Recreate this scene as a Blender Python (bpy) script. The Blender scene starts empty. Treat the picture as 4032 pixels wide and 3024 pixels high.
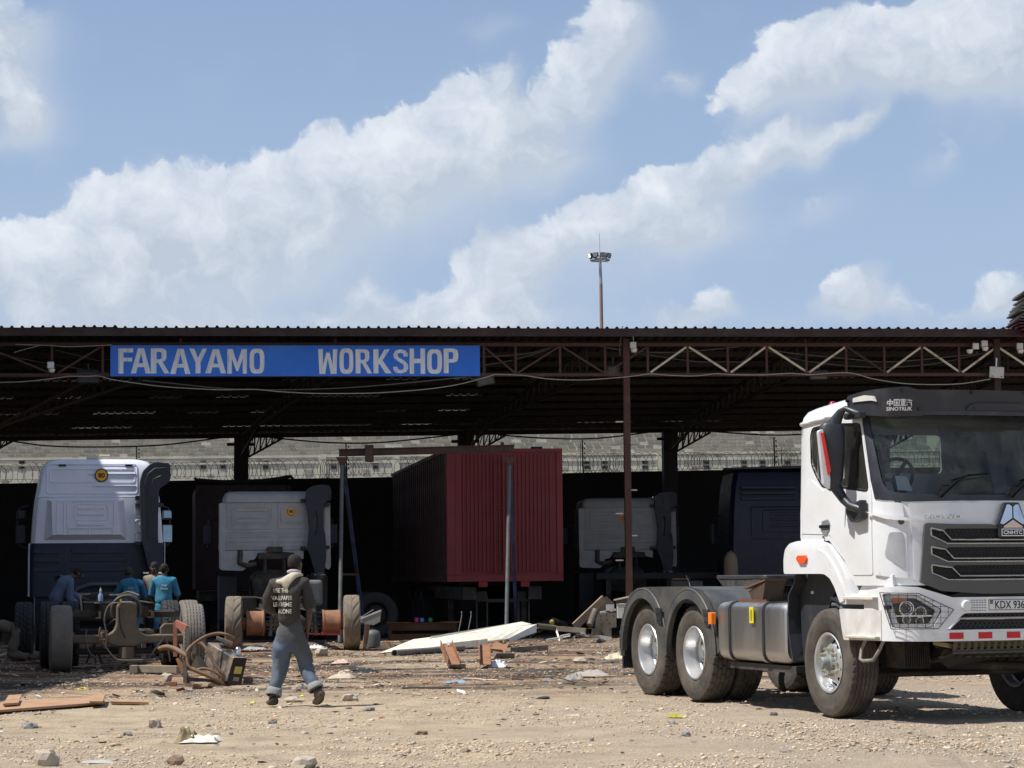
import bpy, bmesh, math, random
import numpy as np
from math import sin, cos, pi, radians, atan2, sqrt, tan
from mathutils import Vector, Matrix, noise
from mathutils.geometry import delaunay_2d_cdt
random.seed(7); np.random.seed(7)
SC = bpy.context.scene
COL = SC.collection

# ------------------------------------------------------------------ camera
F = 8970.0; RHO = .009; PIT = math.atan((2256 - 1512) / F); CAMZ = 1.45
cam = bpy.data.cameras.new('camera'); camo = bpy.data.objects.new('camera', cam); COL.objects.link(camo)
cam.sensor_width = 36; cam.lens = 36 * F / 4032; cam.clip_start = .5; cam.clip_end = 3000
_f = Vector((0, cos(PIT), sin(PIT))); _u = Vector((0, -sin(PIT), cos(PIT))); _r = Vector((1, 0, 0))
_R = (_r - _u * RHO).normalized(); _U = (_u + _r * RHO).normalized()
M = Matrix((( _R.x, _U.x, -_f.x, 0), (_R.y, _U.y, -_f.y, 0), (_R.z, _U.z, -_f.z, CAMZ), (0, 0, 0, 1)))
camo.matrix_world = M
SC.camera = camo

# ------------------------------------------------------------------ sun, sky, exposure
SUN_EL = radians(60); SUN_AZ = radians(195)       # azimuth of the direction TO the sun, from +X counter-clockwise
sd = Vector((cos(SUN_EL) * cos(SUN_AZ), cos(SUN_EL) * sin(SUN_AZ), sin(SUN_EL)))
sun = bpy.data.lights.new('sun', 'SUN'); sun.energy = 4.8; sun.angle = radians(.53); sun.color = (1, .965, .915)
suno = bpy.data.objects.new('sun', sun); COL.objects.link(suno)
suno.rotation_euler = sd.to_track_quat('Z', 'Y').to_euler(); suno.location = (-20, 20, 40)
SC.view_settings.view_transform = 'Standard'; SC.view_settings.look = 'None'
SC.view_settings.exposure = 0.34; SC.view_settings.gamma = 1
SC.view_settings.use_curve_mapping = False

W = bpy.data.worlds.new('World'); SC.world = W; W.use_nodes = True; W.cycles.sampling_method = 'MANUAL'; W.cycles.sample_map_resolution = 256
def build_world():
    nt = W.node_tree; N = nt.nodes; L = nt.links; N.clear()
    def n(t, **k):
        x = N.new(t)
        for a, b in k.items(): setattr(x, a, b)
        return x
    def mth(op, a, b=None, c=None, clamp=False):
        x = n('ShaderNodeMath', operation=op, use_clamp=clamp)
        for i, v in enumerate((a, b, c)):
            if v is None: continue
            if isinstance(v, (int, float)): x.inputs[i].default_value = v
            else: L.new(v, x.inputs[i])
        return x.outputs[0]
    out = n('ShaderNodeOutputWorld'); bg = n('ShaderNodeBackground'); bg.inputs['Strength'].default_value = .107
    sky = n('ShaderNodeTexSky', sky_type='NISHITA', sun_disc=False, sun_elevation=SUN_EL, air_density=1.0, dust_density=1.2, ozone_density=1.6, altitude=1600)
    sky.sun_rotation = (pi / 2 - SUN_AZ) % (2 * pi)
    tc = n('ShaderNodeTexCoord'); sep = n('ShaderNodeSeparateXYZ'); L.new(tc.outputs['Generated'], sep.inputs[0])
    x, y, z = sep.outputs
    u = mth('ARCTAN2', x, y)
    hor = mth('SQRT', mth('ADD', mth('MULTIPLY', x, x), mth('MULTIPLY', y, y)))
    v = mth('DIVIDE', z, mth('MAXIMUM', hor, .05))
    cmb = n('ShaderNodeCombineXYZ'); L.new(u, cmb.inputs[0]); L.new(v, cmb.inputs[1])
    # domain warp
    wn = n('ShaderNodeTexNoise', noise_dimensions='2D'); L.new(cmb.outputs[0], wn.inputs['Vector']); wn.inputs['Scale'].default_value = 34; wn.inputs['Detail'].default_value = 5
    ws = n('ShaderNodeVectorMath', operation='SUBTRACT'); L.new(wn.outputs['Color'], ws.inputs[0]); ws.inputs[1].default_value = (.5, .5, .5)
    wm = n('ShaderNodeVectorMath', operation='MULTIPLY'); L.new(ws.outputs[0], wm.inputs[0]); wm.inputs[1].default_value = (.026, .020, 0)
    wp = n('ShaderNodeVectorMath', operation='ADD'); L.new(cmb.outputs[0], wp.inputs[0]); L.new(wm.outputs[0], wp.inputs[1])
    def blob(px, py, rx, ry, w, tilt=0):
        px_, py_ = px - RHO * (py - 1512), py + RHO * (px - 2016)
        c = ((px_ - 2016) / F, (2256 - py_) / F)
        mp = n('ShaderNodeMapping', vector_type='TEXTURE'); L.new(wp.outputs[0], mp.inputs['Vector'])
        mp.inputs['Location'].default_value = (c[0], c[1], 0); mp.inputs['Rotation'].default_value = (0, 0, radians(tilt))
        mp.inputs['Scale'].default_value = (rx * 1.22 / F, ry * 1.22 / F, 1)
        d = n('ShaderNodeVectorMath', operation='DOT_PRODUCT'); L.new(mp.outputs[0], d.inputs[0]); L.new(mp.outputs[0], d.inputs[1])
        g = mth('MULTIPLY', mth('POWER', 2.718, mth('MULTIPLY', d.outputs['Value'], -1.0)), w)
        s2 = n('ShaderNodeSeparateXYZ'); L.new(mp.outputs[0], s2.inputs[0])
        hh = mth('MULTIPLY', g, mth('SUBTRACT', s2.outputs[1], mth('MULTIPLY', s2.outputs[0], .45)))
        return g, hh
    B = [(20,120,170,110,.7,0),(40,330,130,110,.75,0),(80,500,130,90,.85,0),(100,1010,190,95,.95,0),(260,1060,240,120,.8,10),(470,860,150,140,1.0,20),(700,880,190,140,1.05,0),(960,820,190,130,1.15,10),
         (1190,650,120,90,.7,0),(1330,760,210,130,1.0,15),(1500,590,140,90,.95,20),(1700,600,220,130,1.15,20),(1850,390,120,100,1.15,30),(1950,500,120,110,.9,60),(2080,520,150,150,.65,0),(2200,640,140,70,.45,10),
         (2290,320,150,110,.8,45),(2430,130,130,130,.85,45),(2370,40,90,60,.5,0),(1960,230,60,50,.35,0),(1950,60,110,50,.28,0),(1275,485,60,35,.42,0),
         (420,1180,480,130,.62,0),(1050,1060,330,120,.5,8),(1650,850,330,130,.38,15),(1500,1240,180,60,.55,0),(1420,1160,90,60,.45,0),(1700,1180,100,60,.55,0),(1900,1120,110,110,1.0,50),(2010,1000,90,90,.8,50),(1900,1260,150,100,.8,0),
         (2260,900,190,75,1.05,25),(2450,850,180,80,.95,20),(2640,740,100,70,1.1,30),(2720,870,190,90,.8,10),(2850,660,150,70,.95,25),(3060,590,140,60,.95,30),(3270,540,120,50,.8,30),(3400,470,90,40,.5,40),
         (2690,310,70,50,.5,20),(3000,330,140,80,1.0,40),(3230,150,110,80,1.2,50),(3200,280,190,110,.9,20),(3430,170,160,90,1.0,0),(3680,160,210,110,1.15,10),(3900,60,150,110,1.1,0),(3960,250,230,140,.85,0),(3650,300,230,70,.5,0),
         (3690,620,60,90,.42,-30),(3200,820,150,60,.38,20),(3380,1130,80,60,.65,60),(3300,1190,130,60,.6,20),(3480,1200,110,60,.5,-20),(2830,1200,60,35,.6,10),(2690,1270,90,40,.45,20),(3850,1240,190,60,.65,12),(4000,1170,120,60,.5,0),(2300,1080,420,120,.33,10),
         (2600,1240,600,60,.3,0),(700,1290,900,50,.4,0)]
    S = None; Hh = None
    for b in B:
        g, h = blob(*b)
        S = g if S is None else mth('ADD', S, g); Hh = h if Hh is None else mth('ADD', Hh, h)
    hnorm = mth('DIVIDE', Hh, mth('ADD', S, .15))            # -1 under .. +1 upper left
    # away from the photographed part of the sky the cover goes on as scattered cumulus
    fr = n('ShaderNodeTexNoise', noise_dimensions='2D'); L.new(cmb.outputs[0], fr.inputs['Vector']); fr.inputs['Scale'].default_value = 5.5; fr.inputs['Detail'].default_value = 3
    outm = mth('SMOOTH_MIN', mth('MULTIPLY', mth('ABSOLUTE', mth('SUBTRACT', u, 0.0)), 1.0), 1.0, .01)
    o1 = mth('MULTIPLY', mth('SUBTRACT', outm, .25), 6.0, clamp=True); o2 = mth('MULTIPLY', mth('SUBTRACT', v, .27), 8.0, clamp=True)
    om = mth('MAXIMUM', o1, o2)
    S = mth('ADD', S, mth('MULTIPLY', om, mth('MULTIPLY', mth('SUBTRACT', fr.outputs[0], .42), 3.2, clamp=True)))
    fb = n('ShaderNodeTexNoise', noise_dimensions='2D'); L.new(wp.outputs[0], fb.inputs['Vector']); fb.inputs['Scale'].default_value = 50; fb.inputs['Detail'].default_value = 9; fb.inputs['Roughness'].default_value = .6
    vo = n('ShaderNodeTexVoronoi', voronoi_dimensions='2D', feature='SMOOTH_F1'); L.new(wp.outputs[0], vo.inputs['Vector']); vo.inputs['Scale'].default_value = 75; vo.inputs['Smoothness'].default_value = .6
    try: vo.inputs['Detail'].default_value = 2.0
    except Exception: pass
    dens = mth('ADD', S, mth('ADD', mth('MULTIPLY', mth('SUBTRACT', fb.outputs[0], .5), .95), mth('MULTIPLY', mth('SUBTRACT', .45, vo.outputs['Distance']), .22)))
    # crisp upper-left edges, edges that melt away underneath
    wid = n('ShaderNodeMapRange', clamp=True); L.new(hnorm, wid.inputs[0])
    wid.inputs[1].default_value = -.5; wid.inputs[2].default_value = .6; wid.inputs[3].default_value = .95; wid.inputs[4].default_value = .25
    al = mth('DIVIDE', mth('SUBTRACT', dens, .22), wid.outputs[0], clamp=True)
    al = mth('MULTIPLY', mth('MULTIPLY', al, al), mth('SUBTRACT', 3.0, mth('MULTIPLY', al, 2.0)))
    al = mth('MULTIPLY', al, .78)
    hz = n('ShaderNodeMapRange', clamp=True); L.new(hnorm, hz.inputs[0]); hz.inputs[1].default_value = .45; hz.inputs[2].default_value = -.35; hz.inputs[3].default_value = .12; hz.inputs[4].default_value = 1
    hs = n('ShaderNodeMapRange', clamp=True, interpolation_type='SMOOTHSTEP'); L.new(mth('ADD', S, mth('MULTIPLY', mth('SUBTRACT', wn.outputs[0], .5), .5)), hs.inputs[0]); hs.inputs[1].default_value = -.02; hs.inputs[2].default_value = .75; hs.inputs[3].default_value = 0; hs.inputs[4].default_value = .72
    haze_a = mth('MULTIPLY', hz.outputs[0], hs.outputs[0])
    # cloud tone
    tone = mth('ADD', mth('MULTIPLY', hnorm, .30), mth('ADD', mth('MULTIPLY', mth('SUBTRACT', fb.outputs[0], .5), .62), mth('MULTIPLY', dens, .15)))
    cr = n('ShaderNodeValToRGB'); L.new(tone, cr.inputs[0])
    e = cr.color_ramp.elements; e[0].position = -0.0; e[0].color = (.44, .50, .58, 1); e[1].position = .50; e[1].color = (.79, .81, .84, 1)
    m = cr.color_ramp.elements.new(.22); m.color = (.58, .63, .70, 1)
    csc = n('ShaderNodeVectorMath', operation='SCALE'); L.new(cr.outputs[0], csc.inputs[0]); csc.inputs['Scale'].default_value = 8.7
    # thin veil towards the horizon
    sk = n('ShaderNodeMix', data_type='RGBA', blend_type='MULTIPLY'); sk.inputs[0].default_value = 1; L.new(sky.outputs[0], sk.inputs[6]); sk.inputs[7].default_value = (1.0, .96, .94, 1)
    veil = mth('MULTIPLY', mth('SUBTRACT', 1.0, mth('MULTIPLY', mth('MAXIMUM', v, 0.0), 2.6), clamp=True), 1.15, clamp=True)
    vm = n('ShaderNodeMix', data_type='RGBA'); L.new(veil, vm.inputs[0]); L.new(sk.outputs[2], vm.inputs[6]); vm.inputs[7].default_value = (2.9, 3.75, 5.2, 1)
    hm = n('ShaderNodeMix', data_type='RGBA'); L.new(haze_a, hm.inputs[0]); L.new(vm.outputs[2], hm.inputs[6]); hm.inputs[7].default_value = (4.35, 4.85, 5.6, 1)
    mx = n('ShaderNodeMix', data_type='RGBA'); L.new(al, mx.inputs[0]); L.new(hm.outputs[2], mx.inputs[6]); L.new(csc.outputs[0], mx.inputs[7])
    L.new(mx.outputs[2], bg.inputs['Color']); L.new(bg.outputs[0], out.inputs['Surface'])
build_world()

# ------------------------------------------------------------------ placing helpers (pixel of the photograph -> world)
CP = Vector((0, 0, CAMZ))
def ray(px, py):
    dx = px - 2016; dy = py - 1512; xl = dx - RHO * dy; yl = dy + RHO * dx
    return _f + _r * (xl / F) - _u * (yl / F)
def P(px, py, D):
    d = ray(px, py); return CP + d * (D / d.y)
def G(px, py, z=0.0):
    d = ray(px, py); return CP + d * ((z - CAMZ) / d.z)

# ------------------------------------------------------------------ materials
MATS = {}
def mat(name, col=(.5, .5, .5), rough=.6, metal=0.0, var=.12, scale=6.0, bump=.0, bscale=40.0, col2=None, c2amt=.5, c2scale=2.5, spec=.5, coat=0.0, emit=None, alpha=None, trans=0.0, ior=1.45, streak=False, sharp=.08):
    if name in MATS: return MATS[name]
    m = bpy.data.materials.new(name); m.use_nodes = True; nt = m.node_tree; N = nt.nodes; L = nt.links
    b = N['Principled BSDF']
    b.inputs['Roughness'].default_value = rough; b.inputs['Metallic'].default_value = metal
    b.inputs['Specular IOR Level'].default_value = spec; b.inputs['Coat Weight'].default_value = coat; b.inputs['IOR'].default_value = ior
    b.inputs['Transmission Weight'].default_value = trans
    tc = N.new('ShaderNodeTexCoord'); src = tc.outputs['Object']
    if streak:
        mp = N.new('ShaderNodeMapping'); L.new(src, mp.inputs[0]); mp.inputs['Scale'].default_value = (1, 1, .12); src2 = mp.outputs[0]
    else: src2 = src
    n1 = N.new('ShaderNodeTexNoise'); L.new(src2, n1.inputs['Vector']); n1.inputs['Scale'].default_value = scale; n1.inputs['Detail'].default_value = 6; n1.inputs['Roughness'].default_value = .62
    mr = N.new('ShaderNodeMapRange'); L.new(n1.outputs[0], mr.inputs[0]); mr.inputs[1].default_value = .25; mr.inputs[2].default_value = .75; mr.inputs[3].default_value = 1 - var; mr.inputs[4].default_value = 1 + var
    vm = N.new('ShaderNodeVectorMath'); vm.operation = 'SCALE'; vm.inputs[0].default_value = col; L.new(mr.outputs[0], vm.inputs['Scale'])
    cur = vm.outputs[0]
    if col2 is not None:
        n2 = N.new('ShaderNodeTexNoise'); L.new(src2, n2.inputs['Vector']); n2.inputs['Scale'].default_value = c2scale; n2.inputs['Detail'].default_value = 8; n2.inputs['Roughness'].default_value = .65
        r2 = N.new('ShaderNodeMapRange'); L.new(n2.outputs[0], r2.inputs[0]); t = .75 - .5 * c2amt
        r2.inputs[1].default_value = t - sharp; r2.inputs[2].default_value = t + sharp
        mx = N.new('ShaderNodeMix'); mx.data_type = 'RGBA'; L.new(r2.outputs[0], mx.inputs[0]); L.new(cur, mx.inputs[6]); mx.inputs[7].default_value = (*col2, 1); cur = mx.outputs[2]
        if metal > .3:
            ml = N.new('ShaderNodeMath'); ml.operation = 'MULTIPLY_ADD'; L.new(r2.outputs[0], ml.inputs[0]); ml.inputs[1].default_value = -metal; ml.inputs[2].default_value = metal; L.new(ml.outputs[0], b.inputs['Metallic'])
    L.new(cur, b.inputs['Base Color'])
    rr = N.new('ShaderNodeMapRange'); L.new(n1.outputs[0], rr.inputs[0]); rr.inputs[1].default_value = .3; rr.inputs[2].default_value = .7; rr.inputs[3].default_value = max(0, rough - .08 - var * .2); rr.inputs[4].default_value = min(1, rough + .08 + var * .2); L.new(rr.outputs[0], b.inputs['Roughness'])
    if bump > 0:
        n3 = N.new('ShaderNodeTexNoise'); L.new(src, n3.inputs['Vector']); n3.inputs['Scale'].default_value = bscale; n3.inputs['Detail'].default_value = 5
        bp = N.new('ShaderNodeBump'); bp.inputs['Strength'].default_value = min(1, bump); bp.inputs['Distance'].default_value = .01 * max(1, bump); L.new(n3.outputs[0], bp.inputs['Height']); L.new(bp.outputs[0], b.inputs['Normal'])
    if emit: b.inputs['Emission Color'].default_value = (*emit[0], 1); b.inputs['Emission Strength'].default_value = emit[1]
    MATS[name] = m; return m

def glass(name, tint=(.8, .9, .88), rough=.02, a=.25):
    """thin pane: mostly clear with a coat of reflection"""
    if name in MATS: return MATS[name]
    m = bpy.data.materials.new(name); m.use_nodes = True; nt = m.node_tree; N = nt.nodes; L = nt.links
    for x in list(N): N.remove(x)
    o = N.new('ShaderNodeOutputMaterial'); t = N.new('ShaderNodeBsdfTransparent'); t.inputs[0].default_value = (*tint, 1)
    g = N.new('ShaderNodeBsdfGlossy'); g.inputs['Roughness'].default_value = rough
    fr = N.new('ShaderNodeFresnel'); fr.inputs[0].default_value = 1.5
    geo = N.new('ShaderNodeNewGeometry')
    d = N.new('ShaderNodeBsdfDiffuse'); d.inputs[0].default_value = (.45, .43, .38, 1)
    tc = N.new('ShaderNodeTexCoord'); nz = N.new('ShaderNodeTexNoise'); L.new(tc.outputs['Object'], nz.inputs['Vector']); nz.inputs['Scale'].default_value = 3; nz.inputs['Detail'].default_value = 6
    ds = N.new('ShaderNodeMapRange'); L.new(nz.outputs[0], ds.inputs[0]); ds.inputs[1].default_value = .35; ds.inputs[2].default_value = .75; ds.inputs[3].default_value = a * .3; ds.inputs[4].default_value = a
    m1 = N.new('ShaderNodeMixShader'); L.new(fr.outputs[0], m1.inputs[0]); L.new(t.outputs[0], m1.inputs[1]); L.new(g.outputs[0], m1.inputs[2])
    m2 = N.new('ShaderNodeMixShader'); L.new(ds.outputs[0], m2.inputs[0]); L.new(m1.outputs[0], m2.inputs[1]); L.new(d.outputs[0], m2.inputs[2])
    L.new(m2.outputs[0], o.inputs[0]); MATS[name] = m; return m

# ------------------------------------------------------------------ mesh builder
def lerp(a, b, t): return a + (b - a) * t
def V(*a): return Vector(a)
class MB:
    def __init__(s): s.v = []; s.f = []; s.mi = []
    def add(s, vs, fs, mi=0):
        o = len(s.v); s.v.extend([tuple(v) for v in vs]); s.f.extend([tuple(i + o for i in f) for f in fs]); s.mi.extend([mi] * len(fs)); return s
    def hexa(s, p, mi=0):      # 8 points: bottom 4 ccw, top 4
        return s.add(p, [(0, 3, 2, 1), (4, 5, 6, 7), (0, 1, 5, 4), (1, 2, 6, 5), (2, 3, 7, 6), (3, 0, 4, 7)], mi)
    def box(s, x0, x1, y0, y1, z0, z1, mi=0, T=None):
        p = [V(x0, y0, z0), V(x1, y0, z0), V(x1, y1, z0), V(x0, y1, z0), V(x0, y0, z1), V(x1, y0, z1), V(x1, y1, z1), V(x0, y1, z1)]
        if T is not None: p = [T @ q for q in p]
        return s.hexa(p, mi)
    def bar(s, a, b, w, h, up=(0, 0, 1), mi=0):     # rectangular bar a->b, w across, h along up
        a = Vector(a); b = Vector(b); d = (b - a).normalized(); up = Vector(up)
        if abs(d.dot(up)) > .98: up = V(0, 1, 0)
        r = d.cross(up).normalized(); u = r.cross(d).normalized()
        r = r * (w / 2); u = u * (h / 2)
        return s.hexa([a - r - u, a + r - u, b + r - u, b - r - u, a - r + u, a + r + u, b + r + u, b - r + u], mi)
    def chan(s, a, b, w, h, t, up=(0, 0, 1), mi=0, ibeam=False):
        a = Vector(a); b = Vector(b); d = (b - a).normalized(); up = Vector(up); r = d.cross(up).normalized(); u = r.cross(d).normalized()
        s.bar(a + u * (h / 2 - t / 2), b + u * (h / 2 - t / 2), w, t, u, mi); s.bar(a - u * (h / 2 - t / 2), b - u * (h / 2 - t / 2), w, t, u, mi)
        off = V(0, 0, 0) if ibeam else r * (w / 2 - t / 2)
        return s.bar(a + off, b + off, t, h - 2 * t - .001, u, mi)
    def cyl(s, a, b, r0, r1=None, n=16, caps=True, mi=0, hollow=None):
        a = Vector(a); b = Vector(b); r1 = r0 if r1 is None else r1
        d = (b - a).normalized(); q = d.orthogonal().normalized(); w = d.cross(q)
        vs = []
        for c, r in ((a, r0), (b, r1)):
            for i in range(n):
                t = 2 * pi * i / n; vs.append(c + (q * cos(t) + w * sin(t)) * r)
        fs = [(i, (i + 1) % n, n + (i + 1) % n, n + i) for i in range(n)]
        if hollow:
            for c, r in ((a, r0 - hollow), (b, r1 - hollow)):
                for i in range(n):
                    t = 2 * pi * i / n; vs.append(c + (q * cos(t) + w * sin(t)) * r)
            fs += [(2 * n + i, 3 * n + i, 3 * n + (i + 1) % n, 2 * n + (i + 1) % n) for i in range(n)]
            fs += [(i, 2 * n + i, 2 * n + (i + 1) % n, (i + 1) % n) for i in range(n)] + [(n + i, n + (i + 1) % n, 3 * n + (i + 1) % n, 3 * n + i) for i in range(n)]
        elif caps: fs += [tuple(range(n - 1, -1, -1)), tuple(range(n, 2 * n))]
        return s.add(vs, fs, mi)
    def tube(s, pts, r, n=8, mi=0, caps=True):
        pts = [Vector(p) for p in pts]; m = len(pts); rs = r if isinstance(r, (list, tuple)) else [r] * m
        vs = []; q = None
        for i, p in enumerate(pts):
            d = ((pts[min(i + 1, m - 1)] - pts[max(i - 1, 0)])).normalized()
            if q is None: q = d.orthogonal().normalized()
            else:
                q = q - d * q.dot(d); q = q.normalized() if q.length > 1e-6 else d.orthogonal().normalized()
            w = d.cross(q)
            for k in range(n):
                t = 2 * pi * k / n; vs.append(p + (q * cos(t) + w * sin(t)) * rs[i])
        fs = [(i * n + k, i * n + (k + 1) % n, (i + 1) * n + (k + 1) % n, (i + 1) * n + k) for i in range(m - 1) for k in range(n)]
        if caps: fs += [tuple(range(n - 1, -1, -1)), tuple(range((m - 1) * n, m * n))]
        return s.add(vs, fs, mi)
    def lathe(s, prof, o=(0, 0, 0), ax=(0, 0, 1), n=24, mi=0, closed=False):   # prof: (r, h) along axis
        o = Vector(o); d = Vector(ax).normalized(); q = d.orthogonal().normalized(); w = d.cross(q); m = len(prof); vs = []
        for r, h in prof:
            for k in range(n):
                t = 2 * pi * k / n; vs.append(o + d * h + (q * cos(t) + w * sin(t)) * max(r, 1e-4))
        mm = m if closed else m - 1
        fs = [(i * n + k, i * n + (k + 1) % n, ((i + 1) % m) * n + (k + 1) % n, ((i + 1) % m) * n + k) for i in range(mm) for k in range(n)]
        return s.add(vs, fs, mi)
    def prism(s, poly, a0, a1, ax='y', mi=0, T=None):   # polygon in the plane normal to ax, extruded a0..a1
        def pt(p, a): 
            q = {'y': V(p[0], a, p[1]), 'x': V(a, p[0], p[1]), 'z': V(p[0], p[1], a)}[ax]
            return T @ q if T is not None else q
        n = len(poly); vs = [pt(p, a0) for p in poly] + [pt(p, a1) for p in poly]
        fs = [tuple(range(n - 1, -1, -1)), tuple(range(n, 2 * n))] + [(i, (i + 1) % n, n + (i + 1) % n, n + i) for i in range(n)]
        return s.add(vs, fs, mi)
    def build(s, name, m, parent=None, smooth=None, bevel=0, bseg=2, recalc=True, T=None, wn=False):
        me = bpy.data.meshes.new(name); me.from_pydata([tuple(T @ Vector(v)) for v in s.v] if T is not None else s.v, [], s.f)
        ms = m if isinstance(m, (list, tuple)) else [m]
        for q in ms: me.materials.append(q)
        if len(ms) > 1: me.polygons.foreach_set('material_index', s.mi)
        if recalc:
            bm = bmesh.new(); bm.from_mesh(me); bmesh.ops.recalc_face_normals(bm, faces=bm.faces); bm.to_mesh(me); bm.free()
        if smooth is not None:
            me.polygons.foreach_set('use_smooth', [True] * len(me.polygons)); me.set_sharp_from_angle(angle=radians(smooth))
        o = link(name, me, parent)
        if bevel:
            b = o.modifiers.new('b', 'BEVEL'); b.width = bevel; b.segments = bseg; b.limit_method = 'ANGLE'; b.angle_limit = radians(35); b.harden_normals = False
        return o
def link(name, me, parent=None):
    o = bpy.data.objects.new(name, me); COL.objects.link(o)
    if parent is not None: o.parent = parent
    return o
def tag(o, label=None, cat=None, group=None, kind=None):
    if label: o['label'] = label
    if cat: o['category'] = cat
    if group: o['group'] = group
    if kind: o['kind'] = kind
    return o
def empty(name, loc=(0, 0, 0), rz=0, label=None, cat=None, group=None):
    o = bpy.data.objects.new(name, None); COL.objects.link(o); o.location = loc; o.rotation_euler = (0, 0, rz); o.empty_display_size = .2
    return tag(o, label, cat, group)
def dup(o, parent, loc=None, rot=None, name=None, scale=None):
    c = o.copy(); COL.objects.link(c); c.parent = parent
    if loc is not None: c.location = loc
    if rot is not None: c.rotation_euler = rot
    if scale is not None: c.scale = scale
    return c
def copy_tree(o, parent=None):
    c = o.copy(); COL.objects.link(c); c.parent = parent
    for ch in list(o.children): copy_tree(ch, c)
    return c
def inpoly(p, poly):
    x, y = p; c = False; n = len(poly); j = n - 1
    for i in range(n):
        xi, yi = poly[i]; xj, yj = poly[j]
        if (yi > y) != (yj > y) and x < (xj - xi) * (y - yi) / (yj - yi + 1e-12) + xi: c = not c
        j = i
    return c
def rpoly(pts, r, n=4):
    """polygon with its corners rounded"""
    out = []; m = len(pts); rs = r if isinstance(r, (list, tuple)) else [r] * m
    for i in range(m):
        p = Vector(pts[i]).to_2d(); a = Vector(pts[i - 1]).to_2d(); b = Vector(pts[(i + 1) % m]).to_2d()
        if rs[i] <= 0: out.append((p.x, p.y)); continue
        da = (a - p); db = (b - p); k = min(rs[i], da.length * .48, db.length * .48)
        A = p + da.normalized() * k; Bq = p + db.normalized() * k
        for j in range(n + 1):
            t = j / n; q = A * (1 - t) ** 2 + p * 2 * t * (1 - t) + Bq * t * t; out.append((q.x, q.y))
    return out
def dens(poly, step):
    out = []; m = len(poly)
    for i in range(m):
        a = poly[i]; b = poly[(i + 1) % m]; l = math.hypot(b[0] - a[0], b[1] - a[1]); k = max(1, int(l / step))
        for j in range(k): out.append((lerp(a[0], b[0], j / k), lerp(a[1], b[1], j / k)))
    return out
def panel(name, outer, holes, step, thick, fmap, m, parent=None, smooth=40, mb=None):
    """curved sheet: flat outline with holes, meshed and bent by fmap(u, v, w); w=0 is the outer face, w=-thick the inner one"""
    loops = [dens(outer, step)] + [dens(h, step) for h in holes]
    vs = []; es = []
    for lp in loops:
        o = len(vs); vs += [Vector(p) for p in lp]; es += [(o + i, o + (i + 1) % len(lp)) for i in range(len(lp))]
    us = [p[0] for p in loops[0]]; vv = [p[1] for p in loops[0]]
    u = min(us) + step * .53
    while u < max(us):
        v = min(vv) + step * .47
        while v < max(vv):
            if inpoly((u, v), loops[0]) and not any(inpoly((u, v), h) for h in loops[1:]): vs.append(Vector((u, v)))
            v += step
        u += step
    r = delaunay_2d_cdt(vs, es, [], 0, 1e-5)
    pv, pf = r[0], r[2]
    tris = []
    for f in pf:
        cx = sum(pv[i].x for i in f) / len(f); cy = sum(pv[i].y for i in f) / len(f)
        if inpoly((cx, cy), loops[0]) and not any(inpoly((cx, cy), h) for h in loops[1:]): tris.append(tuple(f))
    from collections import Counter
    ec = {}
    for f in tris:
        for i in range(len(f)):
            a, b = f[i], f[(i + 1) % len(f)]; ec[(a, b)] = ec.get((a, b), 0) + 1
    n = len(pv); V3 = [fmap(p.x, p.y, 0) for p in pv]
    fs = list(tris)
    if thick:
        V3 += [fmap(p.x, p.y, -thick) for p in pv]
        fs += [tuple(n + i for i in reversed(f)) for f in tris]
        fs += [(b, a, n + a, n + b) for (a, b) in ec if (b, a) not in ec]
    q = mb or MB(); q.add(V3, fs)
    if mb is not None: return mb
    return q.build(name, m, parent, smooth=smooth)
def text_mesh(txt, size=1.0, bold=0.0, extrude=.0):
    c = bpy.data.curves.new('txt', 'FONT'); c.body = txt; c.size = size; c.offset = bold; c.extrude = extrude; c.resolution_u = 4
    c.align_x = 'LEFT'
    o = bpy.data.objects.new('txt', c); COL.objects.link(o)
    dg = bpy.context.evaluated_depsgraph_get(); dg.update()
    me = bpy.data.meshes.new_from_object(o.evaluated_get(dg)); bpy.data.objects.remove(o); bpy.data.curves.remove(c)
    return me
def text_box(name, txt, u0, u1, v0, v1, fmap, m, parent=None, bold=0.0, depth=.01):
    """text fitted to the rectangle u0..u1 x v0..v1, mapped by fmap(u, v, w)"""
    me = text_mesh(txt, 1, bold, .5)
    co = np.empty(len(me.vertices) * 3); me.vertices.foreach_get('co', co); co = co.reshape(-1, 3)
    mn = co.min(0); mx = co.max(0)
    u = u0 + (co[:, 0] - mn[0]) / (mx[0] - mn[0]) * (u1 - u0); v = v0 + (co[:, 1] - mn[1]) / (mx[1] - mn[1]) * (v1 - v0); w = (co[:, 2] - mn[2]) / (mx[2] - mn[2]) * depth
    new = np.array([tuple(fmap(float(a), float(b), float(c))) for a, b, c in zip(u, v, w)])
    me.vertices.foreach_set('co', new.ravel()); me.materials.clear(); me.materials.append(m); me.name = name; me.update()
    bm = bmesh.new(); bm.from_mesh(me); bmesh.ops.recalc_face_normals(bm, faces=bm.faces); bm.to_mesh(me); bm.free()
    return link(name, me, parent)
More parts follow.
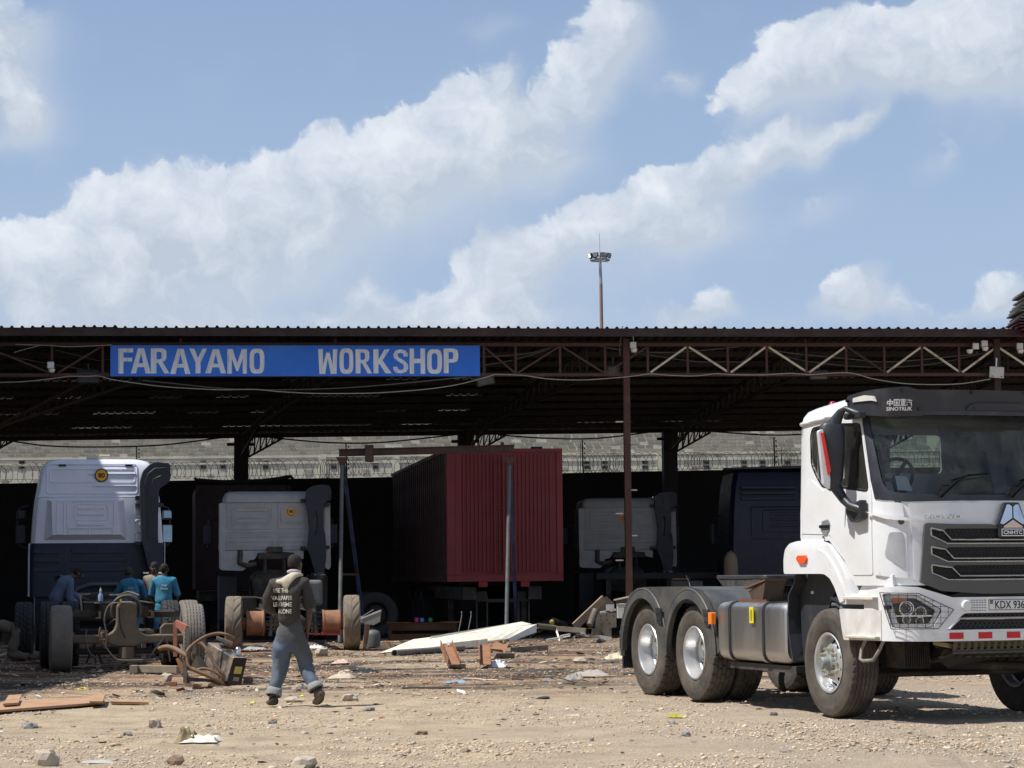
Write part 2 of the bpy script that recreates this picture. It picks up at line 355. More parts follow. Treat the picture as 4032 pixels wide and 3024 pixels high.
def skin_obj(name, pts, edges, m, parent=None, sub=2, root=0):
    """pts: (x,y,z,rx,ry). one continuous surface grown along the edges"""
    me = bpy.data.meshes.new(name); me.from_pydata([p[:3] for p in pts], edges, []); me.materials.append(m)
    o = link(name, me, parent); sm = o.modifiers.new('s', 'SKIN'); sm.use_smooth_shade = True; sm.branch_smoothing = .3
    for i, d in enumerate(me.skin_vertices[0].data):
        d.radius = (pts[i][3], pts[i][4] if len(pts[i]) > 4 else pts[i][3]); d.use_root = (i == root)
    ss = o.modifiers.new('u', 'SUBSURF'); ss.levels = sub; ss.render_levels = sub
    dg = bpy.context.evaluated_depsgraph_get(); dg.update()
    m2 = bpy.data.meshes.new_from_object(o.evaluated_get(dg)); m2.name = name; o.modifiers.clear(); o.data = m2
    if not m2.materials: m2.materials.append(m)
    m2.polygons.foreach_set('use_smooth', [True] * len(m2.polygons))
    return o
def folds(o, amp, sx, sz, seed=0):
    me = o.data; nr = [Vector(n.vector) for n in me.vertex_normals]
    for v, n in zip(me.vertices, nr):
        q = noise.noise(Vector((v.co.x * sx + seed, v.co.y * sx, v.co.z * sz))); v.co += n * amp * (1 - 2.2 * abs(q)) * (.4 + .6 * abs(noise.noise(v.co * 3.1)) * 2)
    me.update()
def wobble(o, amp=.01, sc=8, seed=0, axis=None):
    me = o.data
    for v in me.vertices:
        q = noise.noise_vector(v.co * sc + Vector((seed, seed * 1.7, 0))); v.co += q * amp
    me.update()
# ================================================================== SETTING
def ground_h(x, y):
    h = .028 * noise.noise(Vector((x * .35, y * .35, 3))) + .022 * noise.noise(Vector((x * 1.3, y * 1.3, 7))) + .012 * noise.noise(Vector((x * 4.1, y * 4.1, 1)))
    return h
def gh(x, y): return ground_h(x, y) if (-13 < x < 13 and 14 < y < 58) else 0.0

def ground_mat():
    m = bpy.data.materials.new('yard_soil'); m.use_nodes = True; nt = m.node_tree; N = nt.nodes; L = nt.links; b = N['Principled BSDF']; b.inputs['Roughness'].default_value = .93; b.inputs['Specular IOR Level'].default_value = .15
    geo = N.new('ShaderNodeNewGeometry'); pos = geo.outputs['Position']
    def nz(sc, det=6, ro=.6, off=0, map_=None):
        x = N.new('ShaderNodeTexNoise'); x.inputs['Scale'].default_value = sc; x.inputs['Detail'].default_value = det; x.inputs['Roughness'].default_value = ro
        mp = N.new('ShaderNodeMapping'); mp.inputs['Location'].default_value = (off, off * 1.3, 0); mp.inputs['Scale'].default_value = map_ or (1, 1, 1); L.new(pos, mp.inputs[0]); L.new(mp.outputs[0], x.inputs['Vector']); return x.outputs[0]
    def mr(s, a, b_, c=0., d=1.):
        x = N.new('ShaderNodeMapRange'); x.inputs[1].default_value = a; x.inputs[2].default_value = b_; x.inputs[3].default_value = c; x.inputs[4].default_value = d; L.new(s, x.inputs[0]); return x.outputs[0]
    def mx(f, a, c):
        x = N.new('ShaderNodeMix'); x.data_type = 'RGBA'
        if isinstance(f, float): x.inputs[0].default_value = f
        else: L.new(f, x.inputs[0])
        for i, q in ((6, a), (7, c)):
            if isinstance(q, tuple): x.inputs[i].default_value = (*q, 1)
            else: L.new(q, x.inputs[i])
        return x.outputs[2]
    def mt(op, a, c):
        x = N.new('ShaderNodeMath'); x.operation = op; x.use_clamp = True
        for i, q in enumerate((a, c)):
            if isinstance(q, (int, float)): x.inputs[i].default_value = q
            else: L.new(q, x.inputs[i])
        return x.outputs[0]
    sep = N.new('ShaderNodeSeparateXYZ'); L.new(pos, sep.inputs[0]); X, Y, Z = sep.outputs
    c = mx(mr(nz(.45, 5), .3, .7), (.56, .445, .305), (.49, .40, .29))          # pale trampled murram
    c = mx(mr(nz(1.6, 8, .7, 5), .42, .62, 0, .75), c, (.33, .26, .19))
    red = mt('MULTIPLY', mr(nz(.22, 6, .6, 9, (1, .6, 1)), .34, .56), mr(Y, 25, 33))
    c = mx(mt('MULTIPLY', red, .8), c, (.36, .195, .105))                          # redder soil nearer the shed
    grey = mt('MULTIPLY', mr(nz(.5, 6, .7, 21), .36, .56, 0, .9), mr(X, -1.0, 3.0)); c = mx(grey, c, (.40, .335, .26))
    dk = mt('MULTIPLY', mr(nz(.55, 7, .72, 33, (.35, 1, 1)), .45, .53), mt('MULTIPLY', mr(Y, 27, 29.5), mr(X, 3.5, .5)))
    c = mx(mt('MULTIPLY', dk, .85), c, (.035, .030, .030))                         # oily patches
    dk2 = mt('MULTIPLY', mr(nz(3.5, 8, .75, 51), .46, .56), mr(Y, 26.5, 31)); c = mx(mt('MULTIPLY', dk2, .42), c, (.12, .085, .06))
    c = mx(mr(Y, 49, 53, 0, .85), c, (.055, .04, .03))                            # ground darkens towards the inside of the shed
    fine = nz(55, 5, .7, 2); c2 = N.new('ShaderNodeVectorMath'); c2.operation = 'SCALE'; L.new(c, c2.inputs[0]); L.new(mr(fine, .3, .7, .66, 1.3), c2.inputs['Scale'])
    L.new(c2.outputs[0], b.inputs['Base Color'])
    bp = N.new('ShaderNodeBump'); bp.inputs['Strength'].default_value = .9; bp.inputs['Distance'].default_value = .035
    hs = N.new('ShaderNodeMath'); hs.operation = 'ADD'; L.new(nz(14, 8, .7, 3), hs.inputs[0]); L.new(nz(60, 4, .6, 8), hs.inputs[1])
    def lin(off):      # lug prints left by tyres at the lower right
        a_ = N.new('ShaderNodeMath'); a_.operation = 'MULTIPLY_ADD'; L.new(X, a_.inputs[0]); a_.inputs[1].default_value = .995; a_.inputs[2].default_value = -off
        b_ = N.new('ShaderNodeMath'); b_.operation = 'MULTIPLY_ADD'; L.new(Y, b_.inputs[0]); b_.inputs[1].default_value = -.098; L.new(a_.outputs[0], b_.inputs[2])
        c_ = N.new('ShaderNodeMath'); c_.operation = 'ABSOLUTE'; L.new(b_.outputs[0], c_.inputs[0]); return mr(c_.outputs[0], .15, .10)
    tr_ = mt('MAXIMUM', lin(1.92), lin(1.50)); tr_ = mt('MULTIPLY', tr_, mr(Y, 22, 20.5))
    wv = N.new('ShaderNodeTexWave'); wv.bands_direction = 'Y'; wv.inputs['Scale'].default_value = 3.2; wv.inputs['Distortion'].default_value = 2.5; L.new(pos, wv.inputs['Vector'])
    h2 = N.new('ShaderNodeMath'); h2.operation = 'MULTIPLY_ADD'; L.new(mt('MULTIPLY', tr_, wv.outputs['Fac']), h2.inputs[0]); h2.inputs[1].default_value = 1.3; L.new(hs.outputs[0], h2.inputs[2]); hs = h2
    L.new(hs.outputs[0], bp.inputs['Height']); L.new(bp.outputs[0], b.inputs['Normal'])
    return m
def build_ground():
    xs = np.concatenate([[-1500, -400, -120, -45, -22], np.arange(-13, 13.01, .11), [22, 45, 120, 400, 1500]])
    ys = np.concatenate([[-300, -60, 0, 8], np.arange(14, 30, .09), np.arange(30, 58.01, .16), [70, 90, 130, 300, 900, 2200]])
    nx, ny = len(xs), len(ys)
    v = []
    for y in ys:
        for x in xs:
            z = ground_h(x, y) if (-13.01 < x < 13.01 and 14.3 < y < 58.1) else 0
            # parallel tyre ruts at the lower right
            if 17 < y < 22 and 2 < x < 6:
                q = (x - 3.25) - (y - 18) * .33 * -.25
                for k in (-.45, .45): 
                    w = abs(q - k); z -= .018 * max(0, 1 - w / .16) * (1 + .5 * sin(y * 40)) * .8
            v.append((x, y, z))
    f = [(j * nx + i, j * nx + i + 1, (j + 1) * nx + i + 1, (j + 1) * nx + i) for j in range(ny - 1) for i in range(nx - 1)]
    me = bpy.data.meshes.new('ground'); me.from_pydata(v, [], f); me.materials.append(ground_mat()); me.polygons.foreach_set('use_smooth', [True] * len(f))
    tag(link('ground', me), kind='structure')
build_ground()

# ---------------- loose gravel and litter (nobody could count them)
def rock_template(seed, flat=.6):
    bm = bmesh.new(); bmesh.ops.create_icosphere(bm, subdivisions=1, radius=1); r = random.Random(seed)
    v = np.array([[q * r.uniform(.65, 1.25) for q in p.co] for p in bm.verts]); v[:, 2] *= flat
    f = np.array([[q.index for q in p.verts] for p in bm.faces]); bm.free(); return v, f
TPL = [rock_template(i, .5 + .35 * random.random()) for i in range(8)]
def scatter(name, n, sampler, sizer, mats_, pick):
    vs = []; fs = []; mi = []; o = 0
    for i in range(n):
        x, y = sampler(); s = sizer(x, y); v, f = TPL[i % 8]; a = random.uniform(0, 2 * pi); ca, sa = cos(a), sin(a)
        sc = s * np.array([random.uniform(.7, 1.5), random.uniform(.6, 1.1), random.uniform(.6, 1.1)])
        q = v * sc; w = np.empty_like(q); w[:, 0] = q[:, 0] * ca - q[:, 1] * sa + x; w[:, 1] = q[:, 0] * sa + q[:, 1] * ca + y; w[:, 2] = q[:, 2] + gh(x, y) + s * .15
        vs.append(w); fs.append(f + o); o += len(v); mi += [pick(x, y)] * len(f)
    vs = np.concatenate(vs); fs = np.concatenate(fs)
    me = bpy.data.meshes.new(name); me.vertices.add(len(vs)); me.vertices.foreach_set('co', vs.ravel()); me.loops.add(len(fs) * 3); me.loops.foreach_set('vertex_index', fs.ravel().astype(np.int32))
    me.polygons.add(len(fs)); me.polygons.foreach_set('loop_start', np.arange(0, len(fs) * 3, 3, dtype=np.int32))
    for m in mats_: me.materials.append(m)
    me.polygons.foreach_set('material_index', mi); me.update(); me.validate(); return link(name, me)
def samp():
    while 1:
        y = 16.2 + 35 * random.random() ** 1.7
        hw = y * .235 + .6; x = random.uniform(-hw, hw); d = noise.noise(Vector((x * .6, y * .5, 11)))
        if random.random() < .45 + d * 1.5 + .4 * noise.noise(Vector((x * 1.9, y * 1.7, 5))): return x, y
def siz(x, y):
    r = random.random(); s = .006 + .011 * r * r + (.022 * random.random() if random.random() < .045 else 0)
    return s * (1 + max(0, (y - 24)) * .02)
gm = [mat('gravel_pale', (.60, .50, .38), .9, var=.25, scale=30), mat('gravel_grey', (.38, .33, .27), .9, var=.25, scale=30), mat('gravel_tan', (.48, .35, .23), .9, var=.2, scale=30), mat('gravel_dark', (.10, .085, .075), .9, var=.2, scale=30)]
tag(scatter('gravel', 42000, samp, siz, gm, lambda x, y: random.choices([0, 1, 2, 3], [4.5, 3.5, 4, .4] if y < 29 else [2, 2, 5, 2])[0]), 'loose pale and brown gravel strewn all over the dirt yard', kind='stuff')

def build_litter():
    cols = [('litter_beige', (.52, .42, .28)), ('litter_rust', (.24, .10, .05)), ('litter_black', (.03, .028, .03)), ('litter_white', (.66, .65, .62)), ('litter_grey', (.24, .22, .20)), ('litter_blue', (.12, .30, .52)), ('litter_yellow', (.62, .52, .08)), ('litter_red', (.42, .05, .04))]
    ms = [mat(a, c, .8, var=.2, scale=20) for a, c in cols]
    mb = MB()
    for i in range(2700):
        y = 27.5 + 21 * random.random(); hw = y * .235; x = random.uniform(-hw, hw)
        if x > 2.5 and random.random() < .6: continue
        if random.random() > .55 + noise.noise(Vector((x * .5, y * .35, 4))) * 1.1: continue
        s = random.uniform(.02, .075) * (1.0 if random.random() < .92 else 1.9); l = s * random.uniform(1, 2.4); a = random.uniform(0, pi); tl = random.uniform(-.35, .35); t2 = random.uniform(-.25, .25)
        T = Matrix.Translation((x, y, gh(x, y) + .012 + abs(tl) * l * .4)) @ Matrix.Rotation(a, 4, 'Z') @ Matrix.Rotation(tl, 4, 'X') @ Matrix.Rotation(t2, 4, 'Y')
        k = random.randint(4, 6); pts = []
        for j in range(k):
            t = 2 * pi * j / k + random.uniform(-.3, .3); pts.append((s * .6 * cos(t) * random.uniform(.6, 1.2), l * .5 * sin(t) * random.uniform(.6, 1.2)))
        mb.prism(pts, 0, random.choice([.003, .004, .01]), 'z', random.choices(range(8), [6, 5, 6, 1.6, 5, .06, .06, .15])[0], T=T)
    for i in range(130):     # thin strips, wires and sticks
        y = random.uniform(27, 49); hw = y * .235; x = random.uniform(-hw, hw * .6); a = random.gauss(0, .9); l = random.uniform(.15, .65)
        p = [(x + cos(a) * l * t + random.gauss(0, .01), y + sin(a) * l * t, gh(x, y) + .02 + random.uniform(0, .015)) for t in (0, .33, .66, 1)]
        mb.tube(p, random.choice([.005, .008, .012]), 5, random.choice([0, 1, 2, 2, 4]))
    for i in range(260):     # chips in the open yard
        y = 18 + 12 * random.random(); hw = y * .235; x = random.uniform(-hw, hw); s = random.uniform(.012, .04); a = random.uniform(0, pi)
        T = Matrix.Translation((x, y, gh(x, y) + .008)) @ Matrix.Rotation(a, 4, 'Z') @ Matrix.Rotation(random.uniform(-.4, .4), 4, 'X')
        mb.prism([(-s, -s * .4), (s, -s * .5), (s * 1.2, s * .3), (0, s * .6)], 0, .004, 'z', random.choices(range(5), [4, 2, 2, 1.2, 4])[0], T=T)
    o = mb.build('litter', ms); tag(o, 'scattered chips, rags, strips and metal scraps trodden into the red dirt', kind='stuff')
build_litter()

# ================================================================== OPEN SHED
SHA = radians(5.6); SHO = V(0, 50, 0)
sx = V(cos(SHA), sin(SHA), 0); sy = V(-sin(SHA), cos(SHA), 0)
def S(px, py, w=0.0):
    """pixel -> shed coordinates (a, w, z) on the plane w metres behind the shed front"""
    d = ray(px, py); t = (w - (CP - SHO).dot(sy)) / d.dot(sy); p = CP + d * t - SHO
    return V(p.dot(sx), w, p.z)
def SW(p): return SHO + sx * p[0] + sy * p[1] + V(0, 0, p[2])
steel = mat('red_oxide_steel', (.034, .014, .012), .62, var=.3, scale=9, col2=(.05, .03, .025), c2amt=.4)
steel_l = mat('lit_primer_steel', (.075, .029, .021), .6, var=.25, scale=9, col2=(.13, .06, .035), c2amt=.25)  # lighter copy of the red steel, its lit look put into the colour
cream = mat('cream_bare_steel', (.62, .56, .42), .5, var=.15, scale=7, col2=(.16, .07, .04), c2amt=.3)
dark_st = mat('dark_steel', (.022, .017, .015), .7, var=.3, scale=8)  # near-black steel of the shed interior
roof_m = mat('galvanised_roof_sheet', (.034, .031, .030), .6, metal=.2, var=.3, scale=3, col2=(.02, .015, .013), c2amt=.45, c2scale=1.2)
ZB = 5.785      # underside of the front truss
shed = empty('workshop_shed', SHO, SHA, 'long open fronted truck shed with dark red steel truss and ribbed metal roof', 'shed')
A0, A1 = -19.0, 17.0
def zf(px): return S(px, 1309, 0)[2]
def roof_z(a, w):
    zf_ = 6.70 + .0 * a; zr_ = 5.60 + .010 * (a + 10)
    return lerp(zf_, zr_, w / 19.0)
FW = -.55        # roof overhang in front of the truss
def build_shed():
    # roof sheets, each a part; box profile with ribs every 0.22 m
    pitch = .2175; per = 4; n = int((A1 - A0) / (pitch * per))
    joints = [FW, 4.34, 7.54, 10.74, 13.94, 17.14, 19.6]      # courses end just before a purlin; each rides up a little at its upper end, so thin gaps show daylight
    for k in range(n):
        a = A0 + k * pitch * per; dz = .004 * (k % 2) + random.uniform(-.001, .001)
        prof = []
        for j in range(per):
            b = a + j * pitch
            prof += [(b, 0), (b + pitch * .60, 0), (b + pitch * .72, .042), (b + pitch * .86, .042)]
        prof.append((a + per * pitch + .01, 0)); m = len(prof)
        for c_ in range(6):
            lift = 0 if c_ == 0 else (random.uniform(.003, .010) * (1.0 if a < 0 else .6) if random.random() < .45 else 0); sag = random.uniform(-.01, .01) if c_ == 0 else 0
            vs = [(p[0], w, roof_z(p[0], w) + p[1] + .045 + dz + t + (sag if i == 0 else lift)) for t in (0, -.003) for i, w in enumerate(joints[c_:c_ + 2]) for p in prof]
            fs = [(j, j + 1, m + j + 1, m + j) for j in range(m - 1)] + [(2 * m + j, 3 * m + j, 3 * m + j + 1, 2 * m + j + 1) for j in range(m - 1)] + [(j, 2 * m + j, 2 * m + j + 1, j + 1) for j in range(m - 1)]
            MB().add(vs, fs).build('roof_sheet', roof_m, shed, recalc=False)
    # fascia purlin, purlins
    def zt(w): return roof_z(0, w)
    MB().add(*((lambda p: (p, [(0, 3, 2, 1), (4, 5, 6, 7), (0, 1, 5, 4), (1, 2, 6, 5), (2, 3, 7, 6), (3, 0, 4, 7)]))([(A0, FW + .02, 6.60), (A1, FW + .02, 6.60), (A1, FW + .07, 6.60), (A0, FW + .07, 6.60), (A0, FW + .02, 6.775), (A1, FW + .02, 6.775), (A1, FW + .07, 6.775), (A0, FW + .07, 6.775)]))).build('fascia_beam', steel, shed)
    for w in np.arange(1.2, 19.2, 1.6):
        MB().hexa([V(A0, w, roof_z(A0, w) - .10), V(A1, w, roof_z(A1, w) - .10), V(A1, w + .05, roof_z(A1, w) - .10), V(A0, w + .05, roof_z(A0, w) - .10), V(A0, w, roof_z(A0, w) + .035), V(A1, w, roof_z(A1, w) + .035), V(A1, w + .05, roof_z(A1, w) + .035), V(A0, w + .05, roof_z(A0, w) + .035)]).build('purlin', dark_st, shed)
    # front truss
    zt_ = S(2016, 1357)[2]; zb_ = S(2016, 1476)[2]
    def sec(a0, a1, z, name='truss_chord'):
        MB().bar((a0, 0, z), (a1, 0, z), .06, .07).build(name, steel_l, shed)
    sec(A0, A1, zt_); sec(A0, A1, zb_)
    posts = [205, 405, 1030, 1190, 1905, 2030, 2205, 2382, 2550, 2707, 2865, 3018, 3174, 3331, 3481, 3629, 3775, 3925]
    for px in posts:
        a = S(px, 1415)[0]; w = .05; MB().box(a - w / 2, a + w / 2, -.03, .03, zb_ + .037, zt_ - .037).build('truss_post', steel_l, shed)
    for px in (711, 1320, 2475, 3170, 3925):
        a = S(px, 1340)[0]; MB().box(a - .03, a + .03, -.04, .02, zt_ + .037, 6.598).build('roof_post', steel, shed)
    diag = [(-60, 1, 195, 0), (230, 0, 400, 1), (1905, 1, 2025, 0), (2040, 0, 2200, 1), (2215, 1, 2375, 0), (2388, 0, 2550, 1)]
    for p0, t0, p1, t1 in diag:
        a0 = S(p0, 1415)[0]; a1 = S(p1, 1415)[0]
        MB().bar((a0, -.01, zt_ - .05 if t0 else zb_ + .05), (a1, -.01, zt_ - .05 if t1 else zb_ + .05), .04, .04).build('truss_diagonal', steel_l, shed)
    for p0, t0, p1, t1 in [(2560, 0, 2703, 1), (2713, 1, 2868, 0), (2876, 0, 3016, 1), (3026, 1, 3178, 0), (3184, 0, 3328, 1), (3338, 1, 3482, 0), (3490, 0, 3627, 1), (3637, 1, 3778, 0), (3786, 0, 3923, 1), (3930, 1, 4080, 0)]:
        a0 = S(p0, 1415)[0]; a1 = S(p1, 1415)[0]
        o = MB().bar((a0, -.01, zt_ - .05 if t0 else zb_ + .05), (a1, -.01, zt_ - .05 if t1 else zb_ + .05), .035, .045).build('truss_diagonal', steel if p0 == 3338 else cream, shed)
        if p0 != 3338: o['label'] = 'bare cream coloured truss diagonal'
    # front columns
    for px, full in ((2466, True), (3925, True), (-420, True)):
        b = S(px, 1500)
        a = b[0]
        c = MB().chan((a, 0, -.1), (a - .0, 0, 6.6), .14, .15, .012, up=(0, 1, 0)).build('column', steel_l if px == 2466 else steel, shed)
        if px == 2466:
            for i, py in enumerate([1661, 1752, 1841, 1930, 2022, 2109, 2206]):
                q = S(2466, py)
                sgn = -1 if py in (1661, 1841, 2022, 2206) else 1
                MB().bar((q[0] + sgn * .07, -.02, q[2]), (q[0] + sgn * .24, -.02, q[2]), .03, .03).build('climbing_peg', cream, c)
    # rear columns with haunches, rafters running forward
    rows = [(-120, 640), (950, 1330), (1830, 2330), (2636, 3160), (3470, 3990)]
    for pr, pf in rows:
        b = S(pr, 1750, 18.4); a = b[0]; zt2 = roof_z(a, 18.4) - .1
        MB().box(a - .21, a + .21, 18.2, 18.6, 0, zt2).build('rear_column', dark_st, shed)
        MB().bar((a - .42, 18.15, zt2 - .25), (a + .42, 18.15, zt2 - .25), .06, .09).build('cross_bracket', dark_st, shed)
        f = S(pf, 1482, .1); 
        mb = MB(); top0 = V(a, 18.2, zt2 - .03); top1 = V(f[0], .2, 6.5); lo0 = V(a, 18.15, zt2 - .60); lo1 = V(lerp(a, f[0], .24), 13.8, roof_z(0, 13.8) - .35); lo2 = V(f[0], .2, 5.85)
        mb.bar(top0, top1, .06, .07); mb.bar(lo0, lo1, .06, .07); mb.bar(lo1, lo2, .06, .07)
        # web members
        N_ = 22
        for i in range(N_):
            t = (i + .5) / N_; tp = top0.lerp(top1, t); y_ = tp.y
            lw = lo0.lerp(lo1, min(1, (18.2 - y_) / 4.4)) if y_ > 13.8 else lo1.lerp(lo2, (13.8 - y_) / 13.6)
            mb.bar(lw, tp, .04, .04)
            if i < N_ - 1:
                t2 = (i + 1.5) / N_; mb.bar(lw, top0.lerp(top1, t2), .035, .035)
        mb.build('rafter_truss', dark_st, shed)
        # sideways haunch seen against the wall
        mb = MB(); q0 = V(a + .21, 18.3, zt2 - .62); q1 = V(a + 1.25, 18.3, zt2 - .05); mb.bar(q0, q1, .06, .06)
        for i in range(6):
            t = i / 6; g = q0.lerp(q1, t); mb.bar(g, V(g.x + .02, 18.3, zt2), .045, .045); mb.bar(g, V(g.x + .16, 18.3, zt2), .03, .03)
        mb.build('haunch', dark_st, shed)
build_shed()

# ---------------- sign
def build_sign():
    a0 = S(435, 1420, -.12)[0]; a1 = S(1890, 1420, -.12)[0]; z1 = S(1160, 1360, -.12)[2]; z0 = S(1160, 1481, -.12)[2]
    root = empty('workshop_sign', SW((a0, -.12, z0)), SHA, 'long blue painted sign board lettered FARAYAMO WORKSHOP on the shed truss', 'sign')
    Wd = a1 - a0; Hd = z1 - z0
    blue = mat('sign_blue', (.018, .17, .74), .38, var=.14, scale=1.5, col2=(.04, .24, .85), c2amt=.35, c2scale=.9, sharp=.2)
    wh = mat('sign_brushed_white', (.84, .88, .90), .6, var=.16, scale=14, col2=(.60, .68, .75), c2amt=.3, c2scale=9, streak=True)
    cuts = [0, .335, .665, 1]
    for i in range(3):
        MB().box(Wd * cuts[i] + (.002 if i else 0), Wd * cuts[i + 1] - .002, 0, .03, 0, Hd).build('sign_sheet', blue, root)
    MB().box(-.02, Wd + .02, .031, .07, -.02, .02).box(-.02, Wd + .02, .031, .07, Hd - .02, Hd + .02).build('frame', steel, root)
    # letters: hand-cut block capitals, strokes about 0.1 m wide, outlined as polygons in a unit box
    def px2(px): return (S(px, 1420, -.12)[0] - a0)
    L_ = {
     'F': [[(0,0),(0,1),(1,1),(.98,.84),(.34,.84),(.34,.63),(.92,.63),(.92,.48),(.34,.48),(.34,0)]],
     'A': [[(0,0),(.36,1),(.66,1),(1,0),(.74,0),(.67,.25),(.34,.25),(.27,0)],[(.39,.40),(.62,.40),(.51,.80)]],
     'R': [[(0,0),(0,1),(.55,1),(.74,.97),(.83,.87),(.83,.62),(.75,.50),(.62,.46),(1,0),(.72,0),(.40,.42),(.30,.42),(.30,0)],[(.30,.56),(.30,.86),(.50,.86),(.57,.80),(.57,.62),(.50,.56)]],
     'Y': [[(.36,0),(.36,.44),(0,1),(.28,1),(.50,.62),(.74,1),(1,1),(.64,.44),(.64,0)]],
     'M': [[(0,0),(0,1),(.27,1),(.51,.42),(.74,1),(1,1),(1,0),(.79,0),(.79,.62),(.56,.10),(.46,.10),(.23,.62),(.23,0)]],
     'O': [rpoly([(0,0),(0,1),(1,1),(1,0)],.36,6), rpoly([(.30,.16),(.30,.84),(.70,.84),(.70,.16)],.2,5)],
     'W': [[(0,1),(.06,0),(.36,0),(.50,.62),(.66,0),(.96,0),(1,1),(.78,1),(.76,.34),(.60,.86),(.42,.86),(.26,.34),(.24,1)]],
     'K': [[(0,0),(0,1),(.28,1),(.28,.56),(.62,1),(.90,1),(.50,.54),(1,0),(.66,0),(.33,.40),(.28,.34),(.28,0)]],
     'S': [[(0,.28),(.28,.28),(.32,.18),(.50,.14),(.68,.18),(.72,.28),(.66,.38),(.30,.52),(.06,.64),(.02,.80),(.16,.95),(.45,1),(.80,.96),(.96,.84),(.98,.70),(.70,.70),(.66,.82),(.48,.86),(.32,.82),(.30,.74),(.38,.66),(.76,.52),(.97,.38),(1,.22),(.90,.07),(.55,0),(.15,.04),(.02,.15)]],
     'H': [[(0,0),(0,1),(.28,1),(.28,.60),(.70,.60),(.70,1),(1,1),(1,0),(.70,0),(.70,.42),(.28,.42),(.28,0)]],
     'P': [[(0,0),(0,1),(.70,1),(.94,.95),(1,.80),(1,.60),(.90,.47),(.66,.43),(.34,.43),(.34,0)],[(.34,.57),(.34,.86),(.58,.86),(.66,.80),(.66,.64),(.58,.57)]]}
    seq = [('F',466,525),('A',515,594),('R',594,668),('A',670,750),('Y',745,815),('A',808,890),('M',895,972),('O',983,1041),
           ('W',1253,1328),('O',1337,1391),('R',1400,1465),('K',1470,1542),('S',1548,1607),('H',1613,1674),('O',1682,1740),('P',1747,1804)]
    r = random.Random(5)
    for ch, x0, x1 in seq:
        u0, u1 = px2(x0), px2(x1); v0, v1 = .055 + r.uniform(-.008, .008), Hd - .075 + r.uniform(-.012, .012)
        lp = L_[ch]
        panel('letter', lp[0], lp[1:], .3, .004, lambda u, v, w, u0=u0, u1=u1, v0=v0, v1=v1: V(lerp(u0, u1, u), -.005 - w, lerp(v0, v1, v)), wh, root, smooth=None)
build_sign()

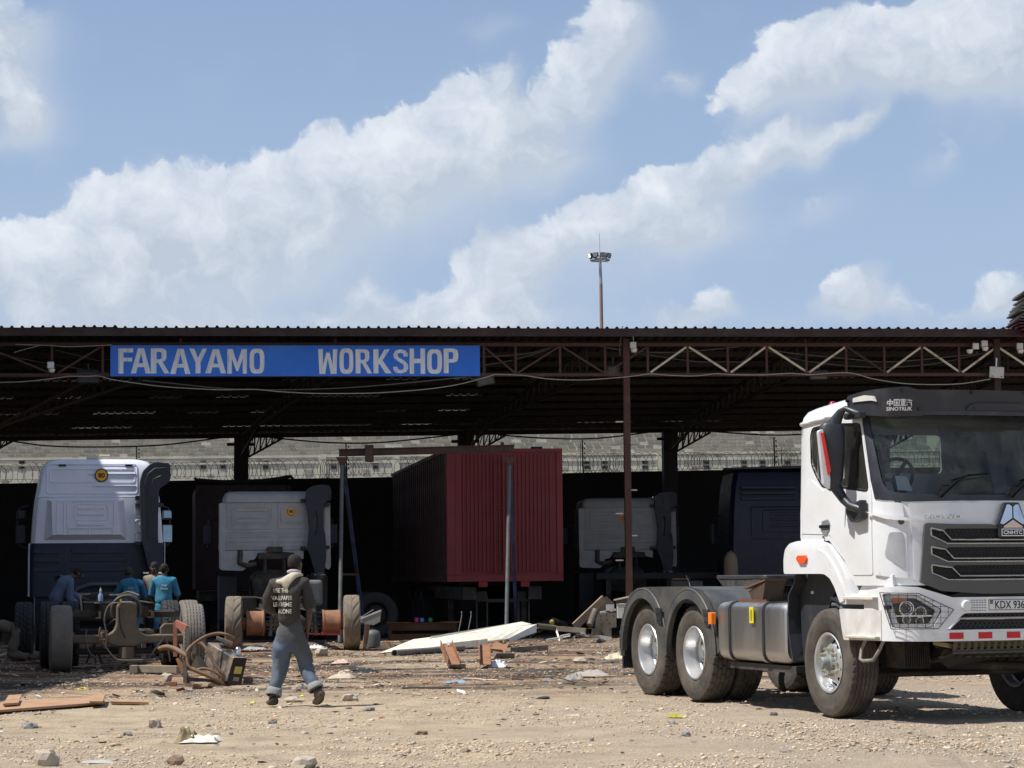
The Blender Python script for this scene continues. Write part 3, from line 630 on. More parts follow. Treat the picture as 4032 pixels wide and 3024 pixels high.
# ---------------- walls behind the shed
def build_back():
    wallm = mat('shaded_block_wall', (.012, .011, .010), .9, var=.3, scale=2)  # near-black base colour; the shade under the roof is put into the wall
    o = empty('boundary_wall', SHO, SHA, 'dark boundary wall closing the back of the shed below the razor wire', 'wall')
    top = [S(-500, 1912, 19.7), S(1450, 1880, 19.7), S(2480, 1857, 19.7), S(3150, 1845, 19.7), S(4700, 1830, 19.7)]
    for i in range(4):
        a, b = top[i], top[i + 1]
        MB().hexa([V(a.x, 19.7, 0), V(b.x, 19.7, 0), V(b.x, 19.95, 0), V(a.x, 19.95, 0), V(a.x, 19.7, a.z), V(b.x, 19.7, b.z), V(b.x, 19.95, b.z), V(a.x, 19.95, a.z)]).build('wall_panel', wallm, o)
    # razor wire coils on top
    wm = mat('razor_wire_steel', (.17, .155, .125), .45, metal=.7, var=.3)
    rz = empty('razor_wire', SW((top[0].x, 19.82, 0)), SHA, 'coiled razor wire running along the top of the dark boundary wall', 'razor wire')
    pts = []; n = 0; r = random.Random(9); x = top[0].x; ph = 0
    def topz(x):
        for i in range(4):
            if top[i].x <= x <= top[i + 1].x: return lerp(top[i].z, top[i + 1].z, (x - top[i].x) / (top[i + 1].x - top[i].x))
        return top[-1].z
    while x < top[-1].x:
        rad = .29 + .05 * sin(x * 1.7) * sin(x * .6); pts.append((x - top[0].x + .17 * sin(ph), rad * cos(ph * .5 + 1) * .4, topz(x) + .30 + rad * cos(ph)))
        ph += pi / 7; x += .0135 + .007 * sin(x * 2.3) + .004 * sin(x * 7.1)
    MB().tube(pts, .0085, 4, caps=False).build('coil', wm, rz)
    for z in (.12, .55): MB().tube([(0, 0, topz(top[0].x) + z), (top[-1].x - top[0].x, 0, topz(top[-1].x) + z)], .008, 4).build('strand', wm, rz)
    # electric fence posts
    fp = mat('fence_post_black', (.01, .01, .01), .6)
    for px, h in ((541, 1758), (1366, 1747), (2297, 1733), (3051, 1722)):
        b = P(px, 1870, 69.0); t = P(px - 4, h, 69.0)
        root = empty('fence_post', (b.x, 69.0, 0), 0, {541: 'thin black insulator post on the wall above the left cab roof', 1366: 'thin black insulator post beside the left leg of the gantry', 2297: 'thin black insulator post just right of the red box body', 3051: 'thin black insulator post near the white tractor cab'}[px], 'fence post', 'insulator posts on the boundary wall')
        MB().cyl((0, 0, b.z - .15), (t.x - b.x, 0, t.z), .022, n=6).build('post', fp, root)
        for k in range(6): MB().cyl((.03, -.03, lerp(b.z, t.z, .2 + k * .14)), (.07, -.03, lerp(b.z, t.z, .2 + k * .14)), .028, n=6).build('insulator', fp, root)
        if px in (2297, 3051, 1366):
            q = P(px + (24 if px == 1366 else (27 if px == 3051 else -12)), h + (38 if px != 2297 else 5), 69.0)
            MB().cyl((q.x - b.x, 0, b.z - .1), (q.x - b.x, 0, q.z), .009, n=5).build('rod', fp, root)
    # far warehouse of cut stone
    Dw = 122.0; s = F / Dw
    plaster = mat('warehouse_mortar', (.70, .655, .50), .9, var=.12, scale=.8, col2=(.48, .45, .37), c2amt=.45, c2scale=1.5, sharp=.2)
    stone = mat('warehouse_stone', (.37, .335, .255), .92, var=.22, scale=2.0)
    stone2 = mat('warehouse_stone_dark', (.28, .255, .195), .92, var=.2, scale=2.0)
    dk = mat('vent_dark', (.012, .012, .012), .9)
    wh = empty('warehouse', (0, Dw, 0), 0, 'pale cut stone warehouse wall seen through the back of the shed', 'warehouse')
    x0, x1 = -45, 45
    MB().box(x0, x1, 0, 9, 0, 12.4).build('wall', plaster, wh)
    MB().box(x0 - .3, x1 + .3, -.3, 9.3, 12.402, 12.7).build('roof', mat('warehouse_roof', (.2, .2, .2), .6), wh)
    def wz(py): return P(2016, py, Dw).z
    bl = []; r = random.Random(2); row = 0; z = wz(1796)
    while z < wz(1690) + .2:
        x = -34 + (.21 if row % 2 else 0)
        while x < 22:
            l = .40 + r.uniform(-.05, .04)
            if r.random() < .93: bl.append((x, z, l, r.uniform(.125, .15), r.random() < .35))
            x += l + .045
        z += .197; row += 1
    # lower whitewashed courses: only a few blocks read
    z = wz(1895)
    while z < wz(1800):
        x = -34
        while x < 22:
            if r.random() < .13: bl.append((x, z, .38, .13, False))
            x += .44
        z += .197
    bl.sort(key=lambda b: abs(b[0] - 0) * .5 + abs(b[1] - 8.3) * 2)
    meshes = []
    for k in range(6):
        l_ = .36 + .016 * k; mb = MB(); mb.prism(rpoly([(0, 0), (l_, 0), (l_, .14), (0, .14)], .03, 1), -.014, 0.02, 'y')
        me = bpy.data.meshes.new('block'); me.from_pydata(mb.v, [], mb.f); me.materials.append(stone if k % 3 else stone2); meshes.append(me)
    for i, (x, z, l, h, d) in enumerate(bl[:295]):
        o = link('block', meshes[i % 6], wh); o.location = (x, 0, z)
    mb = MB()
    for x, z, l, h, d in bl[295:]: mb.prism([(x + .015, z), (x + l - .015, z), (x + l, z + .02), (x + l, z + h - .02), (x + l - .015, z + h), (x + .015, z + h), (x, z + h - .02), (x, z + .02)], -.014, .02, 'y', 1 if d else 0)
    mb.build('block_course', [stone, stone2], wh)['kind'] = 'stuff'
    for px in (86, 800, 878, 1045, 1313, 1478, 1565, 2310, 2381, 2539, 2781, 2928, 3002, 3100):
        q = P(px, 1830, Dw)
        o = MB().box(q.x - .18, q.x + .18, -.02, .03, q.z - .24, q.z + .24).build('vent', mat('vent_frame', (.30, .29, .25), .9), wh)
        MB().box(q.x - .13, q.x + .15, -.028, -.021, q.z + .05, q.z + .2).box(q.x - .13, q.x + .15, -.028, -.021, q.z - .2, q.z - .04).build('vent_slot', dk, o)
    for px in (940, 1270, 1560, 2600): 
        q = P(px, 1830, Dw); MB().box(q.x - .2, q.x + .2, -.05, .02, 0, wz(1786)).build('pier', plaster, wh)
    for z in (wz(1790), wz(1814)): MB().box(x0, x1, -.04, .02, z - .06, z + .04).build('string_course', plaster, wh)
build_back()

# ---------------- building off the left edge whose shadow lies over the left of the yard
def build_left():
    b = empty('neighbour_building', (-12.3, 12, 0), 0, 'tall grey block building just outside the left edge, shading the left truck', 'building')
    m = mat('neighbour_block', (.30, .28, .25), .9, var=.15, scale=1.0)
    MB().box(-9, 0, 0, 36, 0, 10.7).build('wall', m, b); MB().box(-9.2, .15, -.2, 36.2, 10.702, 10.9).build('roof', mat('neighbour_roof', (.25, .24, .23), .6), b)
    for i in range(6):
        w = MB().box(.0, .03, 3 + i * 5.6, 4.6 + i * 5.6, 5.2, 6.4).build('window', mat('window_frame_dark', (.05, .05, .05), .5), b)
        MB().box(.031, .04, 3.08 + i * 5.6, 4.52 + i * 5.6, 5.28, 6.32).build('pane', mat('dusty_pane', (.08, .10, .11), .15), w)
build_left()

# ---------------- floodlight mast beyond
def build_mast():
    D = 150.; b = P(2372, 1290, D); top = P(2362, 1005, D); s = F / D
    root = empty('floodlight_mast', (b.x, D, 0), 0, 'tall grey and rust coloured mast with a ring of floodlights behind the shed', 'light mast')
    grey = mat('mast_grey', (.33, .35, .37), .45, metal=.3, var=.1); rust = mat('mast_rust', (.27, .17, .14), .7, var=.2, scale=1.5)
    dx = top.x - b.x; zt_ = top.z; zm = P(2366, 1118, D).z
    MB().cyl((0, 0, 0), (dx * .6, 0, zm), .17, .11, 16).build('lower_pole', rust, root)
    MB().cyl((dx * .6, 0, zm), (dx, 0, zt_), .108, .085, 16).build('upper_pole', grey, root)
    MB().cyl((dx, 0, zt_), (dx - .02, 0, P(2364, 918, D).z), .02, .012, 6).build('lightning_rod', grey, root)
    cz = P(2362, 1024, D).z
    mb = MB(); ring = [(dx + .62 * cos(t), .62 * sin(t), cz) for t in np.linspace(0, 2 * pi, 25)]; mb.tube(ring, .055, 8)
    for k in range(4): mb.bar((dx, 0, cz), (dx + .62 * cos(k * pi / 2 + .4), .62 * sin(k * pi / 2 + .4), cz), .05, .05)
    mb.build('ring', grey, root)
    dkm = mat('floodlight_housing', (.07, .075, .08), .5)
    fm = mat('floodlight_glass', (.30, .33, .36), .15)
    lit = mat('lit_lens', (.9, .8, .6), .3, emit=((1, .82, .55), 1.1))
    for i, (ang, rz) in enumerate([(200, 0), (243, 0), (285, 0), (325, 0), (0, 0), (60, 0), (120, 0), (160, 0)]):
        a = radians(ang); T = Matrix.Translation((dx + .66 * cos(a), .66 * sin(a), cz + .27)) @ Matrix.Rotation(a + pi / 2, 4, 'Z') @ Matrix.Rotation(radians(12), 4, 'X')
        fl = MB().box(-.17, .17, -.08, .10, -.14, .16, T=T).build('floodlight', dkm, root, bevel=.02)
        MB().box(-.145, .145, -.088, -.081, -.11, .13, T=T).build('lens', lit if i == 0 else fm, fl)
    mb = MB()
    for k in range(7):
        a = radians(200 + k * 22); x, y = dx + .6 * cos(a), .6 * sin(a)
        mb.tube([(x, y, cz), (x + .03, y, cz - .12), (x - .06, y - .02, cz - .22)], .012, 4)
    mb.build('loose_cable', dkm, root)
build_mast()
# ================================================================== WHEELS
rub = mat('tyre_rubber', (.042, .039, .036), .78, var=.3, scale=5, col2=(.145, .12, .095), c2amt=.38, c2scale=3.5, sharp=.22, bump=.25, bscale=60)
rub_old = mat('old_grey_rubber', (.10, .095, .088), .82, var=.3, scale=5, col2=(.22, .19, .155), c2amt=.5, c2scale=3, sharp=.25, bump=.3, bscale=50)
rub_tan = mat('muddy_rubber', (.11, .095, .078), .85, var=.3, scale=5, col2=(.26, .20, .14), c2amt=.5, c2scale=3, sharp=.25, bump=.3, bscale=50)
rub_dk = mat('dark_rubber', (.022, .022, .024), .75, var=.3, scale=6)
alu = mat('wheel_silver', (.60, .61, .62), .36, metal=.7, var=.08, scale=4)
hubm = mat('hub_grey', (.24, .26, .26), .5, metal=.3, var=.15)
def tyre_mesh(R=.54, w=.30, rim=.29, kind='rib', seg=160, mats_=None):
    """tyre about the Y axis; kind: rib, lug, block, bald"""
    h = w / 2; prof = []   # (y, r, flag tread)
    side = [(-h * .80, rim), (-h * .88, rim + .012), (-h * .97, rim + .05), (-h * 1.02, rim + .09), (-h * 1.035, (rim + R) / 2), (-h * 1.03, (rim + R) / 2 + .012), (-h * 1.04, (rim + R) / 2 + .016), (-h * 1.0, R - .07), (-h * .985, R - .064), (-h * .96, R - .035), (-h * .93, R - .022)]
    prof += [(y, r, None) for y, r in side]
    n = 31 if kind != 'bald' else 11; tw = h * .88
    for i in range(n): prof.append((-tw + 2 * tw * i / (n - 1), R, i / (n - 1)))
    prof += [(-y, r, None) for y, r in reversed(side)]
    m = len(prof); vs = []
    for k in range(seg):
        a = 2 * pi * k / seg
        for (y, r, t) in prof:
            yy = y; rr = r
            if t is not None:
                rr = R - .012 * (abs(t - .5) * 2) ** 3
                if kind == 'rib':
                    z = .012 * (1 if (k // 2) % 2 else -1) * .35
                    g = [.17, .335, .5, .665, .83]
                    if any(abs(t - q) < .022 for q in g): rr -= .014
                    yy += z * (1 if .1 < t < .9 else 0)
                    if (t < .06 or t > .94) and k % 4 < 1: rr -= .012
                elif kind == 'block':
                    cols = [.2, .4, .6, .8]
                    if any(abs(t - q) < .02 for q in cols): rr -= .016
                    c = int(t * 5)
                    if (k + (2 if c % 2 else 0)) % 6 < 1.0: rr -= .016
                elif kind == 'lug':
                    s = abs(t - .5) * 2
                    if s > .12 and ((k + int(s * 7)) % 10) < 2.2: rr -= .014
                    if abs(t - .5) < .02: rr -= .008
                elif kind == 'brick':
                    if any(abs(t - q) < .017 for q in (.26, .5, .74)): rr -= .014
                    c = int(t * 4)
                    if (k + (3 if c % 2 else 0) + int((t * 4 - c) * 2)) % 6 < 1.0: rr -= .014
            vs.append((rr * cos(a), yy, rr * sin(a)))
    fs = [(k * m + i, k * m + i + 1, ((k + 1) % seg) * m + i + 1, ((k + 1) % seg) * m + i) for k in range(seg) for i in range(m - 1)]
    me = bpy.data.meshes.new('tyre'); me.from_pydata(vs, [], fs); me.polygons.foreach_set('use_smooth', [True] * len(fs)); me.set_sharp_from_angle(angle=radians(32)); return me
_TY = {}
def tyre(kind, m, R=.54, w=.30, rim=.29, seg=None):
    key = (kind, m.name, R, w, rim)
    if key not in _TY:
        me = tyre_mesh(R, w, rim, kind, seg or (180 if kind in ('block', 'rib', 'brick') else 120)); me.materials.append(m); _TY[key] = me
    return _TY[key]
def steer_rim(parent, s):      # convex disc facing outwards (outer side at y = s*...)
    mb = MB(); ax = (0, s, 0)
    mb.lathe([(.292, .135), (.300, .140), (.292, .146), (.275, .138), (.268, .12), (.262, .05), (.262, -.13), (.292, -.14)], ax=ax, n=48)
    rimo = mb.build('rim', alu, parent, smooth=40)
    # disc with hand holes
    holes = []
    for i in range(10):
        a = 2 * pi * (i + .5) / 10; cx, cy = .212 * cos(a), .212 * sin(a)
        holes.append([(cx + .034 * cos(t) , cy + .034 * sin(t)) for t in np.linspace(0, 2 * pi, 10)[:-1]])
    outer = [(.262 * cos(t), .262 * sin(t)) for t in np.linspace(0, 2 * pi, 49)[:-1]]
    inner = [(.088 * cos(t), .088 * sin(t)) for t in np.linspace(0, 2 * pi, 25)[:-1]]
    def fm(u, v, w):
        r = math.hypot(u, v); d = .035 if r > .25 else (.035 + (.25 - r) / .08 * .075 if r > .17 else .11); 
        return V(u, s * (d + w), v)
    panel('disc', outer, holes + [inner], .03, .008, fm, alu, rimo, smooth=50)
    MB().lathe([(.25, -.03), (.09, -.03), (.09, -.04)], ax=ax, n=30).build('brake_backing', mat('brake_dark', (.02, .018, .016), .8), rimo)  # dark disc standing for the drum, added so the hand holes look shaded
    hb = MB(); hb.lathe([(.105, -.1), (.105, .06), (.085, .065), (.083, .14), (.07, .15), (.062, .152), (.062, .215), (.055, .225), (.0, .228)], ax=ax, n=28).build('hub_cap', hubm, parent, smooth=40)
    nut = None
    for i in range(10):
        a = 2 * pi * i / 10; x, z = .142 * cos(a), .142 * sin(a)
        if nut is None: nut = MB().cyl((0, s * .108, 0), (0, s * .128, 0), .021, n=6).cyl((0, s * .1275, 0), (0, s * .165, 0), .0135, n=8).build('wheel_nut', mat('nut_brass', (.55, .53, .42), .35, metal=.7), rimo); nut.location = (x, 0, z)
        else: dup(nut, rimo, (x, 0, z))
def drive_rim(parent, s):
    mb = MB(); ax = (0, s, 0)
    mb.lathe([(.294, .130), (.303, .137), (.296, .146), (.28, .143), (.272, .125), (.268, .06), (.255, .03), (.250, -.02), (.235, -.035), (.225, -.12), (.13, -.125), (.10, -.12)], ax=ax, n=48)
    r = mb.build('rim', alu, parent, smooth=35)
    MB().lathe([(.155, -.12), (.155, -.05), (.125, -.045), (.12, .0), (.10, .03), (.06, .035), (.055, .05), (0, .05)], ax=ax, n=28).build('hub', hubm, parent, smooth=40)
    nb = MB()
    for i in range(10):
        a = 2 * pi * i / 10; x, z = .185 * cos(a), .185 * sin(a); nb.cyl((x, -s * .12, z), (x, -s * .085, z), .018, n=6)
    nb.build('wheel_nut', hubm, r)['kind'] = 'stuff'
    return r

# ================================================================== WHITE TRACTOR TRUCK
TH = radians(19.3)
TR = empty('tractor_truck', (4.23, 23.1, 0), TH - pi / 2, 'white six wheel tractor truck parked at right with black sun visor and no trailer', 'truck')
white = mat('truck_white_paint', (.74, .755, .77), .24, var=.03, scale=1.2, coat=.6, col2=(.62, .60, .56), c2amt=.18, c2scale=1.6, sharp=.25)
blkp = mat('black_plastic', (.028, .031, .038), .42, var=.15, scale=6, col2=(.06, .06, .065), c2amt=.25)
dgrey = mat('dark_grey_plastic', (.052, .055, .056), .48, var=.12, scale=4, col2=(.13, .12, .105), c2amt=.3, sharp=.2)
grilm = mat('grille_grey', (.10, .098, .092), .5, var=.12, scale=3)
chrome = mat('chrome_trim', (.75, .74, .72), .18, metal=1, var=.05)
chass = mat('chassis_paint', (.045, .045, .045), .6, var=.3, scale=5, col2=(.10, .085, .07), c2amt=.4)
under = mat('underbody_dirt', (.035, .03, .026), .75, var=.35, scale=7, col2=(.09, .075, .055), c2amt=.35)
alut = mat('brushed_aluminium', (.46, .46, .455), .36, metal=.9, var=.12, scale=3, streak=True)
redr = mat('red_reflector', (.60, .012, .015), .3, var=.03); whr = mat('white_reflector', (.72, .72, .70), .35, var=.03)
amber = mat('amber_lens', (.85, .22, .02), .15, var=.05); orl = mat('orange_red_lens', (.75, .10, .03), .12, var=.05)
wpane = glass('windscreen_glass', (.60, .66, .65), .015, .05)
spane = glass('side_glass', (.10, .13, .12), .015, .10)
intr = mat('cab_interior', (.035, .037, .042), .7, var=.2)

class Contour:
    def __init__(s, pts, n=10):
        P_ = [Vector(p) for p in pts]; full = P_ + [Vector((p.x, -p.y)) for p in reversed(P_[:-1])]
        out = []; m = len(full)
        for i in range(m - 1):
            a = full[max(0, i - 1)]; b = full[i]; c = full[i + 1]; d = full[min(m - 1, i + 2)]
            for k in range(n):
                t = k / n; out.append(.5 * ((2 * b) + (c - a) * t + (2 * a - 5 * b + 4 * c - d) * t * t + (3 * b - a - 3 * c + d) * t ** 3))
        out.append(full[-1]); s.p = out; s.l = [0]
        for i in range(1, len(out)): s.l.append(s.l[-1] + (out[i] - out[i - 1]).length)
        s.L = s.l[-1]
    def at(s, t):
        t = max(0, min(s.L, t)); lo, hi = 0, len(s.l) - 1
        while hi - lo > 1:
            m = (lo + hi) // 2
            if s.l[m] <= t: lo = m
            else: hi = m
        a, b = s.p[lo], s.p[hi]; k = (t - s.l[lo]) / max(1e-9, s.l[hi] - s.l[lo]); p = a.lerp(b, k); d = (b - a).normalized()
        return p, Vector((d.y, -d.x))
    def ty(s, y):      # arc length where the front half has this y
        for i in range(1, len(s.p)):
            if s.p[i].x > .9 and (s.p[i - 1].y <= y <= s.p[i].y): return lerp(s.l[i - 1], s.l[i], (y - s.p[i - 1].y) / max(1e-9, s.p[i].y - s.p[i - 1].y))
        return s.L / 2
    def tx(s, x):      # arc length on the right side at this x
        for i in range(1, len(s.p)):
            if s.p[i - 1].x <= x <= s.p[i].x: return lerp(s.l[i - 1], s.l[i], (x - s.p[i - 1].x) / max(1e-9, s.p[i].x - s.p[i - 1].x))
CC = Contour([(-.52, -1.19), (-.47, -1.235), (-.3, -1.25), (.2, -1.255), (.8, -1.25), (1.08, -1.24), (1.2, -1.20), (1.29, -1.13), (1.345, -1.03), (1.38, -.88), (1.42, -.5), (1.445, 0)])
BC = Contour([(.9, -1.27), (1.1, -1.27), (1.24, -1.24), (1.35, -1.16), (1.425, -1.03), (1.46, -.85), (1.49, -.5), (1.505, 0)])
def cabmap(C_=CC, off=0, rake=.36):
    def f(t, z, w):
        p, n = C_.at(t); k = max(0, min(1, (p.x - .75) / .45)); x = p.x - max(0, z - 2.14) * rake * k * (1 + .12 * (z - 2.14)); y = p.y * (1 - .035 * max(0, (z - 1.8)) / 1.2)
        # slight belly of the panels
        return V(x + n.x * (off + w), y + n.y * (off + w), z)
    return f
cm = cabmap(); TL_ = CC.L
def mir(poly): return [(TL_ - u, v) for u, v in reversed(poly)]
def build_cab():
    tx, ty = CC.tx, CC.ty
    qwin = rpoly([(tx(-.235), 2.80), (tx(-.19), 2.865), (tx(.13), 2.885), (tx(.13), 2.27), (tx(.03), 2.29), (tx(-.10), 2.40), (tx(-.21), 2.52)], .05)
    dwin = rpoly([(tx(.26), 2.89), (tx(.94), 2.84), (tx(1.04), 2.20), (tx(.30), 2.285)], [.05, .07, .1, .05])
    wsc = rpoly([(ty(-1.215), 2.96), (ty(1.215), 2.96), (ty(1.205), 2.15), (ty(.6), 2.125), (ty(-.6), 2.125), (ty(-1.205), 2.15)], [.06, .06, .16, .1, .1, .16])
    bt = lambda z: z
    outer = [(0, 1.74), (0, 2.93), (tx(.9), 3.0), (ty(-1.1), 3.03), (ty(1.1), 3.03), (TL_ - tx(.9), 3.0), (TL_, 2.93), (TL_, 1.74), (TL_ - tx(.2), 1.74), (TL_ - tx(.5), 1.55), (TL_ - tx(.72), 1.30), (ty(1.1), 1.30), (ty(-1.1), 1.30), (tx(.72), 1.30), (tx(.5), 1.55), (tx(.2), 1.74)]
    panel('cab_shell', outer, [qwin, dwin, wsc, mir(qwin), mir(dwin)], .09, .045, cm, white, TR, smooth=28)
    # roof
    def roofpt(u, v):   # u 0..1 around contour, v 0..1 inward
        t = u * TL_; zb = 2.93 + min(1, (cm(t, 2.93, 0).x + .5) / 1.4) * .085 if True else 2.93
        b = cm(t, zb, 0); c = V(b.x * .55 + .1, b.y * .55, 0)
        k = sin(v * pi / 2); z = zb + .13 * (1 - (1 - v) ** 3) ; p = b.lerp(V(c.x, c.y, z), v ** 1.6); p.z = zb + .14 * sin(min(1, v * 2.4) * pi / 2) + .02 * v
        return p
    nu, nv = 90, 8; vs = []; fs = []
    for j in range(nv + 1):
        for i in range(nu + 1): vs.append(roofpt(i / nu, j / nv))
    fs = [(j * (nu + 1) + i, j * (nu + 1) + i + 1, (j + 1) * (nu + 1) + i + 1, (j + 1) * (nu + 1) + i) for j in range(nv) for i in range(nu)]
    top = [nv * (nu + 1) + i for i in range(nu + 1)]; fs.append(tuple(top))
    for j in range(nv): fs.append((j * (nu + 1), (j + 1) * (nu + 1), (j + 1) * (nu + 1) + nu, j * (nu + 1) + nu))
    MB().add(vs, fs).build('roof', white, TR, smooth=50)
    # drip lip along the side roof
    for s in (0, 1):
        pts = []
        for i in range(24):
            t = lerp(.02, CC.tx(1.0), i / 23); zz = 2.925 + min(1, (cm(t, 2.93, 0).x + .5) / 1.4) * .075
            if s: t = TL_ - t
            p = cm(t, zz, .012); pts.append(p)
        MB().tube(pts, .017, 6).build('drip_rail', white, TR, smooth=60)
    # rear wall with window
    def rm(u, v, w): return V(-.515 + w * -1 * -1, u, v)
    panel('rear_wall', [(-1.185, 1.74), (-1.15, 2.94), (-.9, 3.04), (.9, 3.04), (1.15, 2.94), (1.185, 1.74)], [rpoly([(-1.0, 2.44), (-1.0, 2.84), (.44, 2.84), (.44, 2.44)], .06)], .2, .03, rm, white, TR, smooth=None)
    MB().prism(rpoly([(-1.0, 2.44), (-1.0, 2.84), (.44, 2.84), (.44, 2.44)], .05), -.53, -.526, 'x').build('rear_window', glass('clear_glass', (.80, .88, .84), .02, .05), TR)
    MB().box(-.48, 1.25, -1.15, 1.15, 1.72, 1.76).build('cab_floor', intr, TR)
    # glass
    panel('windscreen', [(u, v) for u, v in wsc], [], .12, 0, lambda u, v, w: cm(u, v, -.012), wpane, TR, smooth=60)
    for q, nm in ((qwin, 'quarter_window'), (dwin, 'door_window')):
        for k in (q, mir(q)): panel(nm, k, [], .2, 0, lambda u, v, w: cm(u, v, -.012), spane, TR, smooth=60)
    # black surround of the windscreen with its lower cowl
    sur = [(tx(1.055), 2.955), (tx(1.075), 2.30), (tx(1.11), 2.115), (ty(-1.03), 2.085), (ty(-.5), 2.095), (ty(.5), 2.095), (ty(1.03), 2.085), (TL_ - tx(1.11), 2.115), (TL_ - tx(1.075), 2.30), (TL_ - tx(1.055), 2.955), (ty(1.0), 3.01), (ty(-1.0), 3.01)]
    wsi = rpoly([(ty(-1.205), 2.93), (ty(1.205), 2.93), (ty(1.19), 2.175), (ty(.6), 2.15), (ty(-.6), 2.15), (ty(-1.19), 2.175)], [.06, .06, .15, .1, .1, .15])
    panel('windscreen_surround', sur, [wsi], .09, .012, cabmap(off=.010), blkp, TR, smooth=40)
    # door skin standing 5 mm proud so that the shut line reads
    door = rpoly([(tx(.17), 2.93), (tx(1.02), 2.89), (tx(1.055), 2.2), (tx(1.065), 1.40), (tx(.68), 1.40), (tx(.50), 1.62), (tx(.22), 1.80), (tx(-.44), 1.82), (tx(-.46), 2.05), (tx(-.40), 2.25), (tx(-.22), 2.36), (tx(.10), 2.22), (tx(.17), 2.3)], .04)
    dw2 = rpoly([(tx(.235), 2.895), (tx(.955), 2.855), (tx(1.03), 2.18), (tx(.27), 2.262)], [.05, .07, .1, .05])
    fd = cabmap(off=.006)
    for k, h in ((door, dw2), (mir(door), mir(dw2))): panel('door', k, [h], .09, .006, fd, white, TR, smooth=28)
    for q in (dw2, rpoly([(tx(-.25), 2.81), (tx(-.20), 2.88), (tx(.14), 2.90), (tx(.14), 2.255), (tx(.03), 2.27), (tx(-.11), 2.385), (tx(-.225), 2.51)], .05)):
        src = dwin if q is dw2 else qwin
        for qq, ss in ((q, src), (mir(q), mir(src))): panel('window_seal', qq, [ss], .09, .012, cabmap(off=.002), mat('rubber_seal', (.012, .012, .013), .6), TR, smooth=40)
    # recess behind the handle and the handle
    for s in (1, -1):
        h = MB().box(.03, .23, -1.282, -1.262, 1.865, 1.895).cyl((.04, -1.275, 1.88), (.04, -1.255, 1.88), .018, n=10).build('door_handle', blkp, TR, bevel=.006)
        MB().prism(rpoly([(.06, 1.82), (.06, 1.93), (.20, 1.95), (.24, 1.90), (.22, 1.83), (.14, 1.79)], .02), -1.266, -1.262, 'y').build('handle_recess', mat('recess_grey', (.38, .39, .40), .5), TR)
        MB().cyl((.10, -1.262, 1.775), (.10, -1.272, 1.775), .014, n=10).build('lock', chrome, TR)
        if s == -1:
            for o in list(TR.children)[-3:]: o.scale = (1, -1, 1)
    # corner deflector and hood
    defl = [(tx(1.085), 2.10), (ty(-1.07), 2.075), (ty(-1.035), 1.80), (ty(-1.03), 1.365), (tx(1.10), 1.40)]
    fo = cabmap(off=.018)
    for k in (defl, mir(defl)):
        panel('corner_deflector', rpoly(k, .02), [], .06, .018, fo, white, TR, smooth=30)
    sl = rpoly([(ty(-1.16), 1.80), (ty(-1.06), 1.80), (ty(-1.05), 1.45), (ty(-1.12), 1.50), (tx(1.22), 1.58)], .03)
    for k in (sl, mir(sl)): panel('deflector_vent', k, [], .06, .004, cabmap(off=.024), mat('recess_grey', (.38, .39, .40), .5), TR, smooth=30)
    for s in (1, -1): MB().lathe([(.0, .035), (.024, .033), (.03, .02), (.03, 0)], o=cm(ty(-1.075) if s == 1 else TL_ - ty(-1.075), 1.90, 0), ax=(.8, -.6 * s, 0), n=14).build('deflector_plug', dgrey, TR, smooth=60)
    hood = [(ty(-1.02), 2.072), (ty(-.5), 2.078), (ty(.5), 2.078), (ty(1.02), 2.072), (ty(.985), 1.80), (ty(.975), 1.345), (ty(-.975), 1.345), (ty(-.985), 1.80)]
    panel('front_panel', rpoly(hood, .02), [], .08, .02, cabmap(off=.022), white, TR, smooth=30)
    for s in (0, 1):   # blade like crease running from the corner onto the hood
        a = [(tx(1.02), 2.0), (ty(-1.15), 1.955), (ty(-1.02), 1.935), (ty(-.87), 1.905), (ty(-1.02), 1.905), (ty(-1.17), 1.925)]
        panel('crease_blade', a if s == 0 else mir(a), [], .06, .018, cabmap(off=.05), white, TR, smooth=30)
build_cab()

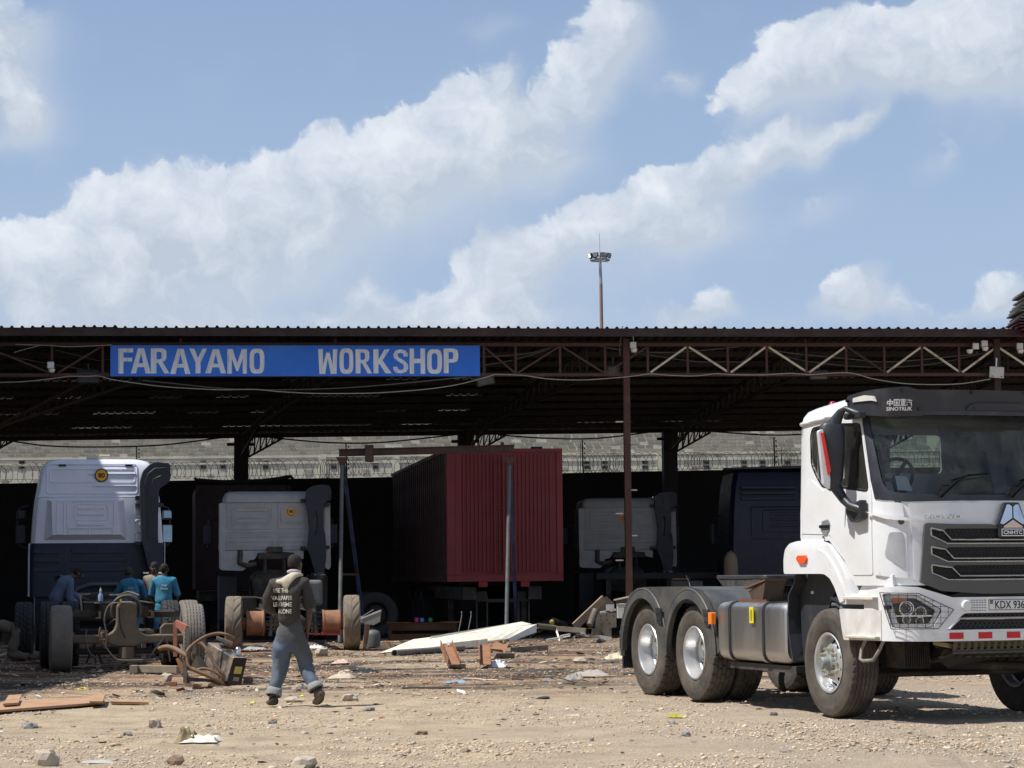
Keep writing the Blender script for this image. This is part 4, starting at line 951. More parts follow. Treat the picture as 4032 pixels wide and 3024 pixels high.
def build_front():
    ty = CC.ty; gf = cabmap(off=.055)
    G_ = lambda y, z, w=0: cabmap(off=.055 + w)(ty(y), z, 0)
    gp = [(-.875, 1.885), (-.55, 1.872), (-.22, 1.872), (-.16, 1.86), (.16, 1.86), (.22, 1.872), (.55, 1.872), (.875, 1.885), (.93, 1.33), (.72, 1.245), (.3, 1.215), (-.3, 1.215), (-.72, 1.245), (-.93, 1.33)]
    T_ = lambda pl: [(ty(a), b) for a, b in pl]
    slots = []; holes_ = []
    for (z0, z1, z2, z3, z4, yi) in ((1.835, 1.81, 1.725, 1.765, 1.69, -.70), (1.66, 1.635, 1.55, 1.59, 1.52, -.68), (1.49, 1.465, 1.385, 1.415, 1.35, -.62)):
        slots.append([(-.82, z0), (yi, z1 - .0), (yi + .08, z2), (-yi - .08, z2), (-yi, z1), (.82, z0), (.82, z3), (.66, z4), (-.66, z4), (-.82, z3)]); holes_.append([(-.82, z0), (yi, z1), (yi + .02, z1 + .02), (-yi - .02, z1 + .02), (-yi, z1), (.82, z0), (.82, z3), (.66, z4), (-.66, z4), (-.82, z3)])
    ins = [rpoly([(y * .985, z) for y, z in s], .015) for s in holes_]
    g = panel('grille', T_(rpoly(gp, .03)), [T_(s) for s in ins], .07, .06, gf, grilm, TR, smooth=30)
    panel('grille_mesh', T_([(-.84, 1.85), (.84, 1.85), (.84, 1.33), (-.84, 1.33)]), [], .09, .003, cabmap(off=.030), mat('mesh_black', (.012, .012, .012), .5), TR)
    # honeycomb bars
    mb = MB()
    for r_ in range(13):
        z = 1.34 + r_ * .042
        for k in range(-19, 20):
            y = k * .042 + (.021 if r_ % 2 else 0)
            if abs(y) < .83: mb.tube([G_(y + .021 * cos(t), z + .018 * sin(t), -.017) for t in np.linspace(0, 2 * pi, 7)], .0035, 4, caps=False)
    mb.build('honeycomb', mat('mesh_bar', (.035, .034, .032), .6), TR)['kind'] = 'stuff'
    # upper mesh bands between the bars
    for s in slots:
        up = s[:6]; lo = [s[0]] + s[9:5:-1] + [s[5]]
        for pl in (up, lo):
            q = dens(pl, .08)[:-1] ; pts = []
            for i in range(len(pl) - 1):
                for k in range(8): pts.append(G_(lerp(pl[i][0], pl[i + 1][0], k / 8), lerp(pl[i][1], pl[i + 1][1], k / 8), .004))
            pts.append(G_(*pl[-1], .004)); MB().tube(pts, .008, 6).build('chrome_strip', mat('grey_chrome', (.45, .45, .42), .3, metal=.8), TR, smooth=60)
    # emblem
    e0 = lambda u, v, w: G_(u, v, .03 + w)
    em = empty('emblem', (0, 0, 0)); em.parent = TR
    sh = rpoly([(-.075, 2.075), (.075, 2.075), (.155, 1.865), (.135, 1.845), (.135, 1.745), (-.135, 1.745), (-.135, 1.845), (-.155, 1.865)], .012, 2)
    panel('badge_plate', sh, [], .1, .04, e0, blkp, em, smooth=None)
    ch = lambda pts: panel('chrome_facet', pts, [], .1, .014, lambda u, v, w: G_(u, v, .044 + w), mat('sky_tint_chrome', (.50, .58, .70), .12, metal=1, var=.05) if pts[0][1] > 1.9 else mat('ground_tint_chrome', (.62, .48, .38), .15, metal=1), em, smooth=None)  # sky and ground reflections put into the chrome as blue and brown tints
    ch([(-.006, 1.985), (-.006, 2.035), (-.032, 2.055), (-.062, 2.055), (-.135, 1.878), (-.118, 1.872), (-.10, 1.868), (-.006, 1.928)])
    ch([(.006, 1.985), (.006, 2.035), (.032, 2.055), (.062, 2.055), (.135, 1.878), (.118, 1.872), (.10, 1.868), (.006, 1.928)])
    ch([(-.10, 1.848), (0, 1.912), (.10, 1.848), (.10, 1.835), (-.10, 1.835)])
    inn = mat('sky_mirror', (.55, .62, .70), .12, metal=.9)
    fr_ = [(-.12, 1.826), (.12, 1.826), (.12, 1.757), (-.12, 1.757)]
    panel('badge_frame', fr_, [[(-.112, 1.819), (.112, 1.819), (.112, 1.764), (-.112, 1.764)]], .1, .008, lambda u, v, w: G_(u, v, .040 + w), chrome, em, smooth=None)
    text_box('badge_letters', 'CNHTC', -.10, .10, 1.774, 1.810, lambda u, v, w: G_(u, v, .031 + w), chrome, em, bold=.02, depth=.008)
    # wide chrome letters, bolted on
    text_box('name_letters', 'HOWO', -.86, -.50, 1.925, 1.963, lambda u, v, w: cabmap(off=.026)(ty(u), v, w), chrome, TR, bold=.03, depth=.016)
    # ---------------- bumper
    by = BC.ty; T2 = lambda pl: [(by(a), b) for a, b in pl]; L2 = BC.L; bm_ = cabmap(BC, 0, 0)
    outer = [(.02, .785), (.02, 1.20), (by(-1.24), 1.285), (by(-1.15), 1.295), (by(-.98), 1.285), (by(-.64), 1.185), (by(.64), 1.185), (by(.98), 1.285), (by(1.15), 1.295), (by(1.24), 1.285), (L2 - .02, 1.20), (L2 - .02, .785), (by(.8), .775), (by(-.8), .775)]
    hl = rpoly([(by(-1.245), 1.225), (by(-1.0), 1.215), (by(-.74), 1.07), (by(-.84), .905), (by(-1.19), .905)], .03)
    hr = [(L2 - u, v) for u, v in reversed(hl)]
    lg = T2(rpoly([(-.70, .88), (-.52, 1.035), (.52, 1.035), (.70, .88)], .03))
    panel('bumper', outer, [hl, hr, lg], .07, .10, bm_, white, TR, smooth=28)
    panel('lower_grille', T2([(-.72, .87), (-.54, 1.04), (.54, 1.04), (.72, .87)]), [], .1, .01, cabmap(BC, -.08, 0), mat('mesh_black', (.012, .012, .012), .5), TR)
    B_ = lambda y, z, w=0: cabmap(BC, w, 0)(by(y), z, 0)
    mb = MB()
    for r_ in range(4):
        for k in range(-11, 12):
            y = k * .05 + (.025 if r_ % 2 else 0); z = .90 + r_ * .037
            mb.tube([B_(y + .024 * cos(t), z + .016 * sin(t), -.06) for t in np.linspace(0, 2 * pi, 7)], .003, 4, caps=False)
    mb.build('lower_mesh', grilm, TR)['kind'] = 'stuff'
    MB().tube([B_(-.68, .885, -.0)] + [B_(lerp(-.56, .56, i / 20), .985, -.01) for i in range(21)] + [B_(.68, .885, 0)], .013, 6).build('lower_grille_bar', alut, TR, smooth=60)
    panel('upper_mesh', T2([(-.66, 1.19), (-.5, 1.235), (.5, 1.235), (.66, 1.19)]), [], .1, .01, cabmap(BC, -.06, 0), mat('mesh_black', (.012, .012, .012), .5), TR)
    # reflective strip
    y = -.835; k = 0
    while y < .80:
        w_ = .145 if k % 2 else .155
        panel('reflector', T2([(y + .002, .795), (y + .002, .855), (min(.82, y + w_) - .002, .855), (min(.82, y + w_) - .002, .795)]), [], .06, .003, cabmap(BC, .006, 0), redr if k % 2 else whr, TR, smooth=None); y += w_; k += 1
    # number plate
    pl = panel('number_plate', T2([(-.275, 1.055), (-.275, 1.165), (.245, 1.165), (.245, 1.055)]), [], .1, .006, cabmap(BC, .012, 0), mat('plate_white', (.74, .74, .72), .4, var=.02), TR, smooth=None)
    kb = mat('plate_black', (.012, .012, .015), .5)
    fm = lambda u, v, w: cabmap(BC, .0125, 0)(by(u), v, w)
    text_box('plate_text', 'KDX 936', -.20, .115, 1.073, 1.147, fm, kb, pl, bold=.01, depth=.002)
    panel('plate_border', T2([(-.270, 1.06), (-.270, 1.16), (.240, 1.16), (.240, 1.06)]), [T2([(-.264, 1.065), (-.264, 1.155), (.234, 1.155), (.234, 1.065)])], .1, .001, cabmap(BC, .014, 0), kb, pl, smooth=None)
    for i, (z0, z1, c) in enumerate(((1.143, 1.152, kb), (1.131, 1.141, mat('flag_red', (.55, .02, .02), .5)), (1.118, 1.129, mat('flag_green', (.02, .25, .06), .5)))):
        panel('flag_stripe', T2([(-.255, z0), (-.255, z1), (-.222, z1), (-.222, z0)]), [], .1, .001, cabmap(BC, .0145, 0), c, pl, smooth=None)
    for y in (-.50, .50): MB().lathe([(0, .03), (.045, .028), (.052, .015), (.052, 0)], o=B_(y, 1.105, 0), ax=(1, 0, 0), n=20).build('tow_cover', white, TR, smooth=50)
    mb = MB()
    for y in list(np.arange(-.44, -.29, .028)) + list(np.arange(.29, .44, .028)):
        for z in (1.06, 1.085, 1.11, 1.135, 1.155):
            a = B_(y, z, .001); mb.box(a.x - .004, a.x + .002, y - .008, y + .008, z - .003, z + .003)
    mb.build('vent_slots', kb, TR)
    # ---------------- headlights
    for s in (1, -1):
        Hx = empty('headlight', (0, 0, 0)); Hx.parent = TR
        TT = (lambda t: t) if s == 1 else (lambda t: L2 - t)
        back = rpoly([(by(-1.24), 1.22), (by(-1.0), 1.21), (by(-.75), 1.07), (by(-.845), .91), (by(-1.185), .91)], .03)
        mp = lambda off: (lambda u, v, w: cabmap(BC, off, 0)(TT(u), v, w))
        panel('housing', back, [], .08, .005, mp(-.085), mat('lamp_black', (.02, .02, .022), .3), Hx, smooth=30)
        panel('bezel', back, [rpoly([(by(-1.205), 1.185), (by(-1.0), 1.18), (by(-.80), 1.065), (by(-.87), .945), (by(-1.155), .945)], .025)], .08, .03, mp(-.02), mat('lamp_bright_bezel', (.82, .82, .82), .25, metal=.35, var=.03), Hx, smooth=40)
        for (y, z, r_) in ((-1.085, 1.085, .072), (-.94, 1.05, .055), (-1.09, .98, .04), (-.95, .965, .04)):
            o = cabmap(BC, -.07, 0)(TT(by(y)), z, 0)
            nn = V(.9, -.3 * s, 0).normalized()
            MB().lathe([(r_, .0), (r_, .035), (r_ * .84, .036), (r_ * .74, .01), (r_ * .3, .0)], o=o, ax=nn, n=24).build('lamp_ring', chrome, Hx, smooth=40)
            MB().lathe([(0, .03), (r_ * .5, .022), (r_ * .7, .004)], o=o, ax=nn, n=20).build('projector', glass('lamp_glass', (.7, .75, .8), .03, .15), Hx, smooth=60)
        panel('turn_signal', [(by(-1.215), 1.195), (by(-1.05), 1.19), (by(-1.11), 1.145), (by(-1.21), 1.125)], [], .08, .01, mp(-.045), amber, Hx)
        panel('divider', [(by(-1.19), 1.022), (by(-.82), 1.022), (by(-.82), 1.008), (by(-1.19), 1.008)], [], .08, .02, mp(-.035), chrome, Hx)
        panel('lens', back, [], .1, 0, mp(-.008), glass('lens_glass', (.93, .95, .96), .02, .05), Hx, smooth=60)
        gd = MB(); gy0, gy1 = by(-1.235), by(-.62)
        outl = [(by(-1.245), 1.235), (by(-.98), 1.225), (by(-.64), 1.07), (by(-.80), .895), (by(-1.19), .895)]
        for i in range(5):
            a, b = outl[i], outl[(i + 1) % 5]; gd.tube([mp(.03)(lerp(a[0], b[0], k / 6), lerp(a[1], b[1], k / 6), 0) for k in range(7)], .004, 5)
        nC = 9
        for i in range(1, nC):
            u = lerp(gy0, gy1, i / nC); zz = [z for z in np.arange(.88, 1.25, .004) if inpoly((u, z), outl)]
            if zz: gd.tube([mp(.03)(u, zz[0], 0), mp(.032)(u, zz[-1], 0)], .0024, 4)
        for z in np.arange(.945, 1.22, .052):
            uu = [u for u in np.arange(gy0 - .05, gy1 + .05, .004) if inpoly((u, z), outl)]
            if uu: gd.tube([mp(.03)(lerp(uu[0], uu[-1], k / 6), z, 0) for k in range(7)], .0024, 4)
        gd.build('lamp_guard', mat('guard_black', (.01, .01, .012), .5), Hx)
    # ---------------- side panels below the doors, wheel arch fenders
    for s in (1, -1):
        q = []
        fen = [(-.775, 1.415), (-.775, 1.56), (-.74, 1.66), (-.64, 1.725), (-.48, 1.745), (.05, 1.745), (.22, 1.70), (.42, 1.56), (.60, 1.36), (.68, 1.20), (.95, 1.195), (.95, 1.12), (.47, 1.12), (.44, 1.18), (.36, 1.29), (.27, 1.37), (.16, 1.41), (0, 1.415)]
        def fmap(u, v, w): 
            d = .02 if v < 1.7 else .02 - (v - 1.7) * .35
            return V(u, -(1.262 + d + w), v)
        q.append(panel('wheel_arch_fender', rpoly(fen, .03, 2), [], .08, .16, fmap, white, TR, smooth=35))
        q.append(panel('arch_flare', rpoly([(.0, 1.66), (.18, 1.62), (.36, 1.49), (.50, 1.33), (.57, 1.16), (.475, 1.13), (.44, 1.18), (.36, 1.29), (.27, 1.37), (.16, 1.41), (0, 1.418)], .02, 2), [], .05, .012, lambda u, v, w: V(u, -(1.296 + w), v), white, TR, smooth=35))
        q.append(MB().prism(rpoly([(-.45, 1.565), (-.42, 1.60), (-.24, 1.60), (-.215, 1.565), (-.26, 1.515), (-.39, 1.515)], .012), -1.305, -1.27, 'y').build('side_marker', orl, TR, bevel=.006))
        stp = [(.41, 1.075), (1.22, 1.075), (1.22, .785), (.49, .775), (.455, .88)]
        q.append(panel('step_panel', rpoly(stp, .02, 2), [], .07, .05, lambda u, v, w: V(u, -(1.272 - max(0, u - 1.1) * .15 + w), v), mat('dusty_white_step', (.68, .68, .67), .4, var=.05, scale=3, col2=(.46, .41, .34), c2amt=.36, c2scale=4, sharp=.25), TR, smooth=30))
        q.append(MB().prism([(.52, .775), (1.15, .785), (.93, 1.03), (.62, 1.03)], -1.252, -1.12, 'y').build('step_well', mat('step_shadow_white', (.6, .6, .59), .4), TR))
        q.append(MB().box(.58, 1.18, -1.32, -1.22, 1.165, 1.195).build('step_tread', mat('worn_step', (.55, .51, .44), .6, var=.2), TR, bevel=.006))
        q.append(MB().box(.60, 1.20, -1.315, -1.22, .80, .825).build('step_tread', mat('worn_step', (.55, .51, .44), .6, var=.2), TR, bevel=.006))
        q.append(MB().box(.42, 1.3, -1.235, -.9, 1.08, 1.115).build('step_bracket', blkp, TR))
        q.append(MB().tube([(.83, -1.2, .8), (.80, -1.24, .70), (.82, -1.27, .60), (.90, -1.28, .585), (1.10, -1.28, .60), (1.15, -1.25, .68), (1.16, -1.2, .78)], .017, 8).build('foot_stirrup', mat('stirrup', (.20, .19, .17), .5, var=.3), TR, smooth=60))
        # door foot panel between bumper and door
        q.append(panel('cab_sill', [(.95, 1.42), (1.30, 1.40), (1.30, 1.19), (.68, 1.19)], [], .08, .02, lambda u, v, w: V(u, -(1.225 - max(0, u - 1.1) * .3 + w), v), white, TR, smooth=30))
        if s == -1:
            for o in q:
                o.scale = (1, -1, 1)
build_front()

def build_cab_extras():
    # sun visor
    ctr = Contour([(.78, -1.27), (.95, -1.285), (1.12, -1.27), (1.26, -1.2), (1.35, -1.05), (1.42, -.8), (1.47, -.4), (1.49, 0)]); L3 = ctr.L
    def vm(u, v, w):
        p, n = ctr.at(u); k = v - 2.93; out = .02 + .10 * max(0, min(1, (p.x - 1.0) / .3)); x = p.x - .16 + k * out * 1.2 ; return V(x + n.x * w, p.y * .985 + n.y * w, v)
    yv = ctr.ty
    out = rpoly([(.0, 3.04), (.0, 3.13), (yv(-1.1), 3.175), (yv(-.95), 3.185), (yv(-.86), 3.155), (yv(.86), 3.155), (yv(.95), 3.185), (yv(1.1), 3.175), (L3, 3.13), (L3, 3.04), (L3 - .12, 2.95), (yv(1.17), 2.905), (yv(.80), 2.905), (yv(.72), 2.955), (yv(-.72), 2.955), (yv(-.80), 2.905), (yv(-1.17), 2.905), (.12, 2.95)], .03, 2)
    vis = panel('sun_visor', out, [], .08, .03, vm, blkp, TR, smooth=35)
    panel('visor_bulge', rpoly([(yv(-.38), 2.965), (yv(-.28), 3.03), (yv(.28), 3.03), (yv(.38), 2.965)], .06), [], .06, .03, lambda u, v, w: vm(u, v, w + .028), blkp, TR, smooth=40)
    text_box('visor_letters', 'SINOTRUK', yv(-1.13), yv(-.90), 2.955, 2.992, lambda u, v, w: vm(u, v, w + .009), mat('letter_white', (.8, .8, .8), .5, var=.02), vis, bold=.02, depth=.004)
    # four block characters of the name in Chinese, built from strokes
    lw = mat('letter_white', (.8, .8, .8), .5, var=.02)
    strokes = [  # in a unit box (x0,x1,y0,y1)
        [(0,1,.60,.74),(0,1,.26,.38),(0,.14,.26,.74),(.86,1,.26,.74),(.42,.58,0,1)],
        [(0,1,.86,1),(0,1,0,.12),(0,.13,0,1),(.87,1,0,1),(.25,.75,.68,.78),(.25,.75,.44,.54),(.22,.78,.20,.30),(.44,.56,.20,.78),(.62,.72,.32,.40)],
        [(.08,.92,.88,1),(0,1,.70,.80),(.12,.88,.36,.44),(.12,.24,.30,.64),(.76,.88,.30,.64),(.12,.88,.56,.64),(.44,.56,.02,.98),(.1,.9,.16,.25),(0,1,0,.10)],
        [(.0,.16,.80,.94),(.0,.14,.46,.60),(.02,.14,0,.28),(.36,.48,.72,1),(.34,1,.74,.86),(.36,.92,.48,.58),(.80,.92,.06,.58),(.80,1,0,.12)]]
    mb = MB(); x0, x1 = -1.13, -.90; wch = (x1 - x0) / 4
    for i, st in enumerate(strokes):
        for a, b, c, d in st:
            u0 = yv(x0 + wch * (i + .04 + a * .88)); u1 = yv(x0 + wch * (i + .04 + b * .88)); v0 = 3.002 + .062 * c; v1 = 3.002 + .062 * d
            mb.add([vm(u0, v0, .013), vm(u1, v0, .013), vm(u1, v1, .013), vm(u0, v1, .013), vm(u0, v0, .001), vm(u1, v0, .001), vm(u1, v1, .001), vm(u0, v1, .001)], [(0, 1, 2, 3), (7, 6, 5, 4), (0, 4, 5, 1), (1, 5, 6, 2), (2, 6, 7, 3), (3, 7, 4, 0)])
    mb.build('visor_characters', lw, vis)
    for s in (0, 1):
        f = (lambda u: u) if s == 0 else (lambda u: L3 - u)
        lp = rpoly([(f(.17), 3.06), (f(.17), 3.10), (f(.36), 3.115), (f(.47), 3.10), (f(.50), 3.045), (f(.44), 3.06)], .012, 2)
        if s: lp = lp[::-1]
        panel('marker_lamp', lp, [], .05, .018, lambda u, v, w: vm(u, v, w + .012), mat('clear_marker', (.62, .60, .56), .12, var=.1), TR, smooth=40)
    for u, z in ((.05, 3.085), (yv(-1.0), 3.15), (yv(-.83), 2.97), (yv(-.30), 3.13), (yv(.30), 3.13), (yv(-.28), 2.985)):
        p = vm(u, z, .0); q = vm(u, z, .03); MB().cyl(p, q, .016, n=10).build('visor_bolt', mat('bolt_black', (.01, .01, .01), .15), TR, smooth=50)
    # beacon
    MB().lathe([(.05, 0), (.05, .02), (.038, .04), (.036, .07), (.022, .095), (0, .1)], o=(-.30, -.93, 3.06), n=18).build('beacon', mat('beacon_red', (.35, .02, .05), .2), TR, smooth=50)
    # mirrors
    for s in (1, -1):
        mr = empty('mirror', (0, 0, 0)); mr.parent = TR
        T = Matrix.Translation((.66, -1.44, 2.57)) @ Matrix.Rotation(radians(-18), 4, 'Z') @ Matrix.Rotation(radians(3), 4, 'Y')
        mb = MB(); secs = []
        prof = [(-.36, .03, .04), (-.33, .065, .07), (-.22, .105, .10), (0, .118, .11), (.20, .122, .11), (.275, .115, .10), (.315, .07, .06)]
        vs = []; nn = 16
        for z, hx, hy in prof:
            for k in range(nn):
                t = 2 * pi * k / nn; c_, s_ = cos(t), sin(t); vs.append(T @ V(math.copysign(abs(s_) ** .6, s_) * hy * .75, math.copysign(abs(c_) ** .6, c_) * hx, z))
        fs = [(j * nn + k, j * nn + (k + 1) % nn, (j + 1) * nn + (k + 1) % nn, (j + 1) * nn + k) for j in range(len(prof) - 1) for k in range(nn)] + [tuple(range(nn - 1, -1, -1)), tuple(range((len(prof) - 1) * nn, len(prof) * nn))]
        mb.add(vs, fs).build('mirror_housing', blkp, mr, smooth=60)
        MB().prism(rpoly([(-.150, .22), (-.10, .24), (-.035, -.24), (-.04, -.345), (-.105, -.30)], .02), -.01, .10, 'x', T=T).build('mirror_edge', mat('mirror_shell_grey', (.62, .63, .65), .35), mr, bevel=.006)
        MB().prism(rpoly([(-.128, .205), (-.098, .205), (-.032, -.16), (-.062, -.215)], .01), .100, .112, 'x', T=T).build('mirror_stripe', mat('red_strip', (.72, .035, .03), .35), mr)
        MB().box(-.105, -.092, -.13, .13, -.24, .22, T=T).build('mirror_glass', chrome, mr)
        MB().tube([T @ V(0, .02, .28), T @ V(.03, .08, .40), (.80, -1.36, 3.0), (.90, -1.27, 2.94)], [.07, .04, .028, .035], 10).build('upper_arm', blkp, mr, smooth=60)
        MB().tube([T @ V(0, .03, -.32), T @ V(.03, .10, -.44), (.86, -1.36, 2.06), (.96, -1.29, 2.02)], [.06, .045, .04, .045], 10).build('lower_arm', blkp, mr, smooth=60)
        MB().prism(rpoly([(.70, 2.05), (1.0, 2.12), (1.0, 1.93), (.80, 1.90), (.70, 1.98)], .03), -1.33, -1.255, 'y').build('arm_bracket', blkp, mr, bevel=.01)
        MB().box(.66, .98, -1.31, -1.24, 2.90, 2.96).build('arm_bracket', blkp, mr, bevel=.01)
        if s == -1: mr.scale = (1, -1, 1)
    # wipers
    for y0, y1 in ((-.72, -.18), (.02, .52)):
        o = cabmap(off=.03); ty = CC.ty
        wp = MB(); wp.tube([o(ty(y0), 2.13, .02), o(ty(y0 + .04), 2.17, .04), o(ty(y0 + .22), 2.30, .045), o(ty(y0 + .34), 2.345, .03)], [.02, .016, .011, .008], 6)
        wp.tube([o(ty(y0 + .14), 2.285, .012), o(ty(lerp(y0, y1, .6)), 2.335, .012), o(ty(y1), 2.355, .012)], .010, 5)
        wp.tube([o(ty(y0 - .03), 2.15, .01), o(ty(y0 + .03), 2.235, .03), o(ty(y0 + .12), 2.235, .02)], .006, 5)
        wp.build('wiper', mat('wiper_black', (.006, .006, .007), .85, spec=.1), TR, smooth=60)
    # interior
    MB().prism([(.62, 2.10), (.70, 2.19), (1.20, 2.155), (1.33, 2.10), (1.3, 1.8), (.7, 1.76)], -1.12, 1.12, 'y').build('dashboard', intr, TR, bevel=.03)
    sw = MB(); T = Matrix.Translation((.66, -.80, 2.33)) @ Matrix.Rotation(radians(-58), 4, 'Y')
    sw.tube([T @ V(.225 * cos(t), .225 * sin(t), 0) for t in np.linspace(0, 2 * pi, 25)], .018, 8, caps=False)
    for k in range(3): sw.tube([T @ V(0, 0, -.03), T @ V(.21 * cos(k * 2.1 + .5), .21 * sin(k * 2.1 + .5), 0)], .02, 6)
    sw.cyl(T @ V(0, 0, -.03), T @ V(0, 0, -.25), .035); sw.build('steering_wheel', mat('wheel_black', (.02, .02, .022), .5), TR, smooth=50)
    for y in (-.62, .62):
        st = empty('seat', (0, 0, 0)); st.parent = TR
        sm_ = mat('seat_cloth', (.03, .035, .05), .6, var=.3)
        MB().box(-.25, .28, y - .26, y + .26, 1.98, 2.10).build('cushion', sm_, st, bevel=.05)
        MB().prism(rpoly([(-.22, 2.05), (-.38, 2.66), (-.28, 2.68), (-.10, 2.1)], .04), y - .22, y + .22, 'y').build('backrest', sm_, st, bevel=.04)
        MB().prism(rpoly([(-.39, 2.66), (-.41, 2.86), (-.31, 2.86), (-.29, 2.66)], .03), y - .12, y + .12, 'y').build('headrest', sm_, st, bevel=.03)
    # plastic film still hanging over passenger side, paper at the windscreen
    fl = MB(); n1 = 14
    vs = [(.25 + .05 * sin(i * 1.7 + j), lerp(-.05, .95, i / n1) + .03 * sin(j * 2.1), lerp(2.15, 2.88, j / 8)) for j in range(9) for i in range(n1 + 1)]
    fl.add(vs, [(j * (n1 + 1) + i, j * (n1 + 1) + i + 1, (j + 1) * (n1 + 1) + i + 1, (j + 1) * (n1 + 1) + i) for j in range(8) for i in range(n1)])
    fl.build('seat_film', glass('plastic_film', (.75, .8, .9), .2, .22), TR, smooth=70, recalc=False)
    o = cabmap(off=-.03); ty = CC.ty
    MB().add([o(ty(-1.10), 2.20, 0), o(ty(-.96), 2.185, 0), o(ty(-.99), 2.33, 0), o(ty(-1.10), 2.335, 0)], [(0, 1, 2, 3)]).build('paper_notice', mat('paper', (.70, .74, .80), .6, var=.04), TR)
build_cab_extras()

def build_chassis():
    for s in (1, -1):
        MB().chan((-5.3, s * .42, .88), (1.15, s * .42, .88), .09, .27, .012).build('frame_rail', chass, TR)
    for x in (-5.2, -3.98, -2.6, -1.2): MB().box(x - .05, x + .05, -.37, .37, .80, .95).build('cross_member', chass, TR)
    # wheels
    w0 = empty('wheel', (0, -1.05, .535)); w0.parent = TR; link('tyre', tyre('rib', rub), w0); steer_rim(w0, -1)
    w1 = empty('wheel', (0, 1.05, .535)); w1.parent = TR; link('tyre', tyre('rib', rub), w1); steer_rim(w1, 1)
    for x in (-3.3, -4.65):
        for s in (-1, 1):
            w = empty('wheel', (x, s * 1.04, .535)); w.parent = TR; w.rotation_euler = (0, random.random() * 3, 0); link('tyre', tyre('block', rub), w); drive_rim(w, s)
            w = empty('wheel', (x, s * .70, .535)); w.parent = TR; link('tyre', tyre('block', rub), w)
            MB().lathe([(.29, -.13), (.27, -.12), (.26, .12), (.29, .13)], ax=(0, 1, 0), n=30).build('rim', hubm, w, smooth=40)
        MB().cyl((x, -.9, .535), (x, .9, .535), .085).lathe([(.1, -.25), (.22, -.12), (.24, 0), (.22, .12), (.1, .25)], o=(x, 0, .56), ax=(1, 0, 0)).build('rear_axle', under, TR, smooth=40)
    MB().box(-.06, .06, -.85, .85, .42, .53).cyl((-.01, -.95, .53), (-.01, .95, .53), .06).build('front_axle', under, TR, bevel=.015)
    mb = MB()
    for k in range(4): 
        for s in (-1, 1): mb.bar((-.85 + .08 * k, s * .42, .60 + .02 * k), (.85 - .08 * k, s * .42, .60 + .02 * k), .08, .014)
    mb.build('leaf_spring', under, TR)
    mb = MB(); mb.tube([(.28, -.85, .42), (.28, .85, .42)], .028, 8); mb.tube([(.35, -.55, .80), (.30, -.60, .52), (-.1, -.80, .50)], .03, 8); mb.build('steering_rods', under, TR, smooth=50)
    MB().prism(rpoly([(-.6, .62), (-.6, 1.5), (.75, 1.5), (.75, .72), (.3, .55)], .05), -.36, .36, 'y').build('engine', under, TR, bevel=.03)
    MB().box(.95, 1.12, -.48, .48, .70, 1.6).build('radiator', mat('radiator_black', (.015, .015, .015), .7), TR)
    mb = MB()
    for i in range(14): mb.box(.96 - .0, 1.2, -.95 + .005 * i, -.93 + .005 * i, .60, .61) if False else None
    # finned box (air dryer / cooler), air tanks
    mb = MB(); mb.box(.45, .8, -.80, -.52, .50, .76)
    for i in range(12): mb.box(.80, .83, -.80 + i * .024, -.788 + i * .024, .50, .76)
    mb.build('oil_cooler', under, TR)
    MB().cyl((.75, .25, .66), (1.05, -.45, .60), .09, n=14).cyl((.9, -.5, .72), (1.2, -.1, .78), .035, n=10).cyl((.6, -.2, .52), (1.0, .5, .5), .05, n=10).build('steering_box', under, TR, smooth=50)
    # slotted skid guard and slanted bars below the bumper
    hol = [rpoly([(y - .018, .69), (y - .018, .755), (y + .018, .755), (y + .018, .69)], .012) for y in np.arange(-.50, .53, .072)]
    panel('slotted_guard', [(-.56, .665), (-.56, .78), (.56, .78), (.56, .665)], hol, .12, .008, lambda u, v, w: V(1.36 - (.78 - v) * .3 + w, u, v), mat('guard_olive', (.08, .075, .06), .6), TR, smooth=None)
    mb = MB(); 
    for i in range(11):
        y = -.5 + i * .1; mb.bar((1.33, y, .665), (.78, y + .05, .56), .02, .02)
    mb.bar((1.33, -.56, .66), (1.33, .56, .66), .03, .02); mb.bar((.78, -.52, .56), (.78, .6, .56), .03, .02); mb.bar((1.05, -.55, .61), (1.05, .58, .61), .02, .015)
    mb.build('skid_bars', mat('guard_olive', (.08, .075, .06), .6), TR)
    mb = MB()
    for k in range(3): mb.tube([(1.30, -.75, .77 - k * .012), (1.30, -.55, .735 - k * .015), (1.30, -.3, .745 - k * .015), (1.28, .6, .74 - k * .015)], .007, 5)
    mb.build('brass_pipe', mat('brass_line', (.45, .36, .18), .4, metal=.6), TR)
    # splash guard behind the front wheel
    for s in (1, -1):
        pl = rpoly([(-.78, 1.18), (-.60, 1.36), (-.56, 1.50), (.20, 1.50), (.05, 1.30), (-.10, 1.12), (-.28, .9), (-.40, .62), (-.72, .54), (-.755, .8)], .02)
        a = panel('splash_guard', pl, [], .12, .012, lambda u, v, w: V(u, -(1.10 + w), v), blkp, TR, smooth=None)
        b = MB(); path = [(-.66, 1.44), (-.70, 1.32), (-.83, 1.20), (-.86, 1.0), (-.84, .8), (-.76, .52)]
        wd = [.10, .14, .20, .24, .22, .03]
        vs = []
        for (x, z), w_ in zip(path, wd): vs += [(x, -1.21, z), (x + .02, -1.21 + w_, z), (x + .035, -1.21 + w_, z), (x + .035, -1.215, z)]
        b.add(vs, [(4 * i + k, 4 * i + (k + 1) % 4, 4 * i + 4 + (k + 1) % 4, 4 * i + 4 + k) for i in range(5) for k in range(4)] + [(0, 1, 2, 3), (20, 21, 22, 23)])
        b = b.build('mud_flap', blkp, TR)
